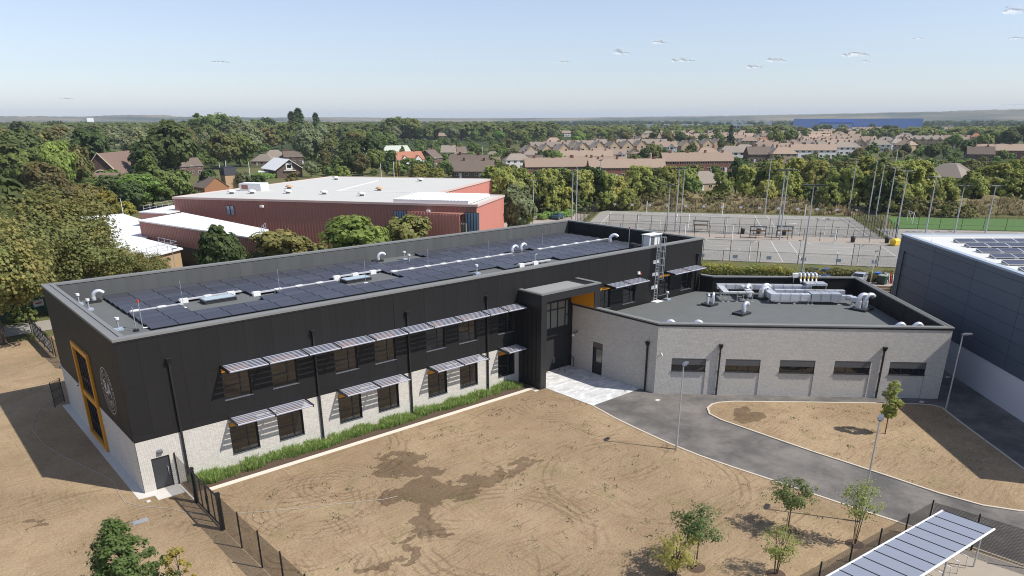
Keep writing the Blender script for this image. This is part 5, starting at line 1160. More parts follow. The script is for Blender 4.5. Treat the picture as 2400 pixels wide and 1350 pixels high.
for a in (('oak2', 1190, 392, 352, .8), ('oak1', 1285, 384, 348, .9), ('bright', 1302, 386, 350, 1.1), ('oak2', 1268, 388, 350, .6), ('oak2', 1395, 392, 365, .9), ('oak1', 1530, 376, 336, 1.1), ('oak2', 1510, 378, 345, 1), ('oak2', 1555, 374, 345, .9), ('oak1', 1620, 366, 330, .9), ('oak2', 1690, 354, 325, .9), ('cedar', 1710, 348, 288, .6), ('oak1', 1815, 345, 292, .9), ('oak1', 1850, 343, 300, .9), ('oak1', 2040, 372, 330, 1), ('bright', 2232, 348, 310, 1.1), ('oak1', 2210, 372, 330, 1), ('oak2', 2180, 378, 335, 1), ('oak1', 2150, 372, 336, 1), ('oak2', 2120, 370, 335, .8), ('oak2', 2260, 372, 325, 1), ('oak1', 2300, 362, 312, 1), ('oak2', 2360, 352, 300, 1), ('oak1', 2330, 350, 305, 1), ('oak2', 2400, 345, 290, 1), ('oak2', 2285, 380, 345, .9), ('oak1', 2345, 382, 350, .9), ('rust', 1910, 372, 352, .8), ('oak3', 2010, 374, 345, .9), ('bright', 2300, 325, 300, 1), ('rust', 2075, 366, 345, .8)): tree(*a, where=W6)
for (base, x0, x1, step, hs) in ((352, 1190, 1500, 38, (8, 13)), (340, 1230, 1700, 34, (9, 14)), (326, 1180, 2400, 36, (8, 14)), (316, 1250, 2400, 33, (9, 15)), (309, 1200, 2400, 30, (9, 15))):
    x = x0
    while x < x1:
        bb = base+ht.uniform(-3, 3)
        if not (base == 309 and 1840 < x < 2160): tree(ht.choice(('oak1', 'oak2', 'oak3', 'oak1', 'bright')), x, bb, 0, ht.uniform(.9, 1.25), W6, loc=at(x, bb), h=ht.uniform(*hs))
        x += step*ht.uniform(.7, 1.3)
# woods too far off to tell trees apart: one mass each
def far_mass(name, label, n, px0, px1, D0, D1, hmin, hmax, lm, seed, dens=None, fine=False, skip=None):
    rs = np.random.RandomState(seed); Vb, cs = crown(np.random.RandomState(3), 1.0, 'round', 50 if fine else 26, 9 if fine else 5, .14 if fine else .22, .5, .0); Vb = Vb.astype(np.float32); out = []
    for i in range(n):
        px = px0+(px1-px0)*rs.rand(); D = 1/(1/D0+(1/D1-1/D0)*rs.rand()); x, y = polar(px, D)
        if dens and rs.rand() > dens(x, y): continue
        if skip and skip(px, D, x, y): continue
        h = rs.uniform(hmin, hmax); a = rs.rand()*6.28; c, s = math.cos(a), math.sin(a); q = Vb*h; w_ = rs.uniform(.8, 1.5)
        out.append(np.stack([(q[:, 0]*c-q[:, 1]*s)*w_+x, (q[:, 0]*s+q[:, 1]*c)*w_+y, q[:, 2]+hz_(x, y)], 1))
    V = np.concatenate(out); o = link(name, np_mesh(name, V, np.arange(len(V)).reshape(-1, 4), [LM[lm]])); return tag(o, label, 'wood', kind='stuff')
def polar_(): pass
def polar(px, D):
    d = CR*((px-1200)/FPX)-CU*((285-675-CYO)/FPX)+CF; n = math.hypot(d[0], d[1]); return float(CAM[0]+d[0]/n*D), float(CAM[1]+d[1]/n*D)
HILLS = []
def hz_(x, y): return 0.0
clump = lambda sc: (lambda x, y: 1.0 if (math.sin(x*sc)+math.sin(y*sc*1.3+1)+math.sin((x+y)*sc*.7+2)) > -.4 else .15)
far_mass('far_wood', 'green wood canopy in the middle distance beyond the church', 900, -60, 1300, 900, 1900, 14, 22, 'green', 31)
far_mass('far_wood', 'mixed trees scattered between the far houses on the right', 520, 1250, 2460, 1000, 1900, 9, 15, 'green', 32, clump(.006), skip=lambda px, D, x, y: 1850 < px < 2150 and D < 1560 and D > 1150)
far_mass('far_wood', 'hazy belt of woods below the horizon', 2600, -60, 2460, 1900, 4600, 12, 20, 'dark', 33, clump(.0022))
# hills on the horizon
def hill(name, D, prof, wid, m, seed):
    rs = np.random.RandomState(seed); px = np.arange(-160, 2561, 8.0); top = np.interp(px, [p for p, _ in prof], [t for _, t in prof]); V = []; n = len(px)
    for k in range(n):
        x0, y0 = polar(px[k], D-wid); x1, y1 = polar(px[k], D-wid*.45); x2, y2 = polar(px[k], D); x3, y3 = polar(px[k], D+wid); zt = max(top_z((x2, y2), top[k]), .0)
        j = rs.rand()*4; V += [(x0, y0, -.5), (x1, y1, zt*.45), (x2, y2, zt+(j if zt > 4 else 0)), (x3, y3, -.5)]
    Q = [(k*4+r, (k+1)*4+r, (k+1)*4+r+1, k*4+r+1) for k in range(n-1) for r in range(3)]
    o = link(name, np_mesh(name, np.array(V), np.array(Q), [m], smooth=True)); o['kind'] = 'structure'; return o
MT['hill'] = mat('hill_fields', (.036, .054, .034), 1, var=.35, scale=.0016, stretch=(1, 1, 14), col2=(.20, .165, .09), spec=.1, dscale=.02)
hill('hills', 6200, [(-160, 274), (100, 273), (180, 276), (230, 272), (300, 270), (390, 270), (420, 274), (700, 277), (900, 279), (1300, 279), (1700, 274), (1800, 271), (1950, 268), (2100, 264), (2200, 262), (2280, 259), (2400, 256), (2560, 254)], 1300, MT['hill'], 1)
hill('hills', 8600, [(-160, 271), (0, 273), (300, 274), (500, 277), (800, 275), (1000, 277), (1300, 277), (1600, 273), (1900, 268), (2200, 262), (2560, 258)], 1400, MT['hill'], 2)
# ------------------------------------------------------------------ houses
HM = dict(tan=mat('tan_tile_roof', (.30, .222, .165), .9, var=.12, scale=.7, dscale=5, objvar=.1), grey=mat('grey_tile_roof', (.255, .215, .175), .9, var=.12, scale=.7, dscale=5, objvar=.12), orange=mat('orange_tile_roof', (.34, .15, .09), .9, var=.14, scale=.8, objvar=.1), brown=mat('brown_roof', (.15, .115, .09), .9, var=.14, scale=.7, objvar=.12),
 orangeb=mat('orange_house_brick', (.33, .16, .08), .9, var=.1, scale=1, dscale=6), redb=mat('red_house_brick', (.22, .095, .065), .9, var=.15, scale=1, dscale=7, objvar=.1), buff=mat('buff_house_brick', (.42, .31, .20), .9, var=.12, scale=1, dscale=6, objvar=.1), white=mat('white_render', (.70, .69, .66), .85, var=.05, scale=1, objvar=.06), dark=mat('brown_house_brick', (.13, .085, .065), .9, var=.15, scale=1, dscale=6, objvar=.1), pane=MT['glass'])
HP = {}
def house_proto(key, name, ln, dp, he, hr, wall, roof, kind='gable', chim=1, bays=2, front_gable=0):
    """house with its long side along x (front faces -y), origin at the middle of the front foot"""
    r = thing(name, 'x', 'house', (0, 0, 0)); h = ln/2; wm, rm = HM[wall], HM[roof]; ov = .3
    if kind == 'gable':
        MB().add([(-h, 0, 0), (h, 0, 0), (h, dp, 0), (-h, dp, 0), (-h, 0, he), (h, 0, he), (h, dp, he), (-h, dp, he), (-h, dp/2, hr), (h, dp/2, hr)], [(0, 1, 5, 4), (1, 2, 6, 9, 5), (2, 3, 7, 6), (3, 0, 4, 8, 7)]).build('wall', wm, r)
        s = (hr-he)/(dp/2); z = he-s*ov; t = .2
        V = [(-h-ov, -ov, z), (h+ov, -ov, z), (h+ov, dp/2, hr), (-h-ov, dp/2, hr), (h+ov, dp+ov, z), (-h-ov, dp+ov, z)]; V += [(x, y, q+t) for x, y, q in V]
        rf = MB().add(V, [(6, 7, 8, 9), (9, 8, 10, 11), (0, 3, 2, 1), (3, 5, 4, 2), (0, 1, 7, 6), (4, 5, 11, 10), (1, 2, 8, 7), (2, 4, 10, 8), (3, 0, 6, 9), (5, 3, 9, 11)]).build('roof', rm, r)
    else:
        MB().box((-h, 0, 0), (h, dp, he)).build('wall', wm, r); i = dp/2*.95
        V = [(-h-ov, -ov, he-.1), (h+ov, -ov, he-.1), (h+ov, dp+ov, he-.1), (-h-ov, dp+ov, he-.1), (-h+i, dp/2, hr), (h-i, dp/2, hr)]
        rf = MB().add(V, [(0, 1, 5, 4), (1, 2, 5), (2, 3, 4, 5), (3, 0, 4), (3, 2, 1, 0)]).build('roof', rm, r)
    for k in range(chim):
        x = -h+ln*(k+.5)/chim if chim > 1 else h*.45; y = dp/2; b = MB().box((x-.45, y-.35, hr-.8), (x+.45, y+.35, hr+1.1)); b.box((x-.52, y-.42, hr+1.0), (x+.52, y+.42, hr+1.15)).build('chimney', HM['redb'] if wall != 'white' else HM['dark'], rf)
    fl = (1.0, 3.7) if he > 4 else (1.0,)
    for k in range(bays):
        x = -h+ln*(k+.5)/bays
        for z in fl:
            w_ = MB().box((x-.85, -.05, z), (x+.85, .06, z+1.25)).build('window', HM['white'], r)
            MB().box((x-.75, -.065, z+.08), (x-.05, -.052, z+1.17)).box((x+.05, -.065, z+.08), (x+.75, -.052, z+1.17)).build('pane', HM['pane'], w_)
        if k == 0 and key == 'gable_buff':
            for sx in (-h, h):
                for z in fl: w_ = MB().box((sx-.05, dp/2-1, z), (sx+.05, dp/2+1, z+1.3)).build('window', HM['white'], r); MB().box((sx-.062, dp/2-.88, z+.1), (sx+.062, dp/2+.88, z+1.2)).build('pane', HM['pane'], w_)
        if k % 2 == 0: MB().box((x+1.1, -.05, 0), (x+2.0, .05, 2.05)).build('door', HM['dark'] if wall == 'white' else HM['white'], r)
    for k in range(front_gable):
        x = -h+ln*(k+.5)/front_gable; gw = 1.9
        MB().add([(x-gw, -.9, 0), (x+gw, -.9, 0), (x+gw, -.9, he), (x, -.9, he+1.9), (x-gw, -.9, he), (x-gw, .5, 0), (x+gw, .5, 0), (x+gw, .5, he), (x, 2.5, he+1.9), (x-gw, .5, he)], [(0, 1, 2, 3, 4), (1, 6, 7, 2), (5, 0, 4, 9)]).build('front_gable', HM['white'] if wall != 'buff' else wm, r)
        MB().add([(x-gw-.2, -1.1, he-.2), (x, -1.1, he+2.0), (x, 3, he+2.0), (x-gw-.2, 3, he-.2), (x+gw+.2, -1.1, he-.2), (x+gw+.2, 3, he-.2)], [(0, 1, 2, 3)[::-1], (1, 4, 5, 2)[::-1]]).build('gable_roof', rm, rf)
        w_ = MB().box((x-.9, -.97, 3.5), (x+.9, -.88, 4.9)).build('window', HM['white'], r); MB().box((x-.8, -.985, 3.6), (x+.8, -.972, 4.8)).build('pane', HM['pane'], w_)
    HP[key] = [r, True]; return r
house_proto('terrace_red', 'terraced_house', 33, 8.5, 5.0, 8.4, 'redb', 'tan', chim=4, bays=10)
house_proto('terrace_tan', 'terraced_house', 34, 8.5, 4.8, 8.2, 'redb', 'tan', chim=4, bays=8)
house_proto('terrace_grey', 'terraced_house', 28, 8, 5.0, 8.2, 'buff', 'grey', chim=5, bays=8, front_gable=4)
house_proto('terrace_white', 'terraced_house', 30, 8, 5.0, 8.3, 'white', 'tan', chim=4, bays=8)
house_proto('semi_white', 'semi_detached_house', 15, 8.5, 5.1, 8.6, 'white', 'grey', 'hip', 2, 4)
house_proto('semi_buff', 'semi_detached_house', 14, 8.5, 5.1, 8.6, 'buff', 'tan', 'hip', 2, 4)
house_proto('semi_gable', 'semi_detached_house', 15, 8, 5.0, 8.4, 'white', 'tan', 'gable', 2, 4, 2)
house_proto('semi_orange', 'semi_detached_house', 15, 8.5, 5.1, 8.7, 'white', 'orange', 'gable', 2, 4, 2)
house_proto('gable_buff', 'gabled_house', 8, 9, 5.0, 8.6, 'buff', 'grey', 'gable', 1, 2)
house_proto('gable_brown', 'gabled_house', 13, 9, 4.6, 8.4, 'dark', 'brown', 'gable', 2, 3)
house_proto('bungalow', 'bungalow', 15, 11, 2.8, 7.2, 'buff', 'grey', 'hip', 0, 3)
house_proto('bungalow_brown', 'bungalow', 17, 10, 2.8, 6.8, 'dark', 'brown', 'gable', 2, 4)
house_proto('gable_orange', 'gabled_house', 13, 12, 3.4, 8.0, 'orangeb', 'brown', 'gable', 0, 2)
house_proto('orange_hip', 'detached_house', 10, 9, 5.0, 8.8, 'buff', 'orange', 'hip', 1, 2)
HW = dict(terrace_red='long red brick terrace with pinkish roof', terrace_tan='tan-roofed terrace', terrace_grey='grey-roofed terrace with front gables', terrace_white='white rendered terrace', semi_white='white semi with grey hipped roof', semi_buff='buff semi with tan hipped roof', semi_gable='white semi with twin front gables',
 semi_orange='white house pair with orange roof', gable_buff='buff gable-ended house', gable_brown='dark brown gabled house', bungalow='grey hipped bungalow', bungalow_brown='brown-roofed bungalow', orange_hip='house with orange hipped roof', gable_orange='orange brick house with a dark gabled roof')
HLIST = []
def house(key, px, base, rot=0.0, where='', label=None, sc=1.0):
    if key in ('gable_buff', 'gable_orange'): rot -= 68
    r, fresh = HP[key]; x, y = at(px, base); a = math.atan2(CAM[1]-y, CAM[0]-x)+math.pi/2+R_(rot)     # front towards the street this side
    if fresh: o = r; r.location = (x, y, -.03); r.rotation_euler = (0, 0, a); r.scale = (sc, sc, sc); HP[key][1] = False
    else: o = copy_tree(r, (x, y, -.03), a, sc=sc)
    o['group'] = 'houses '+where; HLIST.append((o, key, where, px, label)); return o
V1 = 'just behind the tree belt'
house('terrace_red', 1636, 404, 20, V1, sc=1.0); house('terrace_tan', 1470, 419, 12, V1, sc=.92); house('terrace_tan', 1322, 417, 10, V1, sc=.95); house('terrace_tan', 1395, 407, 10, V1, sc=.85); house('bungalow', 1664, 446, 35, V1, sc=.85)
house('bungalow', 2150, 440, 20, V1, sc=1.1); house('bungalow', 2200, 432, -25, V1, sc=1.0); house('bungalow', 2245, 428, 30, V1, sc=.95)
V2 = 'beyond the red hall roof'
house('semi_orange', 965, 398, 25, V2, sc=.95); house('gable_brown', 1028, 392, 70, V2); house('bungalow_brown', 1092, 404, -20, V2, sc=1.1); house('bungalow_brown', 1106, 418, -12, V2, sc=1.0); house('gable_brown', 1075, 376, 20, V2, sc=.9); house('gable_buff', 1050, 378, 60, V2); house('bungalow', 1155, 376, 0, V2, sc=.7); house('bungalow_brown', 1152, 388, 10, V2, sc=.6)
house('gable_brown', 452, 411, 30, V2, sc=.85); house('gable_orange', 468, 456, 0, V2, sc=.68); house('bungalow', 650, 384, 10, V2, sc=1.0); house('bungalow', 615, 388, -20, V2, sc=.8); house('gable_brown', 690, 384, 5, V2, sc=.8)
V3 = 'in the row beyond the terraces'
for i, (px, by) in enumerate(((1222, 378), (1260, 374), (1300, 372), (1345, 366), (1385, 363), (1420, 361), (1452, 360), (1484, 359), (1330, 362))): house('gable_buff', px, by, 6, V3, sc=1.0)
for px, by, k in ((1248, 388, 'semi_white'), (1375, 385, 'terrace_tan'), (1440, 380, 'semi_gable'), (1500, 378, 'semi_buff'), (1215, 397, 'semi_white'), (1236, 392, 'bungalow_brown'), (1340, 378, 'gable_buff'), (1410, 377, 'semi_gable'), (1470, 377, 'gable_buff')): house(k, px, by, random.uniform(-15, 15), V3, sc=.85)
V4 = 'in the middle of the estate'
for px, by, k, rot in ((1560, 362, 'semi_gable', 5), (1590, 359, 'gable_buff', 5), (1610, 356, 'gable_buff', 5), (1640, 354, 'gable_buff', 8), (1665, 352, 'gable_buff', 8), (1520, 352, 'terrace_grey', 5), (1440, 353, 'terrace_grey', 5), (1360, 357, 'terrace_grey', 5), (1290, 362, 'terrace_grey', 5), (1660, 386, 'semi_buff', 20), (1715, 379, 'semi_white', 20), (1748, 374, 'semi_white', 22), (1780, 382, 'gable_brown', 20), (1790, 347, 'orange_hip', 10), (1755, 344, 'semi_buff', 5), (1700, 345, 'gable_buff', 5),
    (1838, 383, 'semi_buff', 22), (1902, 372, 'terrace_white', 22), (1978, 364, 'semi_white', 22), (1842, 369, 'semi_gable', 20), (1890, 357, 'terrace_grey', 20), (1948, 352, 'terrace_tan', 20), (2005, 347, 'semi_gable', 15), (2060, 356, 'semi_white', 10), (2110, 357, 'semi_buff', -40), (2030, 343, 'semi_buff', 0), (1870, 336, 'semi_white', 15), (1925, 335, 'terrace_tan', 50), (1975, 333, 'terrace_tan', 10), (2100, 345, 'gable_buff', 10), (2170, 340, 'terrace_grey', 10), (2220, 338, 'terrace_tan', -8), (2285, 332, 'orange_hip', 0), (2330, 328, 'orange_hip', 10), (2370, 336, 'semi_white', 20), (2250, 345, 'semi_buff', 10), (2350, 372, 'terrace_tan', 20), (2295, 382, 'gable_brown', 10), (2120, 331, 'semi_white', 0)): house(k, px, by, rot, V4, sc=1.0)
V5 = 'at the far edge of the estate'
hr6 = random.Random(21)
for (by, x0, x1, st) in ((352, 1790, 2110, 50), (362, 1800, 2010, 58), (341, 1790, 2120, 46), (347, 1300, 1500, 44), (334, 1640, 1780, 40)):
    x = x0
    while x < x1: house(hr6.choice(('semi_white', 'semi_buff', 'semi_gable', 'gable_buff', 'semi_gable', 'semi_white')), x, by+hr6.uniform(-2, 2), hr6.uniform(-5, 35), V4, sc=hr6.uniform(.85, 1.05)); x += st*hr6.uniform(.8, 1.25)
hr5 = random.Random(12)
for (by, x0, x1, st) in ((324, 1800, 2400, 44), (316, 1820, 2400, 40), (310, 1880, 2400, 36), (336, 1480, 1740, 55), (327, 980, 1120, 40), (322, 1230, 1760, 50), (315, 960, 1240, 46), (330, 1560, 1800, 46)):
    x = x0
    while x < x1: house(hr5.choice(('terrace_tan', 'terrace_grey', 'semi_buff', 'semi_gable', 'semi_white', 'terrace_white')), x, by+hr5.uniform(-2, 2), hr5.uniform(-8, 30), V5); x += st*hr5.uniform(.7, 1.3)
# sheds and large far buildings
def shed(name, label, px, base, wpx, top, dp, wm, rm, rot=0, cat='building', rise=.0, stripes=0):
    x, y = at(px, base); D = math.hypot(x-CAM[0], y-CAM[1]); h = top_z((x, y), top); ln = wpx*D/FPX*.96; a = math.atan2(CAM[1]-y, CAM[0]-x)+math.pi/2+R_(rot)
    r = thing(name, label, cat, (x, y, 0), a); ex, ey = (math.cos(a), math.sin(a)), (-math.sin(a), math.cos(a)); L2 = ln/2
    w_ = MB().box((-L2, 0, 0), (L2, dp, h-rise-.3)).build('wall', wm, None); w_.parent = r
    q = MB()
    if rise: q.add([(-L2-.5, -.5, h-rise-.3), (L2+.5, -.5, h-rise-.3), (L2+.5, dp+.5, h-rise-.3), (-L2-.5, dp+.5, h-rise-.3), (-L2-.5, dp/2, h), (L2+.5, dp/2, h)], [(0, 1, 5, 4), (1, 2, 5), (2, 3, 4, 5), (3, 0, 4), (3, 2, 1, 0)])
    else: q.box((-L2-.3, -.3, h-.3), (L2+.3, dp+.3, h))
    o = q.build('roof', rm, None); o.parent = r
    for k in range(stripes):
        u = -L2+ln*(k+.5)/stripes; s = MB().box((u-ln/stripes*.35, -.12, h*.25), (u+ln/stripes*.35, -.02, h*.45)).build('window', MT['glass'], None); s.parent = r
        if h > 7: s = MB().box((u-ln/stripes*.35, -.12, h*.6), (u+ln/stripes*.35, -.02, h*.8)).build('window', MT['glass'], None); s.parent = r
    return r
bl = mat('blue_warehouse_sheet', (.19, .32, .72), .5, var=.1, scale=.02, stretch=(1, 1, 0.01)); bl2 = mat('dark_blue_sheet', (.11, .19, .48), .5)
bw = shed('blue_warehouse', 'huge bright blue warehouse on the skyline at the right', 2004, 303.5, 246, 278, 90, bl, mat('pale_blue_roof', (.30, .40, .58), .5), 0, 'warehouse')
x, y = bw.location.x, bw.location.y
s_ = bw.scale
o = MB().box((-78, -6, 0), (-6, -.2, 16)).build('loading_bay', bl2, None); o.parent = bw
o = MB().box((-76, -6.3, 0), (-8, -6.02, 11)).build('bay_door', mat('pale_blue_sheet', (.30, .42, .70), .5), None); o.parent = bw
shed('white_flats', 'white three-storey flats beyond the estate', 1740, 311, 42, 292, 14, HM['white'], MT['hallwhite'], 0, 'apartment block', stripes=6)
shed('brick_flats', 'red-brown brick flats beside the white flats beyond the estate', 1795, 311, 66, 294, 14, HM['redb'], HM['brown'], 0, 'apartment block', stripes=9)
shed('pale_warehouse', 'low pale blue-grey warehouse roofs far behind the estate', 1560, 299, 170, 292, 60, mat('pale_wh', (.45, .50, .56), .6), mat('pale_wh_roof', (.50, .55, .62), .5), 0, 'warehouse')
shed('pale_warehouse', 'long white warehouse roof on the skyline left of the blue one', 1735, 294, 130, 285, 60, mat('white_wh', (.6, .62, .64), .6), mat('white_wh_roof', (.66, .68, .70), .5), 0, 'warehouse')
shed('white_tower_block', 'white tower block standing out of the far wood on the left', 214, 293, 15, 276, 26, HM['white'], HM['white'], 38, 'tower block', stripes=0)
shed('pale_school', 'small pale flat-roofed building half hidden in far trees', 1240, 304, 55, 291, 14, HM['white'], HM['white'], 0, 'building', stripes=5)
shed('white_roof_shed', 'low cream shed with white roof right behind the dark tree', 770, 370, 62, 353, 14, HM['white'], MT['roofwhite'], 0, 'shed', stripes=0)
shed('large_pale_roof', 'large pale green shed roof behind the white houses', 910, 372, 110, 343, 30, mat('pale_green_wall', (.34, .36, .27), .8), mat('pale_green_roof', (.50, .53, .44), .7), 10, 'shed', rise=4)
shed('white_hut', 'white flat hut with square openings behind the hedge', 628, 414, 36, 402, 7, HM['white'], HM['white'], 0, 'hut', stripes=4)
x, y = at(680, 416); r = thing('gabled_hall', 'white-gabled hall with a dark brick base across the lane', 'hall', (x, y, 0)); a = math.atan2(CAM[1]-y, CAM[0]-x)+math.pi/2+R_(18); ex, ey = (math.cos(a), math.sin(a)), (-math.sin(a), math.cos(a))
gable_block((x, y), ex, ey, 11, 18, 3.6, 7.2, r, HM['dark'], MT['roofwhite'], 1.0); MB().obox((x, y), ex, ey, (-1.4, -.15, 3.2), (1.4, -.01, 6.0)).build('gable_panel', HM['white'], r); MB().obox((x, y), ex, ey, (-.9, -.2, 3.9), (.9, -.16, 5.2)).build('window', MT['glass'], r); MB().obox((x, y), ex, ey, (-2.5, -.6, 2.7), (2.5, -.01, 2.9)).build('porch_roof', HM['white'], r)
hd_ = MB(); x0, y0 = at(560, 425); x1, y1 = at(645, 424)

hxy = np.array([o.location[:2] for o, *_ in HLIST])
def near_house(px, D, x, y): return bool((np.hypot(hxy[:, 0]-x, hxy[:, 1]-y) < 9).any())
far_mass('garden_trees', 'garden shrubs and small trees filling the gaps between the houses', 520, 1150, 2460, 300, 1000, 2, 5.5, 'green', 41, None, True, near_house)
far_mass('garden_trees', 'olive garden shrubs and small trees between the houses', 330, 1150, 2460, 320, 1000, 2, 6, 'olive', 42, None, True, near_house)
far_mass('undergrowth', 'low scrub under the trees of the wood beyond the red hall', 800, -60, 1180, 240, 900, 3, 7, 'green', 43, None, True, lambda px, D, x, y: near_house(px, D, x, y) or (420 < px < 730 and D < 420) or (D < 330 and px > 400))
# ------------------------------------------------------------------ courts: floodlights, fences, posts
def floodlight(P, h, ang, label, heads=2, arm=1.5):
    r = thing('floodlight_mast', label, 'floodlight', (P[0], P[1], 0), group='floodlight masts around the courts')
    MB().tube([(P[0], P[1], 0), (P[0], P[1], h*.35), (P[0], P[1], h)], [.17, .14, .07], 8).build('pole', MT['galv'], r)
    MB().tube([(P[0], P[1], 0), (P[0], P[1], .05)], .3, 8).build('base_plate', MT['galv'], r)
    dx, dy = math.cos(ang), math.sin(ang); MB().tube([(P[0]-dx*arm, P[1]-dy*arm, h), (P[0]+dx*arm, P[1]+dy*arm, h)], .05, 6).build('crossarm', MT['galv'], r)
    nx, ny = -dy, dx
    for k in range(heads):
        u = arm*(-.85+1.7*k/max(1, heads-1)) if heads > 1 else 0; c = (P[0]+dx*u, P[1]+dy*u); b = MB()
        b.obox(c, (dx, dy), (nx, ny), (-.38, -.45, h-.06), (.38, .25, h+.06)); b.obox(c, (dx, dy), (nx, ny), (-.33, -.40, h-.1), (.33, .20, h-.062)); b.build('lamp_head', MT['frame'], r)
aE1 = math.atan2(E1[1], E1[0]); aE2 = math.atan2(E2[1], E2[0])
FL = [((134.0, 31.8), 13.2, aE1, 'left mast of the close pair in the middle of the walkway', 4), ((128.4, 28.0), 13.5, aE1, 'right mast of the close pair in the middle of the walkway', 4), ((101.6, 8.9), 13.3, aE1, 'nearest tall mast standing behind the wing roof pipes', 4), ((178.1, 37.5), 13.3, aE2, 'mast at the far right corner of the hard court', 2), ((171.3, 29.6), 13.8, aE2, 'left of two masts behind the angled fence', 2), ((172.7, 28.4), 12.9, aE2, 'right of two masts behind the angled fence', 2),
      ((149.8, 16.6), 13.5, aE1, 'slim mast in the fence corner left of the thick one', 2), ((147.1, 13.1), 13.2, aE1, 'thickest mast left of the blue-grey hall corner', 2), ((160.3, 12.3), 11.5, aE1, 'first mast right of the hall corner by the green pitch', 2), ((164.9, 8.2), 9.7, aE1, 'second mast right of the hall corner by the green pitch', 3), ((169.7, 3.8), 9.7, aE1, 'rightmost mast by the green pitch', 2),
      ((121.9, 51.2), 9.8, aE1, 'short mast with a wide crossarm in front of the tall pair', 3), ((122.5, 49.5), 13.1, aE1, 'tall mast behind the far corner of the long roof', 4), ((150.6, 68.5), 11.0, aE1, 'mast on the far fence line right of the tall one', 2), ((107.9, 79.1), 9.8, aE1, 'leftmost mast beside the birch at the red hall', 2), ((120.9, 79.2), 11.5, aE2, 'left of two masts near the car park', 1), ((120.2, 77.1), 12.3, aE2, 'right of two masts near the car park', 1), ((140.1, 87.8), 12.8, aE2, 'mast at the left end of the far fence', 2), ((163.5, 52.2), 13.5, aE1, 'mast on the far fence in front of the dry mound', 2)]
for P, h, a, l, n in FL: floodlight(P, h, a, l, n)
MT['chain'] = mesh_mat('black_chain_mesh', (.02, .022, .02), .05, .003, .05, .003)
def court_fence(pts, h, label, step=3.0, rails=(1.0, .33), meshm='chain'):
    r = thing('mesh_fence', label, 'fence', (*pts[0], 0), group='black mesh fences of the courts')
    for a, c in zip(pts[:-1], pts[1:]):
        a, c = Vector(a), Vector(c); k = max(1, round((c-a).length/step))
        for i in range(k+1 if c == Vector(pts[-1]) else k):
            p = a.lerp(c, i/k); MB().tube([(p.x, p.y, 0), (p.x, p.y, h)], .05, 5).build('post', MT['black'], r)
        b = MB()
        for f in rails: b.tube([(a.x, a.y, h*f-.03), (c.x, c.y, h*f-.03)], .03, 4)
        o = b.build('rail', MT['black'], r); o['kind'] = 'stuff'
        if meshm: sheet('mesh', a, c, .05, h-.05, MT[meshm], r)
C2 = lambda a, b: ct(a, b)[:2]
court_fence([C2(-27, 70.5), C2(36, 71)], 3.6, 'black mesh fence along the far side of the hard courts', 6.2, (1.0, .5))
court_fence([C2(-26, 28), C2(35, 28)], 2.4, 'black mesh fence on the near side of the walkway', 3.05, (1.0, .5)); court_fence([C2(-20, 34), C2(35, 34)], 3.4, 'black mesh fence on the far side of the walkway', 3.05, (1.0, .62))
court_fence([C2(-27, 1.3), C2(46, 1.3)], 1.8, 'low black mesh fence along the hedge', 6.1, (1.0,)); court_fence([C2(0, 1.35), C2(9, 1.35)], 3.6, 'tall backstop mesh panel behind the hedge, left', 4.5, (1.0, .5)); court_fence([C2(24, 1.35), C2(36, 1.35)], 3.6, 'tall backstop mesh panel behind the hedge, right', 4.0, (1.0, .5))
court_fence([C2(35.5, 34), C2(35.5, 71)], 3.4, 'black mesh fence running back between hard court and green pitch', 2.6, (1.0, .5)); court_fence([C2(38, 34), C2(38.5, 71)], 3.0, 'second black mesh fence beside the path to the green pitch', 2.6, (1.0,)); court_fence([C2(-27, 34), C2(-26.5, 70)], 3.2, 'black mesh fence at the left end of the far court by the car park', 2.0, (1.0, .5))
court_fence([C2(42, 51), C2(95, 54)], 2.8, 'black fence on the near side of the green pitch', 4.4, (1.0, .35)); court_fence([C2(44.5, 73), C2(130, 78)], 4.0, 'tall black fence on the far side of the green pitch', 5.0, (1.0,)); court_fence([C2(38, 33), C2(42, 51)], 2.8, 'short black fence in front of the green pitch corner', 2.4, (1.0,))
court_fence([C2(-30, 45), C2(-62, 47)], 1.2, 'low black fence along the car park', 3.5, (1.0,))
for i, (a0, b0) in enumerate(((7.8, 2.9), (25.2, 2.9), (-3.5, 25.1), (5.8, 25.1), (25.1, 25.1), (-14, 67), (5, 67), (24.8, 67.5), (25, 37.5), (5, 37.3), (-14, 37.4), (44.8, 25.2))):
    x, y = C2(a0, b0); where = 'on the near court' if b0 < 30 else 'on the far court'
    r = thing('netball_post', f'white netball post {where}, {["front left", "front right", "back far left", "back second from left", "back third from left", "far side left", "far side middle", "far side right", "near side right", "near side middle", "near side left", "back right end"][i]}', 'netball post', (x, y, 0), group='white netball posts')
    MB().tube([(x, y, 0), (x, y, 3.05)], [.12, .10], 8).build('post', MT['white'], r); MB().tube([(x+.38*math.cos(t)+.38, y+.38*math.sin(t), 3.05) for t in np.linspace(0, 6.28, 13)], .025, 4).build('ring', MT['black'], r)
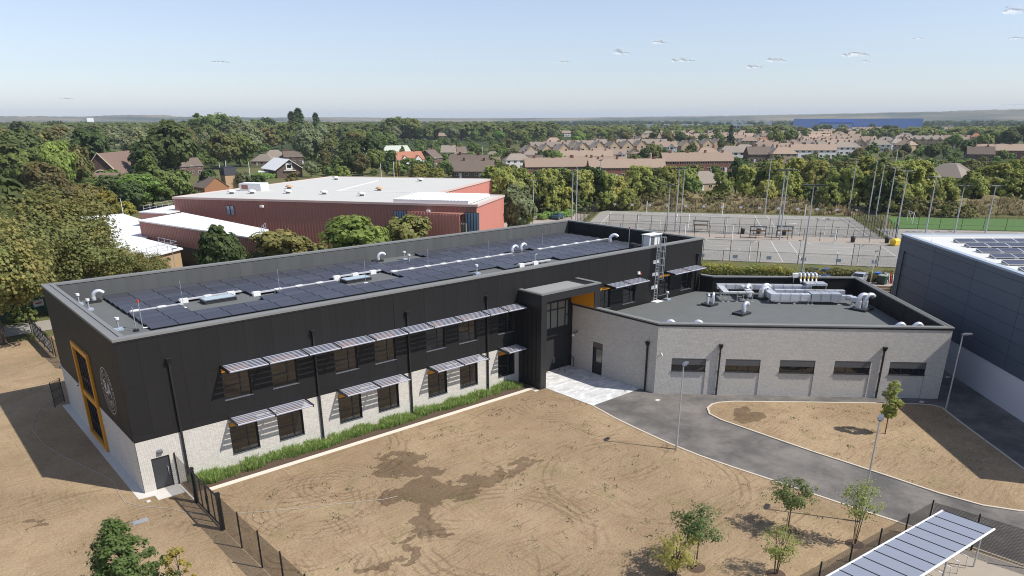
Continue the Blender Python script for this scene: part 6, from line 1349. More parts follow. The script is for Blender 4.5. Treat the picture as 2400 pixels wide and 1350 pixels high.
for i, (a0, b0) in enumerate(((-2, 35.6), (9.5, 29.2), (14.8, 30.5))):     # team shelters on the walkway
    o = C2(a0, b0); r = thing('team_shelter', ['open team shelter by the far fence behind the long roof corner', 'open team shelter with bench between the walkway fences, left', 'open team shelter with bench beside the floodlight pair'][i], 'shelter', (*o, 0), group='team shelters'); b = MB()
    for u in (0, 3.0): b.obox(o, E1, E2, (u, 0, 0), (u+.08, .08, 2.2)).obox(o, E1, E2, (u, 1.1, 0), (u+.08, 1.18, 2.2))
    b.build('frame', MT['black'], r); MB().obox(o, E1, E2, (-.1, -.1, 2.2), (3.2, 1.3, 2.28)).build('roof', MT['black'], r); MB().obox(o, E1, E2, (.15, .5, .42), (2.95, .9, .5)).build('bench', MT['buff'], r); MB().obox(o, E1, E2, (.15, 1.1, 1.2), (2.95, 1.14, 1.5)).build('back_board', MT['buff'], r)
for i, (px, py, lab) in enumerate(((1740, 548, 'black bin on the walkway left of centre'), (1778, 548, 'brown bin beside the gate on the walkway'), (1837, 552, 'black bin by the shelter bench'), (1998, 568, 'black bin near the right end of the walkway'), (2078, 570, 'black bin just left of the yellow grit bin'))):
    x, y = at(px, py); o = MB().tube([(x, y, 0), (x, y, 1.0)], [.38, .45], 10); o.tube([(x, y, 1.0), (x, y, 1.12)], [.48, .40], 10); tag(o.build('litter_bin', MT['black'] if i != 1 else HM['dark']), lab, 'bin', 'litter bins on the walkway')
x, y = at(2096, 575); r = thing('grit_bin', 'yellow grit bin near the blue-grey hall corner', 'grit bin', (x, y, 0)); MB().add([(x-.9, y-.5, 0), (x+.9, y-.5, 0), (x+.9, y+.5, 0), (x-.9, y+.5, 0), (x-1.05, y-.6, .9), (x+1.05, y-.6, .9), (x+1.05, y+.6, .9), (x-1.05, y+.6, .9)], [(0, 1, 5, 4), (1, 2, 6, 5), (2, 3, 7, 6), (3, 0, 4, 7)]).build('body', MT['yellow'], r)
MB().add([(x-1.1, y-.65, .9), (x+1.1, y-.65, .9), (x+1.1, y+.65, .9), (x-1.1, y+.65, .9), (x-.9, y-.3, 1.25), (x+.9, y-.3, 1.25), (x+.9, y+.3, 1.25), (x-.9, y+.3, 1.25)], [(0, 1, 5, 4), (1, 2, 6, 5), (2, 3, 7, 6), (3, 0, 4, 7), (4, 5, 6, 7)]).build('lid', MT['yellow'], r)
def goal(a0, b0, w_, h, along, lab):
    o = C2(a0, b0); ex, ey = (E1, E2) if along == 1 else (E2, E1); P = lambda u, v, z: (o[0]+ex[0]*u+ey[0]*v, o[1]+ex[1]*u+ey[1]*v, z)
    r = thing('goal', lab, 'goal', (*o, 0), group='white goals'); MB().tube([P(0, 0, 0), P(0, 0, h), P(w_, 0, h), P(w_, 0, 0)], .06, 6).build('goal_frame', MT['white'], r); MB().tube([P(0, 0, h), P(0, 1.2, 0), P(w_, 1.2, 0), P(w_, 0, h)], .03, 5).build('net_stay', MT['white'], r)
goal(-14, 36.5, 5, 2.1, 1, 'white five-a-side goal behind the far corner of the long roof'); goal(47.5, 60, 5, 2.4, 2, 'white goal at the left end of the green pitch'); goal(15.2, 37.5, 4, 2.1, 1, 'white five-a-side goal behind the mast pair')
MT['signw'] = MT['white']
for i in range(14):
    a0 = -23+4.6*i; o = C2(a0, 70.6); tag(MB().obox(o, E1, E2, (0, -.09, 1.4), (.75, -.06, 1.9)).build('fence_sign', MT['white']), f'{nth(i)} small pale sign on the far court fence', 'sign', 'small signs on the far court fence')
for i in range(8):
    a0 = -6+5.5*i; o = C2(a0, 1.2); tag(MB().obox(o, E1, E2, (0, -.03, .55), (.8, -.01, 1.1)).build('fence_sign', MT['halltrim']), f'{nth(i)} small grey sign on the low fence by the hedge', 'sign', 'small signs on the low court fence')
# earth mound and dry grass behind the courts
MT['mound'] = mat('dry_mound_grass', (.24, .185, .09), 1, var=.35, scale=.3, dscale=2.5, bump=.6, bscale=4, col2=(.13, .12, .05))
def mound(name, pts, hh, wd, seed):
    rs = np.random.RandomState(seed); V = []; n = len(pts); m = 9
    for i, (a0, b0) in enumerate(pts):
        e = math.sin(math.pi*i/(n-1))**.6
        for j in range(m): t = j/(m-1); x, y = C2(a0+rs.randn()*.4, b0+wd*t); V.append((x, y, -.06+hh*e*math.sin(math.pi*t)*(1+.25*rs.randn()*(0 < j < m-1))))
    Q = [(i*m+j, (i+1)*m+j, (i+1)*m+j+1, i*m+j+1) for i in range(n-1) for j in range(m-1)]
    o = link(name, np_mesh(name, np.array(V), np.array(Q), [MT['mound']], smooth=True)); o['kind'] = 'structure'
mound('earth_mound', [(-32+2.2*i, 75) for i in range(34)], 2.7, 17, 3); mound('earth_mound', [(46+2.4*i, 84) for i in range(28)], 2.8, 16, 4)
# hedge between wing and courts
def hedge(name, A, B, h, w_, lm, seed, label, n=2600, leaf=.2):
    rs = np.random.RandomState(seed); A, B = np.array(A), np.array(B); d = B-A; l = np.linalg.norm(d); d = d/l; nn = np.array([-d[1], d[0]])
    u = rs.rand(n)*l; v = (rs.rand(n)-.5)*w_; top = h*(.78+.22*np.sin(u*1.3+seed)*np.sin(u*.47)+.12*rs.rand(n)); z = top*rs.rand(n)**.55
    C = np.stack([A[0]+d[0]*u+nn[0]*v, A[1]+d[1]*u+nn[1]*v, z], 1); N = np.stack([nn[0]*v*2, nn[1]*v*2, np.full(n, .5)], 1)+rs.randn(n, 3)*.6
    o = link(name, np_mesh(name, leaf_quads(C, N, leaf, rs), np.arange(4*n).reshape(-1, 4), [LM[lm]])); return tag(o, label, 'hedge')
h0, h1 = np.array(at(1646, 640)), np.array(at(2105, 662)); k0 = h0+(h1-h0)*.49; k1 = h0+(h1-h0)*.54
hedge('hedge', h0-np.array([3, -3.]), k0, 1.7, 1.8, 'willow', 1, 'clipped green-brown hedge along the courts left of the lamp mast', 5200, .26); hedge('hedge', k1, h1+np.array([2, -3.]), 1.6, 1.8, 'olive', 2, 'rusty green hedge behind the parked cars', 5200, .26)
hedge('hedge', at(590, 420), at(643, 417), 2.2, 3, 'bright', 3, 'bright green clipped hedge in front of the white hut', 1800, .5); hedge('hedge', at(1262, 515), at(1340, 507), 1.6, 2.4, 'bright', 4, 'low bright hedge at the edge of the car park', 1800, .35)
flat('parking_strip', [tuple(np.array(at(1880, 668))), tuple(np.array(at(2140, 690))), tuple(np.array(at(2120, 664))), tuple(np.array(at(1890, 650)))], .003, MT['walk'])
# cars
def car(loc, rz, col, label):
    r = thing('parked_car', label, 'car', (loc[0], loc[1], 0), rz, 'parked cars'); paint = mat('car_paint', col, .25, metal=.4, spec=.6)
    prof = [(-2.05, .35), (-2.1, .75), (-2.0, .95), (-1.75, 1.02), (-1.15, 1.42), (-.3, 1.5), (.45, 1.42), (1.05, .98), (1.85, .86), (2.1, .7), (2.12, .35)]; V = []
    for s in (-1, 1):
        for (x, z) in prof: V.append((x, s*(.88 if z < 1.0 else .88-.42*(z-1.0)), z))
    n = len(prof); b = MB(); b.add(V, [tuple(range(n))[::-1] if False else tuple(range(n)), tuple(range(2*n-1, n-1, -1))]+[(i+1, i, n+i, n+i+1) for i in range(n-1)]+[(0, n-1, 2*n-1, n)]); o = b.build('body', paint, None); o.parent = r
    g = MB()
    g.add([(-1.68, -.72, 1.075), (-1.2, -.64, 1.40), (-1.2, .64, 1.40), (-1.68, .72, 1.075)], [(0, 1, 2, 3)]); g.add([(1.0, -.76, 1.035), (.52, -.66, 1.385), (.52, .66, 1.385), (1.0, .76, 1.035)], [(3, 2, 1, 0)])
    for s in (-1, 1): g.add([(-1.45, s*.885, 1.06), (.85, s*.885, 1.06), (.4, s*.735, 1.36), (-1.05, s*.735, 1.38)], [(0, 1, 2, 3)])
    for v in range(len(g.v)): x, y, z = g.v[v]; g.v[v] = (x*1.0, y*1.0, z+.012)
    o = g.build('glass', MT['glass'], None); o.parent = r
    for x in (-1.3, 1.3):
        for s in (-.8, .8): w_ = MB().tube([(x, s-.1, .32), (x, s+.1, .32)], .32, 14).build('wheel', MT['black'], None); w_.parent = r; q = MB().tube([(x, s-.105, .32), (x, s+.105, .32)], .19, 10).build('rim', MT['alu'], None); q.parent = w_
    for s in (-.6, .6): q = MB().box((2.05, s-.18, .62), (2.125, s+.18, .76)).build('headlight', MT['white'], None); q.parent = r
p1_, p2_ = at(1936, 652), at(2012, 662); car(p1_, aE2+2.8, (.07, .10, .15), 'dark blue parked car half hidden behind the wing parapet'); car(p2_, aE2+2.7, (.55, .56, .60), 'silver parked car at the corner behind the wing'); car(at(1308, 513), .4, (.04, .12, .15), 'dark teal car in the car park behind the long roof corner')
x, y = at(1902, 650); tag(MB().box((x-.6, y-.6, 0), (x+.6, y+.6, 1.35)).box((x-.66, y-.66, 1.35), (x+.66, y+.66, 1.42)).build('utility_cabinet', mat('dark_green_cabinet', (.012, .03, .026), .6)), 'dark green utility cabinet beside the five riser pipes', 'cabinet')
def wheelie(px, py, m, lid, lab):
    x, y = at(px, py); r = thing('wheelie_bin', lab, 'bin', (x, y, 0), group='wheelie bins'); MB().add([(x-.5, y-.45, .1), (x+.5, y-.45, .1), (x+.5, y+.45, .1), (x-.5, y+.45, .1), (x-.62, y-.55, 1.25), (x+.62, y-.55, 1.25), (x+.62, y+.55, 1.25), (x-.62, y+.55, 1.25)], [(3, 2, 1, 0), (0, 1, 5, 4), (1, 2, 6, 5), (2, 3, 7, 6), (3, 0, 4, 7)]).build('body', m, r)
    MB().box((x-.68, y-.62, 1.25), (x+.68, y+.62, 1.36)).build('lid', lid, r); MB().tube([(x-.55, y+.5, .13), (x+.55, y+.5, .13)], .13, 8).build('wheel', MT['black'], r)
bb_ = mat('blue_plastic', (.03, .13, .45), .5); wheelie(2060, 660, bb_, bb_, 'blue wheelie bin beside the trolleys'); wheelie(2068, 666, mat('green_plastic', (.02, .05, .035), .6), mat('pale_lid', (.25, .28, .22), .6), 'dark green wheelie bin in front of the blue one')
for i in range(5):
    x, y = at(2072+i*4.5, 664-i*.6); m = MT['red'] if i in (2, 4) else MT['white']; r = thing('barrier', f'{["first", "second", "third", "fourth", "last"][i]} {"red" if i in (2, 4) else "white"} barrier in the row leaning by the bins', 'barrier', (x, y, 0), group='barriers by the bins'); MB().tube([(x-.5, y-.6, 0), (x-.5, y-.5, 1.1), (x-.3, y-.3, 1.45), (x+.3, y+.5, 1.45), (x+.5, y+.7, 1.1), (x+.5, y+.7, 0)], .06, 6).build('frame', m, r); MB().tube([(x-.5, y-.52, .7), (x+.5, y+.68, .7)], .05, 5).build('rail', m, r)
f0, f1 = np.array(at(2055, 690)), np.array(at(2130, 693)); r = thing('board_fence', 'low brown timber board fence behind the wing corner', 'fence', (f0[0], f0[1], 0)); dd_ = (f1-f0)/np.linalg.norm(f1-f0)
for k in range(3): MB().obox(tuple(f0), tuple(dd_), (-dd_[1], dd_[0]), (-2, 0, .1+.38*k), (np.linalg.norm(f1-f0)+2, .06, .44+.38*k)).build('board', MT['buff'], r)
for u in (-2, 1.6, 5): MB().obox(tuple(f0), tuple(dd_), (-dd_[1], dd_[0]), (u, -.1, 0), (u+.12, 0, 1.3)).build('post', MT['black'], r)
# lamp posts
def lamp(P, h, ang, label, col='galv', head=.75):
    r = thing('lamp_post', label, 'street lamp', (P[0], P[1], 0), group='lamp posts'); MB().tube([(P[0], P[1], 0), (P[0], P[1], 1.1)], .085, 8).build('base', MT['galv'], r); MB().tube([(P[0], P[1], 1.1), (P[0], P[1], h)], [.06, .045], 8).build('pole', MT[col], r)
    dx, dy = math.cos(ang), math.sin(ang); nx, ny = -dy, dx; c = (P[0], P[1]); b = MB()
    b.add([(c[0]+dx*u+nx*v, c[1]+dy*u+ny*v, z) for u, v, z in ((-.1, -.07, h-.02), (-.1, .07, h-.02), (.25, .17, h), (head, .13, h+.05), (head, -.13, h+.05), (.25, -.17, h), (-.1, -.07, h+.06), (-.1, .07, h+.06), (.25, .15, h+.13), (head, .11, h+.12), (head, -.11, h+.12), (.25, -.15, h+.13))],
          [(0, 1, 2, 5), (5, 2, 3, 4), (11, 8, 7, 6), (10, 9, 8, 11), (0, 6, 7, 1), (1, 7, 8, 2), (2, 8, 9, 3), (3, 9, 10, 4), (4, 10, 11, 5), (5, 11, 6, 0)]).build('lamp_head', MT['sill'], r)
lamp((31.6, -18.8), 6.5, .3, 'lamp post on the road edge in front of the wing'); lamp((31.5, -32.47), 6.65, .3, 'lamp post among the saplings by the bicycle shelter'); lamp((54.9, -29.0), 6.5, -.6, 'lamp post in the shade of the blue-grey hall')
lamp(at(2040, 662), 4.6, -.4, 'white lamp post beside the silver car', 'white'); lamp(at(2025, 668), 2.6, -.4, 'thin short lamp post left of the white one', 'galv', .4); lamp(at(1867, 640), 5.0, 1, 'thin lamp post behind the pipes', 'galv', .4); lamp(at(498, 640), 6.0, 2.6, 'white lamp post beside the red annexe', 'white', .5); lamp(at(414, 648), 4.2, .3, 'grey lamp post by the buff brick annexe', 'galv', .8); lamp(at(300, 560), 8, 2, 'leaning white lamp pole by the white flat roof', 'white', .3)
for i, (px, by, ty) in enumerate(((519, 424, 381), (534, 424, 376), (588, 427, 379), (894, 420, 383), (924, 418, 378), (931, 415, 360), (937, 412, 363), (1132, 398, 343), (1125, 400, 385), (2092, 420, 350))):
    xy = at(px, by); h = top_z(xy, ty); tag(MB().tube([(*xy, 0), (*xy, h)], [.14, .09], 6).build('pole', MT['white'] if i != 5 else MT['orange']), f'{nth(i)} slim pale pole among the trees and houses behind the red hall', 'pole', 'slim poles behind the red hall')
# near fence with gate, lettered fence, green palisade, bicycle shelter
MT['fine'] = mesh_mat('black_weld_mesh', (.035, .031, .028), .04, .0185, .0762, .016)
def near_fence(name, pts, posts, h, label, thick=(), z1=None):
    r = thing(name, label, 'fence', (*pts[0], 0))
    for i, p in enumerate(posts):
        t = .075 if i in thick else .035; MB().box((p[0]-t, p[1]-t, 0), (p[0]+t, p[1]+t, h+(.12 if i in thick else .04))).box((p[0]-t*.9, p[1]-t*.9, h+(.12 if i in thick else .04)), (p[0]+t*.9, p[1]+t*.9, h+(.16 if i in thick else .06))).build('post', MT['black'], r)
    for a, c in zip(pts[:-1], pts[1:]): sheet('mesh_panel', a, c, .04, h-.05, MT['fine'], r)
    return r
fy_ = [-.05, -2.3]; near_fence('mesh_fence', [(2.2, -.05), (2.16, -3.3)], [(2.2, -.05)], 2.25, 'short mesh fence between the corner door and the gate')
near_fence('mesh_fence', [(2.22, -7.85), (2.24, -10.5), (2.29, -13.16), (2.33, -15.85), (2.38, -18.5), (2.42, -21.2), (2.47, -24)], [(2.24, -10.5), (2.29, -13.16), (2.33, -15.85), (2.38, -18.5), (2.42, -21.2), (2.47, -24)], 2.3, 'black weld mesh fence running from the gate towards the camera')
r = thing('mesh_gate', 'black double mesh gate with thick posts in the bare earth yard', 'gate', (2.18, -5.5, 0))
for y_ in (-3.41, -7.8): MB().box((2.06, y_-.11, 0), (2.28, y_+.11, 2.4)).box((2.04, y_-.13, 2.4), (2.30, y_+.13, 2.45)).build('post', MT['black'], r)
for y0, y1 in ((-3.56, -5.55), (-5.65, -7.65)):
    b = MB(); 
    for y_ in (y0, y1): b.box((2.13, y_-.04, .1), (2.21, y_+.04, 2.2))
    b.box((2.14, (y0+y1)/2-.025, .18), (2.20, (y0+y1)/2+.025, 2.12)); b.box((2.13, y1+.04, .1), (2.21, y0-.04, .18)).box((2.13, y1+.04, 2.12), (2.21, y0-.04, 2.2)); lf_ = b.build('gate_leaf', MT['black'], r); sheet('mesh_panel', (2.17, y0), (2.17, y1), .15, 2.15, MT['fine'], lf_)
MB().box((2.1, -5.64, .9), (2.24, -5.56, 1.35)).build('lock', MT['frame'], r)
for y_ in (-3.45,): flat('fence_footing', [(2.05, -.1), (2.14, -3.3), (2.22, -3.3), (2.2, -.1)], .02, MT['conc'])
fp = [(1.86, 49.5), (1.86, 47.68), (1.81, 44.79), (1.82, 41.99), (1.84, 39.54), (1.95, 37.0), (2.05, 34.4), (2.1, 31.8)]; r = near_fence('lettered_fence', fp, fp, 2.2, 'black mesh fence with large white letters behind the end wall')
bn = MB().box((1.74, 36.7, .35), (1.77, 46.0, 1.95)).build('banner', MT['black'], r)
for i, ch_ in enumerate('BEDFORD'): text('lettering', ch_, 1.7, face_M((1.73, 45.2-1.28*i, 1.12), (0, -1, 0)), MT['white'], bn)
r = thing('palisade_fence', 'green palisade fence with a white sign beyond the footpath', 'fence', (-6, 56, 0)); gm = mat('green_steel', (.012, .085, .055), .5); g0, g1 = Vector((-6, 55.6)), Vector((16, 65.5)); dg_ = (g1-g0).normalized(); pm = None
for k in range(150):
    p = g0+dg_*(.16*k)
    if pm is None: pm = MB().add([(-.045, -.012, 0), (.045, -.012, 0), (.045, .012, 0), (-.045, .012, 0), (-.045, -.012, 2.1), (.045, -.012, 2.1), (.045, .012, 2.1), (-.045, .012, 2.1), (0, 0, 2.25)], [(0, 1, 5, 4), (1, 2, 6, 5), (2, 3, 7, 6), (3, 0, 4, 7), (4, 5, 8), (5, 6, 8), (6, 7, 8), (7, 4, 8)]).build('pale', gm, None); q = pm
    else: q = pm.copy(); COL.objects.link(q)
    q.parent = r; q.matrix_parent_inverse = Matrix.Translation(-Vector(r.location)); q.location = (p.x, p.y, .05); q.rotation_euler = (0, 0, math.atan2(dg_.y, dg_.x))
for z in (.5, 1.8): MB().tube([(g0.x, g0.y+.06, z), (g1.x, g1.y+.06, z)], .035, 4).build('rail', gm, r)
sp_ = g0+dg_*11.6; sg = MB().obox((sp_.x, sp_.y), tuple(dg_), (-dg_.y, dg_.x), (-.65, -.1, .7), (.65, -.06, 1.5)).build('sign', MT['white'], r); MB().obox((sp_.x, sp_.y), tuple(dg_), (-dg_.y, dg_.x), (-.4, -.106, 1.0), (.4, -.101, 1.2)).build('sign_band', MT['red'], sg)
r = thing('wall_rack', 'small black frame against the far end of the end wall', 'rack', (-.9, 21.6, 0)); MB().tube([(-1.1, 21.3, 0), (-1.1, 21.3, 2.2), (-.2, 22.2, 2.2), (-.2, 22.2, 0)], .04, 6).tube([(-1.1, 21.3, .7), (-.2, 22.2, .7)], .03, 6).tube([(-1.1, 21.3, 1.4), (-.2, 22.2, 1.4)], .03, 6).build('frame', MT['black'], r); sheet('mesh_panel', (-1.1, 21.3), (-.2, 22.2), .1, 2.1, MT['fine'], r)
# bicycle shelter inside its mesh compound
flat('shelter_floor', [(33.0, -35.9), (15, -33.8), (14, -60), (35.2, -60)], .012, mat('shelter_concrete', (.36, .31, .25), .95, var=.12, scale=1))
cf = [(32.81, -35.72), (30.15, -35.42), (27.46, -35.1), (24.75, -34.78), (22.07, -34.48), (19.4, -34.17), (16.7, -33.86)]; near_fence('mesh_fence', cf, cf, 2.3, 'black mesh fence behind the bicycle shelter')
cf2 = [(32.81, -35.80), (33.08, -38.03), (33.36, -40.7), (33.65, -43.4)]; near_fence('mesh_fence', cf2, cf2[1:], 2.3, 'black mesh fence right of the bicycle shelter along the road')
r = thing('bicycle_shelter', 'bicycle shelter with a pale translucent panelled roof and silver frame', 'bike shelter', (27, -37, 0)); S0, S1 = Vector((32.05, -36.47)), Vector((20.0, -35.07)); sd2 = (S1-S0).normalized(); sn = Vector((sd2.y, -sd2.x)); sn = sn if sn.y < 0 else -sn; sn = sn*1; pan = mat('polycarbonate_roof', (.255, .275, .33), .25, spec=.7, var=.08, scale=.6); W2_ = 2.65; zb_, zf = 2.28, 2.42
np_ = 12
for k in range(np_):
    a, c = S0+sd2*(k*1.0+.03), S0+sd2*(k*1.0+.97); V = [(a.x, a.y, zb_), (c.x, c.y, zb_), (c.x+sn.x*W2_, c.y+sn.y*W2_, zf), (a.x+sn.x*W2_, a.y+sn.y*W2_, zf)]; V += [(x, y, z+.025) for x, y, z in V]
    MB().add(V, [(0, 1, 2, 3), (7, 6, 5, 4), (0, 4, 5, 1), (1, 5, 6, 2), (2, 6, 7, 3), (3, 7, 4, 0)]).build('roof_panel', pan, r)
    s = S0+sd2*(k*1.0); MB().tube([(s.x, s.y, zb_+.02), (s.x+sn.x*W2_, s.y+sn.y*W2_, zf+.02)], .035, 4).build('rafter', MT['black'], r)
for off, z in ((0, zb_), (W2_, zf)): a, c = S0+sn*off, S0+sd2*12+sn*off; MB().tube([(a.x, a.y, z), (c.x, c.y, z)], .065, 6).build('eaves_rail', MT['white'], r)
for k in (0.4, 4, 8, 11.6):
    p = S0+sd2*k+sn*.3; q = S0+sd2*k+sn*(W2_-.35); MB().tube([(p.x, p.y, 0), (p.x, p.y, zb_)], .045, 6).build('post', MT['black'], r); MB().tube([(q.x, q.y, 0), (q.x, q.y, zf-.05)], .045, 6).build('post', MT['galv'], r)
for k in range(12):
    p = S0+sd2*(.9+k*.9)+sn*1.2; q = p+sn*.9; o = MB().tube([(p.x, p.y, 0), (p.x, p.y, .75), (q.x, q.y, .75), (q.x, q.y, 0)], .025, 6).build('bike_stand', MT['galv'], r)
# small trees in the yard
def sapling(key, P, h, seed, lm, shape, label, ncl, nl, leaf, wr, base, stake=True, stems=1):
    rs = np.random.RandomState(seed); V, cs = crown(rs, h, shape, ncl, nl, leaf, wr, base); r = thing(key, label, 'young tree', (P[0], P[1], 0)); link('crown', np_mesh('crown', V, np.arange(len(V)).reshape(-1, 4), [LM[lm]]), r).matrix_parent_inverse = Matrix.Identity(4); b = MB()
    if stems == 1: b.tube([(0, 0, -.05), (.03, .02, h*.4), (.0, .03, h*.93)], [.045, .035, .012], 6)
    for k in range(stems if stems > 1 else 0): a = 6.28*k/stems; b.tube([(.06*math.cos(a), .06*math.sin(a), -.05), (.2*math.cos(a), .2*math.sin(a), h*.45), (.42*math.cos(a), .42*math.sin(a), h*.9)], [.03, .02, .008], 5)
    for k in range(26): c = cs[rs.randint(len(cs))]; b.tube([(0, 0, max(base*h*.8, c[2]*.75)), tuple(c)], [.014, .006], 4)
    b.build('trunk', BARK, r).matrix_parent_inverse = Matrix.Identity(4)
    if stake: q = MB().tube([(-.22, .0, -.05), (-.22, .0, 1.2)], .035, 6).tube([(-.24, 0, 1.12), (.04, .02, 1.12)], .022, 5).build('stake', MT['buff'], r); q.matrix_parent_inverse = Matrix.Identity(4)
    b = MB()
    for k in range(14): a, c = 6.28*k/14, 6.28*(k+1)/14; b.add([(0, 0, .06), (.55*math.cos(a), .5*math.sin(a), .004), (.55*math.cos(c), .5*math.sin(c), .004)], [(0, 1, 2)])
    b.build('mulch_ring', MT['soil'], r).matrix_parent_inverse = Matrix.Identity(4); return r
sapling('sapling', (27.45, -30.02), 3.45, 41, 'sapl', 'round', 'young dark-topped tree with stake by the road edge', 70, 34, .085, .40, .40); sapling('sapling', (20.03, -28.75), 3.85, 42, 'sapl', 'round', 'young staked feathery tree in front of the bicycle shelter', 70, 32, .085, .36, .40)
sapling('sapling', (22.71, -31.95), 3.1, 43, 'willow', 'round', 'thin multi-stemmed sapling nearest the shelter fence', 60, 26, .065, .33, .22, False, 5); sapling('sapling', (18.29, -28.6), 3.0, 44, 'willow', 'round', 'leafy multi-stemmed sapling at the bottom edge left of the staked tree', 70, 36, .07, .36, .12, False, 5)
sapling('sapling', (28.81, -33.37), 4.2, 45, 'willow', 'round', 'wispy sapling in front of the middle lamp post', 50, 24, .08, .24, .35, True, 4); sapling('sapling', (45.9, -27.83), 4.5, 46, 'willow', 'poplar', 'slender yellow-green tree on the verge before the slit windows', 80, 40, .10, .15, .34, False)
LM['oliveg'] = leaf_mat('yard_leaf', (.15, .205, .045))
sapling('yard_tree', (-4.3, -13.2), 5.6, 47, 'oliveg', 'conic', 'bright green bushy tree rising at the bottom left corner', 230, 60, .11, .44, .05, False)
r = sapling('yard_tree', (-2.2, -14.8), 4.0, 48, 'yellow', 'poplar', 'small yellow-leaved shoot right of the bottom left tree', 30, 34, .10, .2, .3, False)
# ornamental grass in the bed, weeds and stones on the earth
def blades(name, pts, h, wd, n, lm, seed, label, cat, lean=.5):
    rs = np.random.RandomState(seed); P = np.repeat(np.array(pts), n, 0); m = len(P); a = rs.rand(m)*6.28; r_ = rs.rand(m)**.5*.26; B = P[:, :2]+np.stack([np.cos(a)*r_, np.sin(a)*r_], 1); H = P[:, 2]*h*(.6+.6*rs.rand(m)); dx, dy = np.cos(a)*lean*H*rs.rand(m), np.sin(a)*lean*H*rs.rand(m); t = rs.rand(m)*6.28; wx, wy = np.cos(t)*wd/2, np.sin(t)*wd/2; z = np.full(m, .02)
    V = np.stack([np.stack([B[:, 0]-wx, B[:, 1]-wy, z], 1), np.stack([B[:, 0]+wx, B[:, 1]+wy, z], 1), np.stack([B[:, 0]+dx*.5+wx*.8, B[:, 1]+dy*.5+wy*.8, H*.75], 1), np.stack([B[:, 0]+dx, B[:, 1]+dy, H], 1)], 1).reshape(-1, 3)
    return tag(link(name, np_mesh(name, V, np.arange(len(V)).reshape(-1, 4), [LM[lm]])), label, cat, kind='stuff')
LM['grass'] = leaf_mat('bed_grass', (.26, .42, .085), hue=.02, nscale=2.5, objvar=0, col2=(.36, .46, .13)); LM['weed'] = leaf_mat('weed_leaf', (.10, .14, .045), objvar=0)
rs = np.random.RandomState(77); pts = []
for x in np.arange(2.9, 32.3, .16):
    for y_ in np.arange(-1.35, -.15, .16):
        edge = -1.25+.22*math.sin(x*.9)+.15*math.sin(x*2.3+1)
        tuft = math.sin(x*1.7+.6)+math.sin(x*3.9)+math.sin(y_*5+x*1.1)
        if y_ > edge and rs.rand() < (.85 if tuft > -.6 else .4) and not (any(abs(x-u) < .35 for u in (12.9, 20.95, 29.1)) and y_ > -.5): pts.append((x+rs.randn()*.06, y_+rs.randn()*.06, (.55+.6*rs.rand()+.18*math.sin(x*2.1))*(1 if tuft > -.6 else .6)))
blades('ornamental_grass', pts, .50, .035, 26, 'grass', 78, 'fresh green grasses planted along the foot of the long facade', 'grass')
pts = []
wn = np.random.RandomState(5); ctrs = wn.rand(120, 2)
for cx_, cy_ in ctrs:
    x, y_ = 4+cx_*30, -34+cy_*30; 
    for k in range(wn.randint(2, 11)): pts.append((x+wn.randn()*1.3, y_+wn.randn()*1.3, .35+.9*wn.rand()**2))
for k in range(170): pts.append((38.9+wn.rand()*15, -36+wn.rand()*19, .5+wn.rand()))
for k in range(150): pts.append((-22+wn.rand()*24, -24+wn.rand()*22, .4+wn.rand()*.7))
def in_poly(x, y, P):
    c = False; j = len(P)-1
    for i in range(len(P)):
        if (P[i][1] > y) != (P[j][1] > y) and x < (P[j][0]-P[i][0])*(y-P[i][1])/(P[j][1]-P[i][1])+P[i][0]: c = not c
        j = i
    return c
isl = isl_top+isl_bot; rd = [p for p in ROAD_EDGE]
ok = lambda p: in_poly(p[0], p[1], isl) or (p[0] < 31.4 and p[1] < -3.2 and not (p[0] > 14.5 and p[1] < -33.6)) or (p[0] < -1.2)
blades('weeds', [p for p in pts if ok(p)], .11, .055, 9, 'weed', 79, 'scattered weed seedlings on the bare earth', 'weeds', 1.2)
n = 5200; S = np.stack([wn.rand(n)*75-22, wn.rand(n)*44-38, np.zeros(n)], 1); S = S[[ok(p) for p in S]]; n = len(S); sz = (.018+.05*wn.rand(n)**3)[:, None, None]; T = np.array([(0, 0, 1), (1, 0, -.3), (-.5, .87, -.3), (-.5, -.87, -.3)])[None]*sz*(1+.5*wn.randn(n, 4, 1)); V = (S[:, None, :]+T).reshape(-1, 3); F = np.array([(0, 1, 2), (0, 2, 3), (0, 3, 1)])
tag(link('stones', np_mesh('stones', V, (F[None]+4*np.arange(n)[:, None, None]).reshape(-1, 3), [mat('small_stone', (.34, .26, .18), .9, island=.4)])), 'small stones and clods scattered over the bare earth', 'stones', kind='stuff')
pts = []
for a0, a1, b0, b1, n_ in ((-30, 40, 73, 84, 420), (46, 112, 82, 92, 420)):
    for k in range(n_): x, y_ = C2(a0+(a1-a0)*wn.rand(), b0+(b1-b0)*wn.rand()); pts.append((x, y_, .5+wn.rand()*1.0))
LM['straw'] = leaf_mat('straw_grass', (.42, .34, .17), objvar=0, nscale=.2, col2=(.28, .26, .10))
dg2 = bpy.context.evaluated_depsgraph_get(); dg2.update(); hits = []
o = blades('dry_grass', pts, 1.1, .30, 9, 'straw', 80, 'tall dry grass on the banks behind the courts', 'dry grass', 1.0); V = np.empty(len(o.data.vertices)*3, np.float32); o.data.vertices.foreach_get('co', V); V = V.reshape(-1, 4, 3)
for q in range(0, len(V), 9):
    c = V[q, 0]; ok_, loc, *_ = scn.ray_cast(dg2, Vector((c[0], c[1], 9)), Vector((0, 0, -1)), distance=9.2)
    if ok_ and loc.z < 3.5: V[q:q+9, :, 2] += loc.z-.15
o.data.vertices.foreach_set('co', V.ravel()); o.data.update()
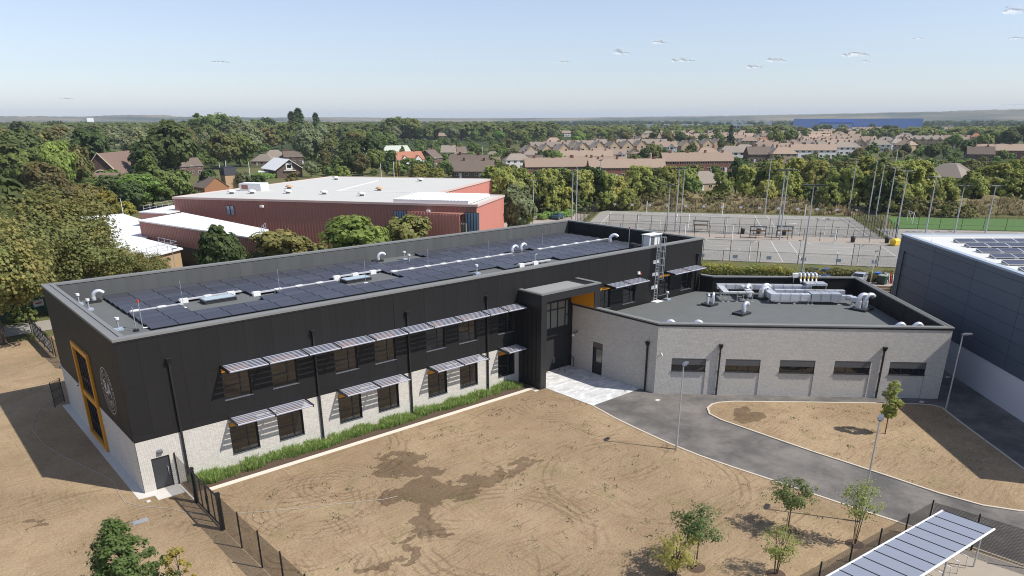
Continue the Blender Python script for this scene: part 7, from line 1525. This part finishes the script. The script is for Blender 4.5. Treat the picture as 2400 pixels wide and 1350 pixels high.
# thin pale cable across the yard
cb = [at(*q, .02) for q in ((97, 955), (82, 975), (75, 1005), (100, 1040), (150, 1070), (205, 1097), (245, 1115), (268, 1130), (280, 1160), (293, 1178), (330, 1186), (400, 1192), (440, 1202), (520, 1204), (600, 1200), (700, 1192), (800, 1180), (900, 1170), (932, 1163))]
tag(MB().tube([(x, y_, .02) for x, y_ in cb], .02, 4).build('cable', mat('pale_cable', (.42, .38, .33), .7)), 'thin pale cable lying across the earth yard from the end wall', 'cable')
x, y_ = at(328, 1223); tag(MB().box((x-.45, y_-.22, 0), (x+.45, y_+.22, .05)).build('manhole_cover', MT['galv']), 'small grey metal cover lying in the earth left of the fence', 'manhole cover')
for i, (px, py) in enumerate(((1541, 938), (2160, 942), (2221, 884), (1256, 916))): x, y_ = at(px, py); tag(MB().box((x-.22, y_-.16, 0), (x+.22, y_+.16, .03)).build('drain_cover', MT['conc']), ['small pale drain cover in the asphalt before the wing corner', 'small pale drain cover in the shade by the wing wall', 'small pale drain cover beside the white plinth', 'small pale drain cover at the foot of the entrance portal'][i], 'drain cover', 'drain covers')
# ------------------------------------------------------------------ labels for repeated trees and houses
for L_st, W_, unit_ in ((TL, KINDW, 'tree'), (HLIST, HW, 'house')):
    by = {}
    for it in L_st: by.setdefault((it[1], it[2]), []).append(it)
    for (k, where), its in by.items():
        its.sort(key=lambda q: q[3])
        for i, it in enumerate(its):
            lab = f"{nth(i)} {W_[k]} from left {where}" if len(its) > 1 else f"{W_[k]} {where}"
            it[0]['label'] = it[4] if len(it) > 4 and it[4] else lab
# ------------------------------------------------------------------ clouds and haze
CM = bpy.data.materials.new('cloud'); CM.use_nodes = True; t = CM.node_tree; b = t.nodes['Principled BSDF']; b.inputs['Base Color'].default_value = (.97, .96, .96, 1); b.inputs['Roughness'].default_value = 1; b.inputs['Specular IOR Level'].default_value = 0
nrm = t.nodes.new('ShaderNodeNewGeometry'); va = t.nodes.new('ShaderNodeVectorMath'); va.operation = 'MULTIPLY_ADD'; va.inputs[1].default_value = (.12, .12, .12); va.inputs[2].default_value = (0, 0, 1); t.links.new(nrm.outputs['Normal'], va.inputs[0]); vn = t.nodes.new('ShaderNodeVectorMath'); vn.operation = 'NORMALIZE'; t.links.new(va.outputs[0], vn.inputs[0]); t.links.new(vn.outputs[0], b.inputs['Normal'])
lw_ = t.nodes.new('ShaderNodeLayerWeight'); lw_.inputs[0].default_value = .35; mr = t.nodes.new('ShaderNodeMapRange'); mr.inputs[1].default_value = .0; mr.inputs[2].default_value = .5; mr.inputs[3].default_value = .62; mr.inputs[4].default_value = 0.0; t.links.new(lw_.outputs['Facing'], mr.inputs[0])
tr = t.nodes.new('ShaderNodeBsdfTransparent'); mx = t.nodes.new('ShaderNodeMixShader'); ib = t.nodes.new('ShaderNodeMath'); ib.operation = 'MULTIPLY_ADD'; ib.inputs[1].default_value = -1; ib.inputs[2].default_value = 1; t.links.new(nrm.outputs['Backfacing'], ib.inputs[0]); im = t.nodes.new('ShaderNodeMath'); im.operation = 'MULTIPLY'; t.links.new(ib.outputs[0], im.inputs[0]); t.links.new(mr.outputs[0], im.inputs[1]); t.links.new(im.outputs[0], mx.inputs[0]); t.links.new(tr.outputs[0], mx.inputs[1]); tl = t.nodes.new('ShaderNodeBsdfTranslucent'); tl.inputs[0].default_value = (.97, .97, .97, 1); m2_ = t.nodes.new('ShaderNodeMixShader'); m2_.inputs[0].default_value = .5; t.links.new(b.outputs[0], m2_.inputs[1]); t.links.new(tl.outputs[0], m2_.inputs[2]); t.links.new(m2_.outputs[0], mx.inputs[2]); t.links.new(mx.outputs[0], t.nodes['Material Output'].inputs[0])
def dirpx(px, py): d = CR*((px-1200)/FPX)-CU*((py-675-CYO)/FPX)+CF; return d/np.linalg.norm(d)
ico = bpy.data.meshes.new('ico'); import bmesh
bm = bmesh.new(); bmesh.ops.create_icosphere(bm, subdivisions=3, radius=1.0); IV = np.array([v.co[:] for v in bm.verts]); IF = np.array([[v.index for v in f.verts] for f in bm.faces]); bm.free(); bpy.data.meshes.remove(ico)
for i, (px, py, w_, h_) in enumerate(((2385, 33, 60, 22), (1545, 103, 38, 14), (1455, 127, 44, 16), (1600, 145, 70, 14), (1318, 147, 30, 10), (1768, 160, 32, 14), (1818, 145, 44, 16), (2005, 132, 64, 14), (2028, 146, 22, 8), (515, 147, 50, 9), (2380, 92, 40, 8), (2370, 248, 70, 6), (2150, 92, 30, 6), (155, 233, 40, 6))):
    rs = np.random.RandomState(i+50); d = dirpx(px, py); el = d[2]/math.hypot(d[0], d[1]); D = min(16000., 1500/max(el, .03)); c = CAM+d*D/math.hypot(d[0], d[1]); s = D/FPX; Vs = []; Fs = []; right = np.array([CR[0], CR[1], 0])
    n_ = 7 if w_ > 45 else 5
    for k in range(n_): u = ((k+.5)/n_-.5)*w_*.72+(rs.rand()-.5)*w_*.1; q = 1-abs(u)/(w_*.55); rr_ = h_*(.22+.30*q*(.5+rs.rand())); o = c+right*u*s+np.array([0, 0, 1.])*s*rr_*.55+np.array([CF[0], CF[1], 0])*s*rs.randn()*h_*.15; nz = 1+.05*np.sin(IV*4+rs.rand(3)*6).sum(1, keepdims=True); Fs.append(IF+len(Vs)*len(IV)); Vs.append(o-c+IV*nz*np.array([1.5, 1.5, .85])*rr_*s)
    me = np_mesh('cloud', np.concatenate(Vs), np.concatenate(Fs), [CM], smooth=True); ob = link('cloud', me); ob.location = c; rm_ = ob.modifiers.new('r', 'REMESH'); rm_.mode = 'VOXEL'; rm_.voxel_size = s*.9; rm_.use_smooth_shade = True
    dgc = bpy.context.evaluated_depsgraph_get(); m2 = bpy.data.meshes.new_from_object(ob.evaluated_get(dgc)); ob.modifiers.clear(); ob.data = m2; m2.name = 'cloud'
    if not m2.materials: m2.materials.append(CM)
    tag(ob, f'small white puff of cloud, {["the topmost at the right edge", "the higher of the central pair", "the lower of the central pair", "long and thin right of the pair", "faint one left of the pair", "round one lowest in the middle", "second round one in the middle", "wide one right of middle", "tiny one under the wide one", "faint streak alone on the left", "faint one at the right edge", "flat one low at the right edge", "tiny faint one upper right", "faint low one far left"][i]}', 'cloud', 'small clouds')
hz = MB().box((-9500, -3500, -1.2), (14500, 14500, 160)).build('haze', []) if False else None
me = bpy.data.meshes.new('haze'); q = MB().box((-8900, -2900, -1.3), (13900, 13900, 165)); me.from_pydata(q.v, [], q.f); hm = bpy.data.materials.new('haze'); hm.use_nodes = True; t = hm.node_tree; t.nodes.remove(t.nodes['Principled BSDF'])
pv = t.nodes.new('ShaderNodeVolumePrincipled'); pv.inputs['Color'].default_value = (.76, .87, 1.0, 1); pv.inputs['Density'].default_value = 8e-5; pv.inputs['Anisotropy'].default_value = .0; t.links.new(pv.outputs[0], t.nodes['Material Output'].inputs['Volume']); me.materials.append(hm); o = link('haze', me); o['kind'] = 'stuff'
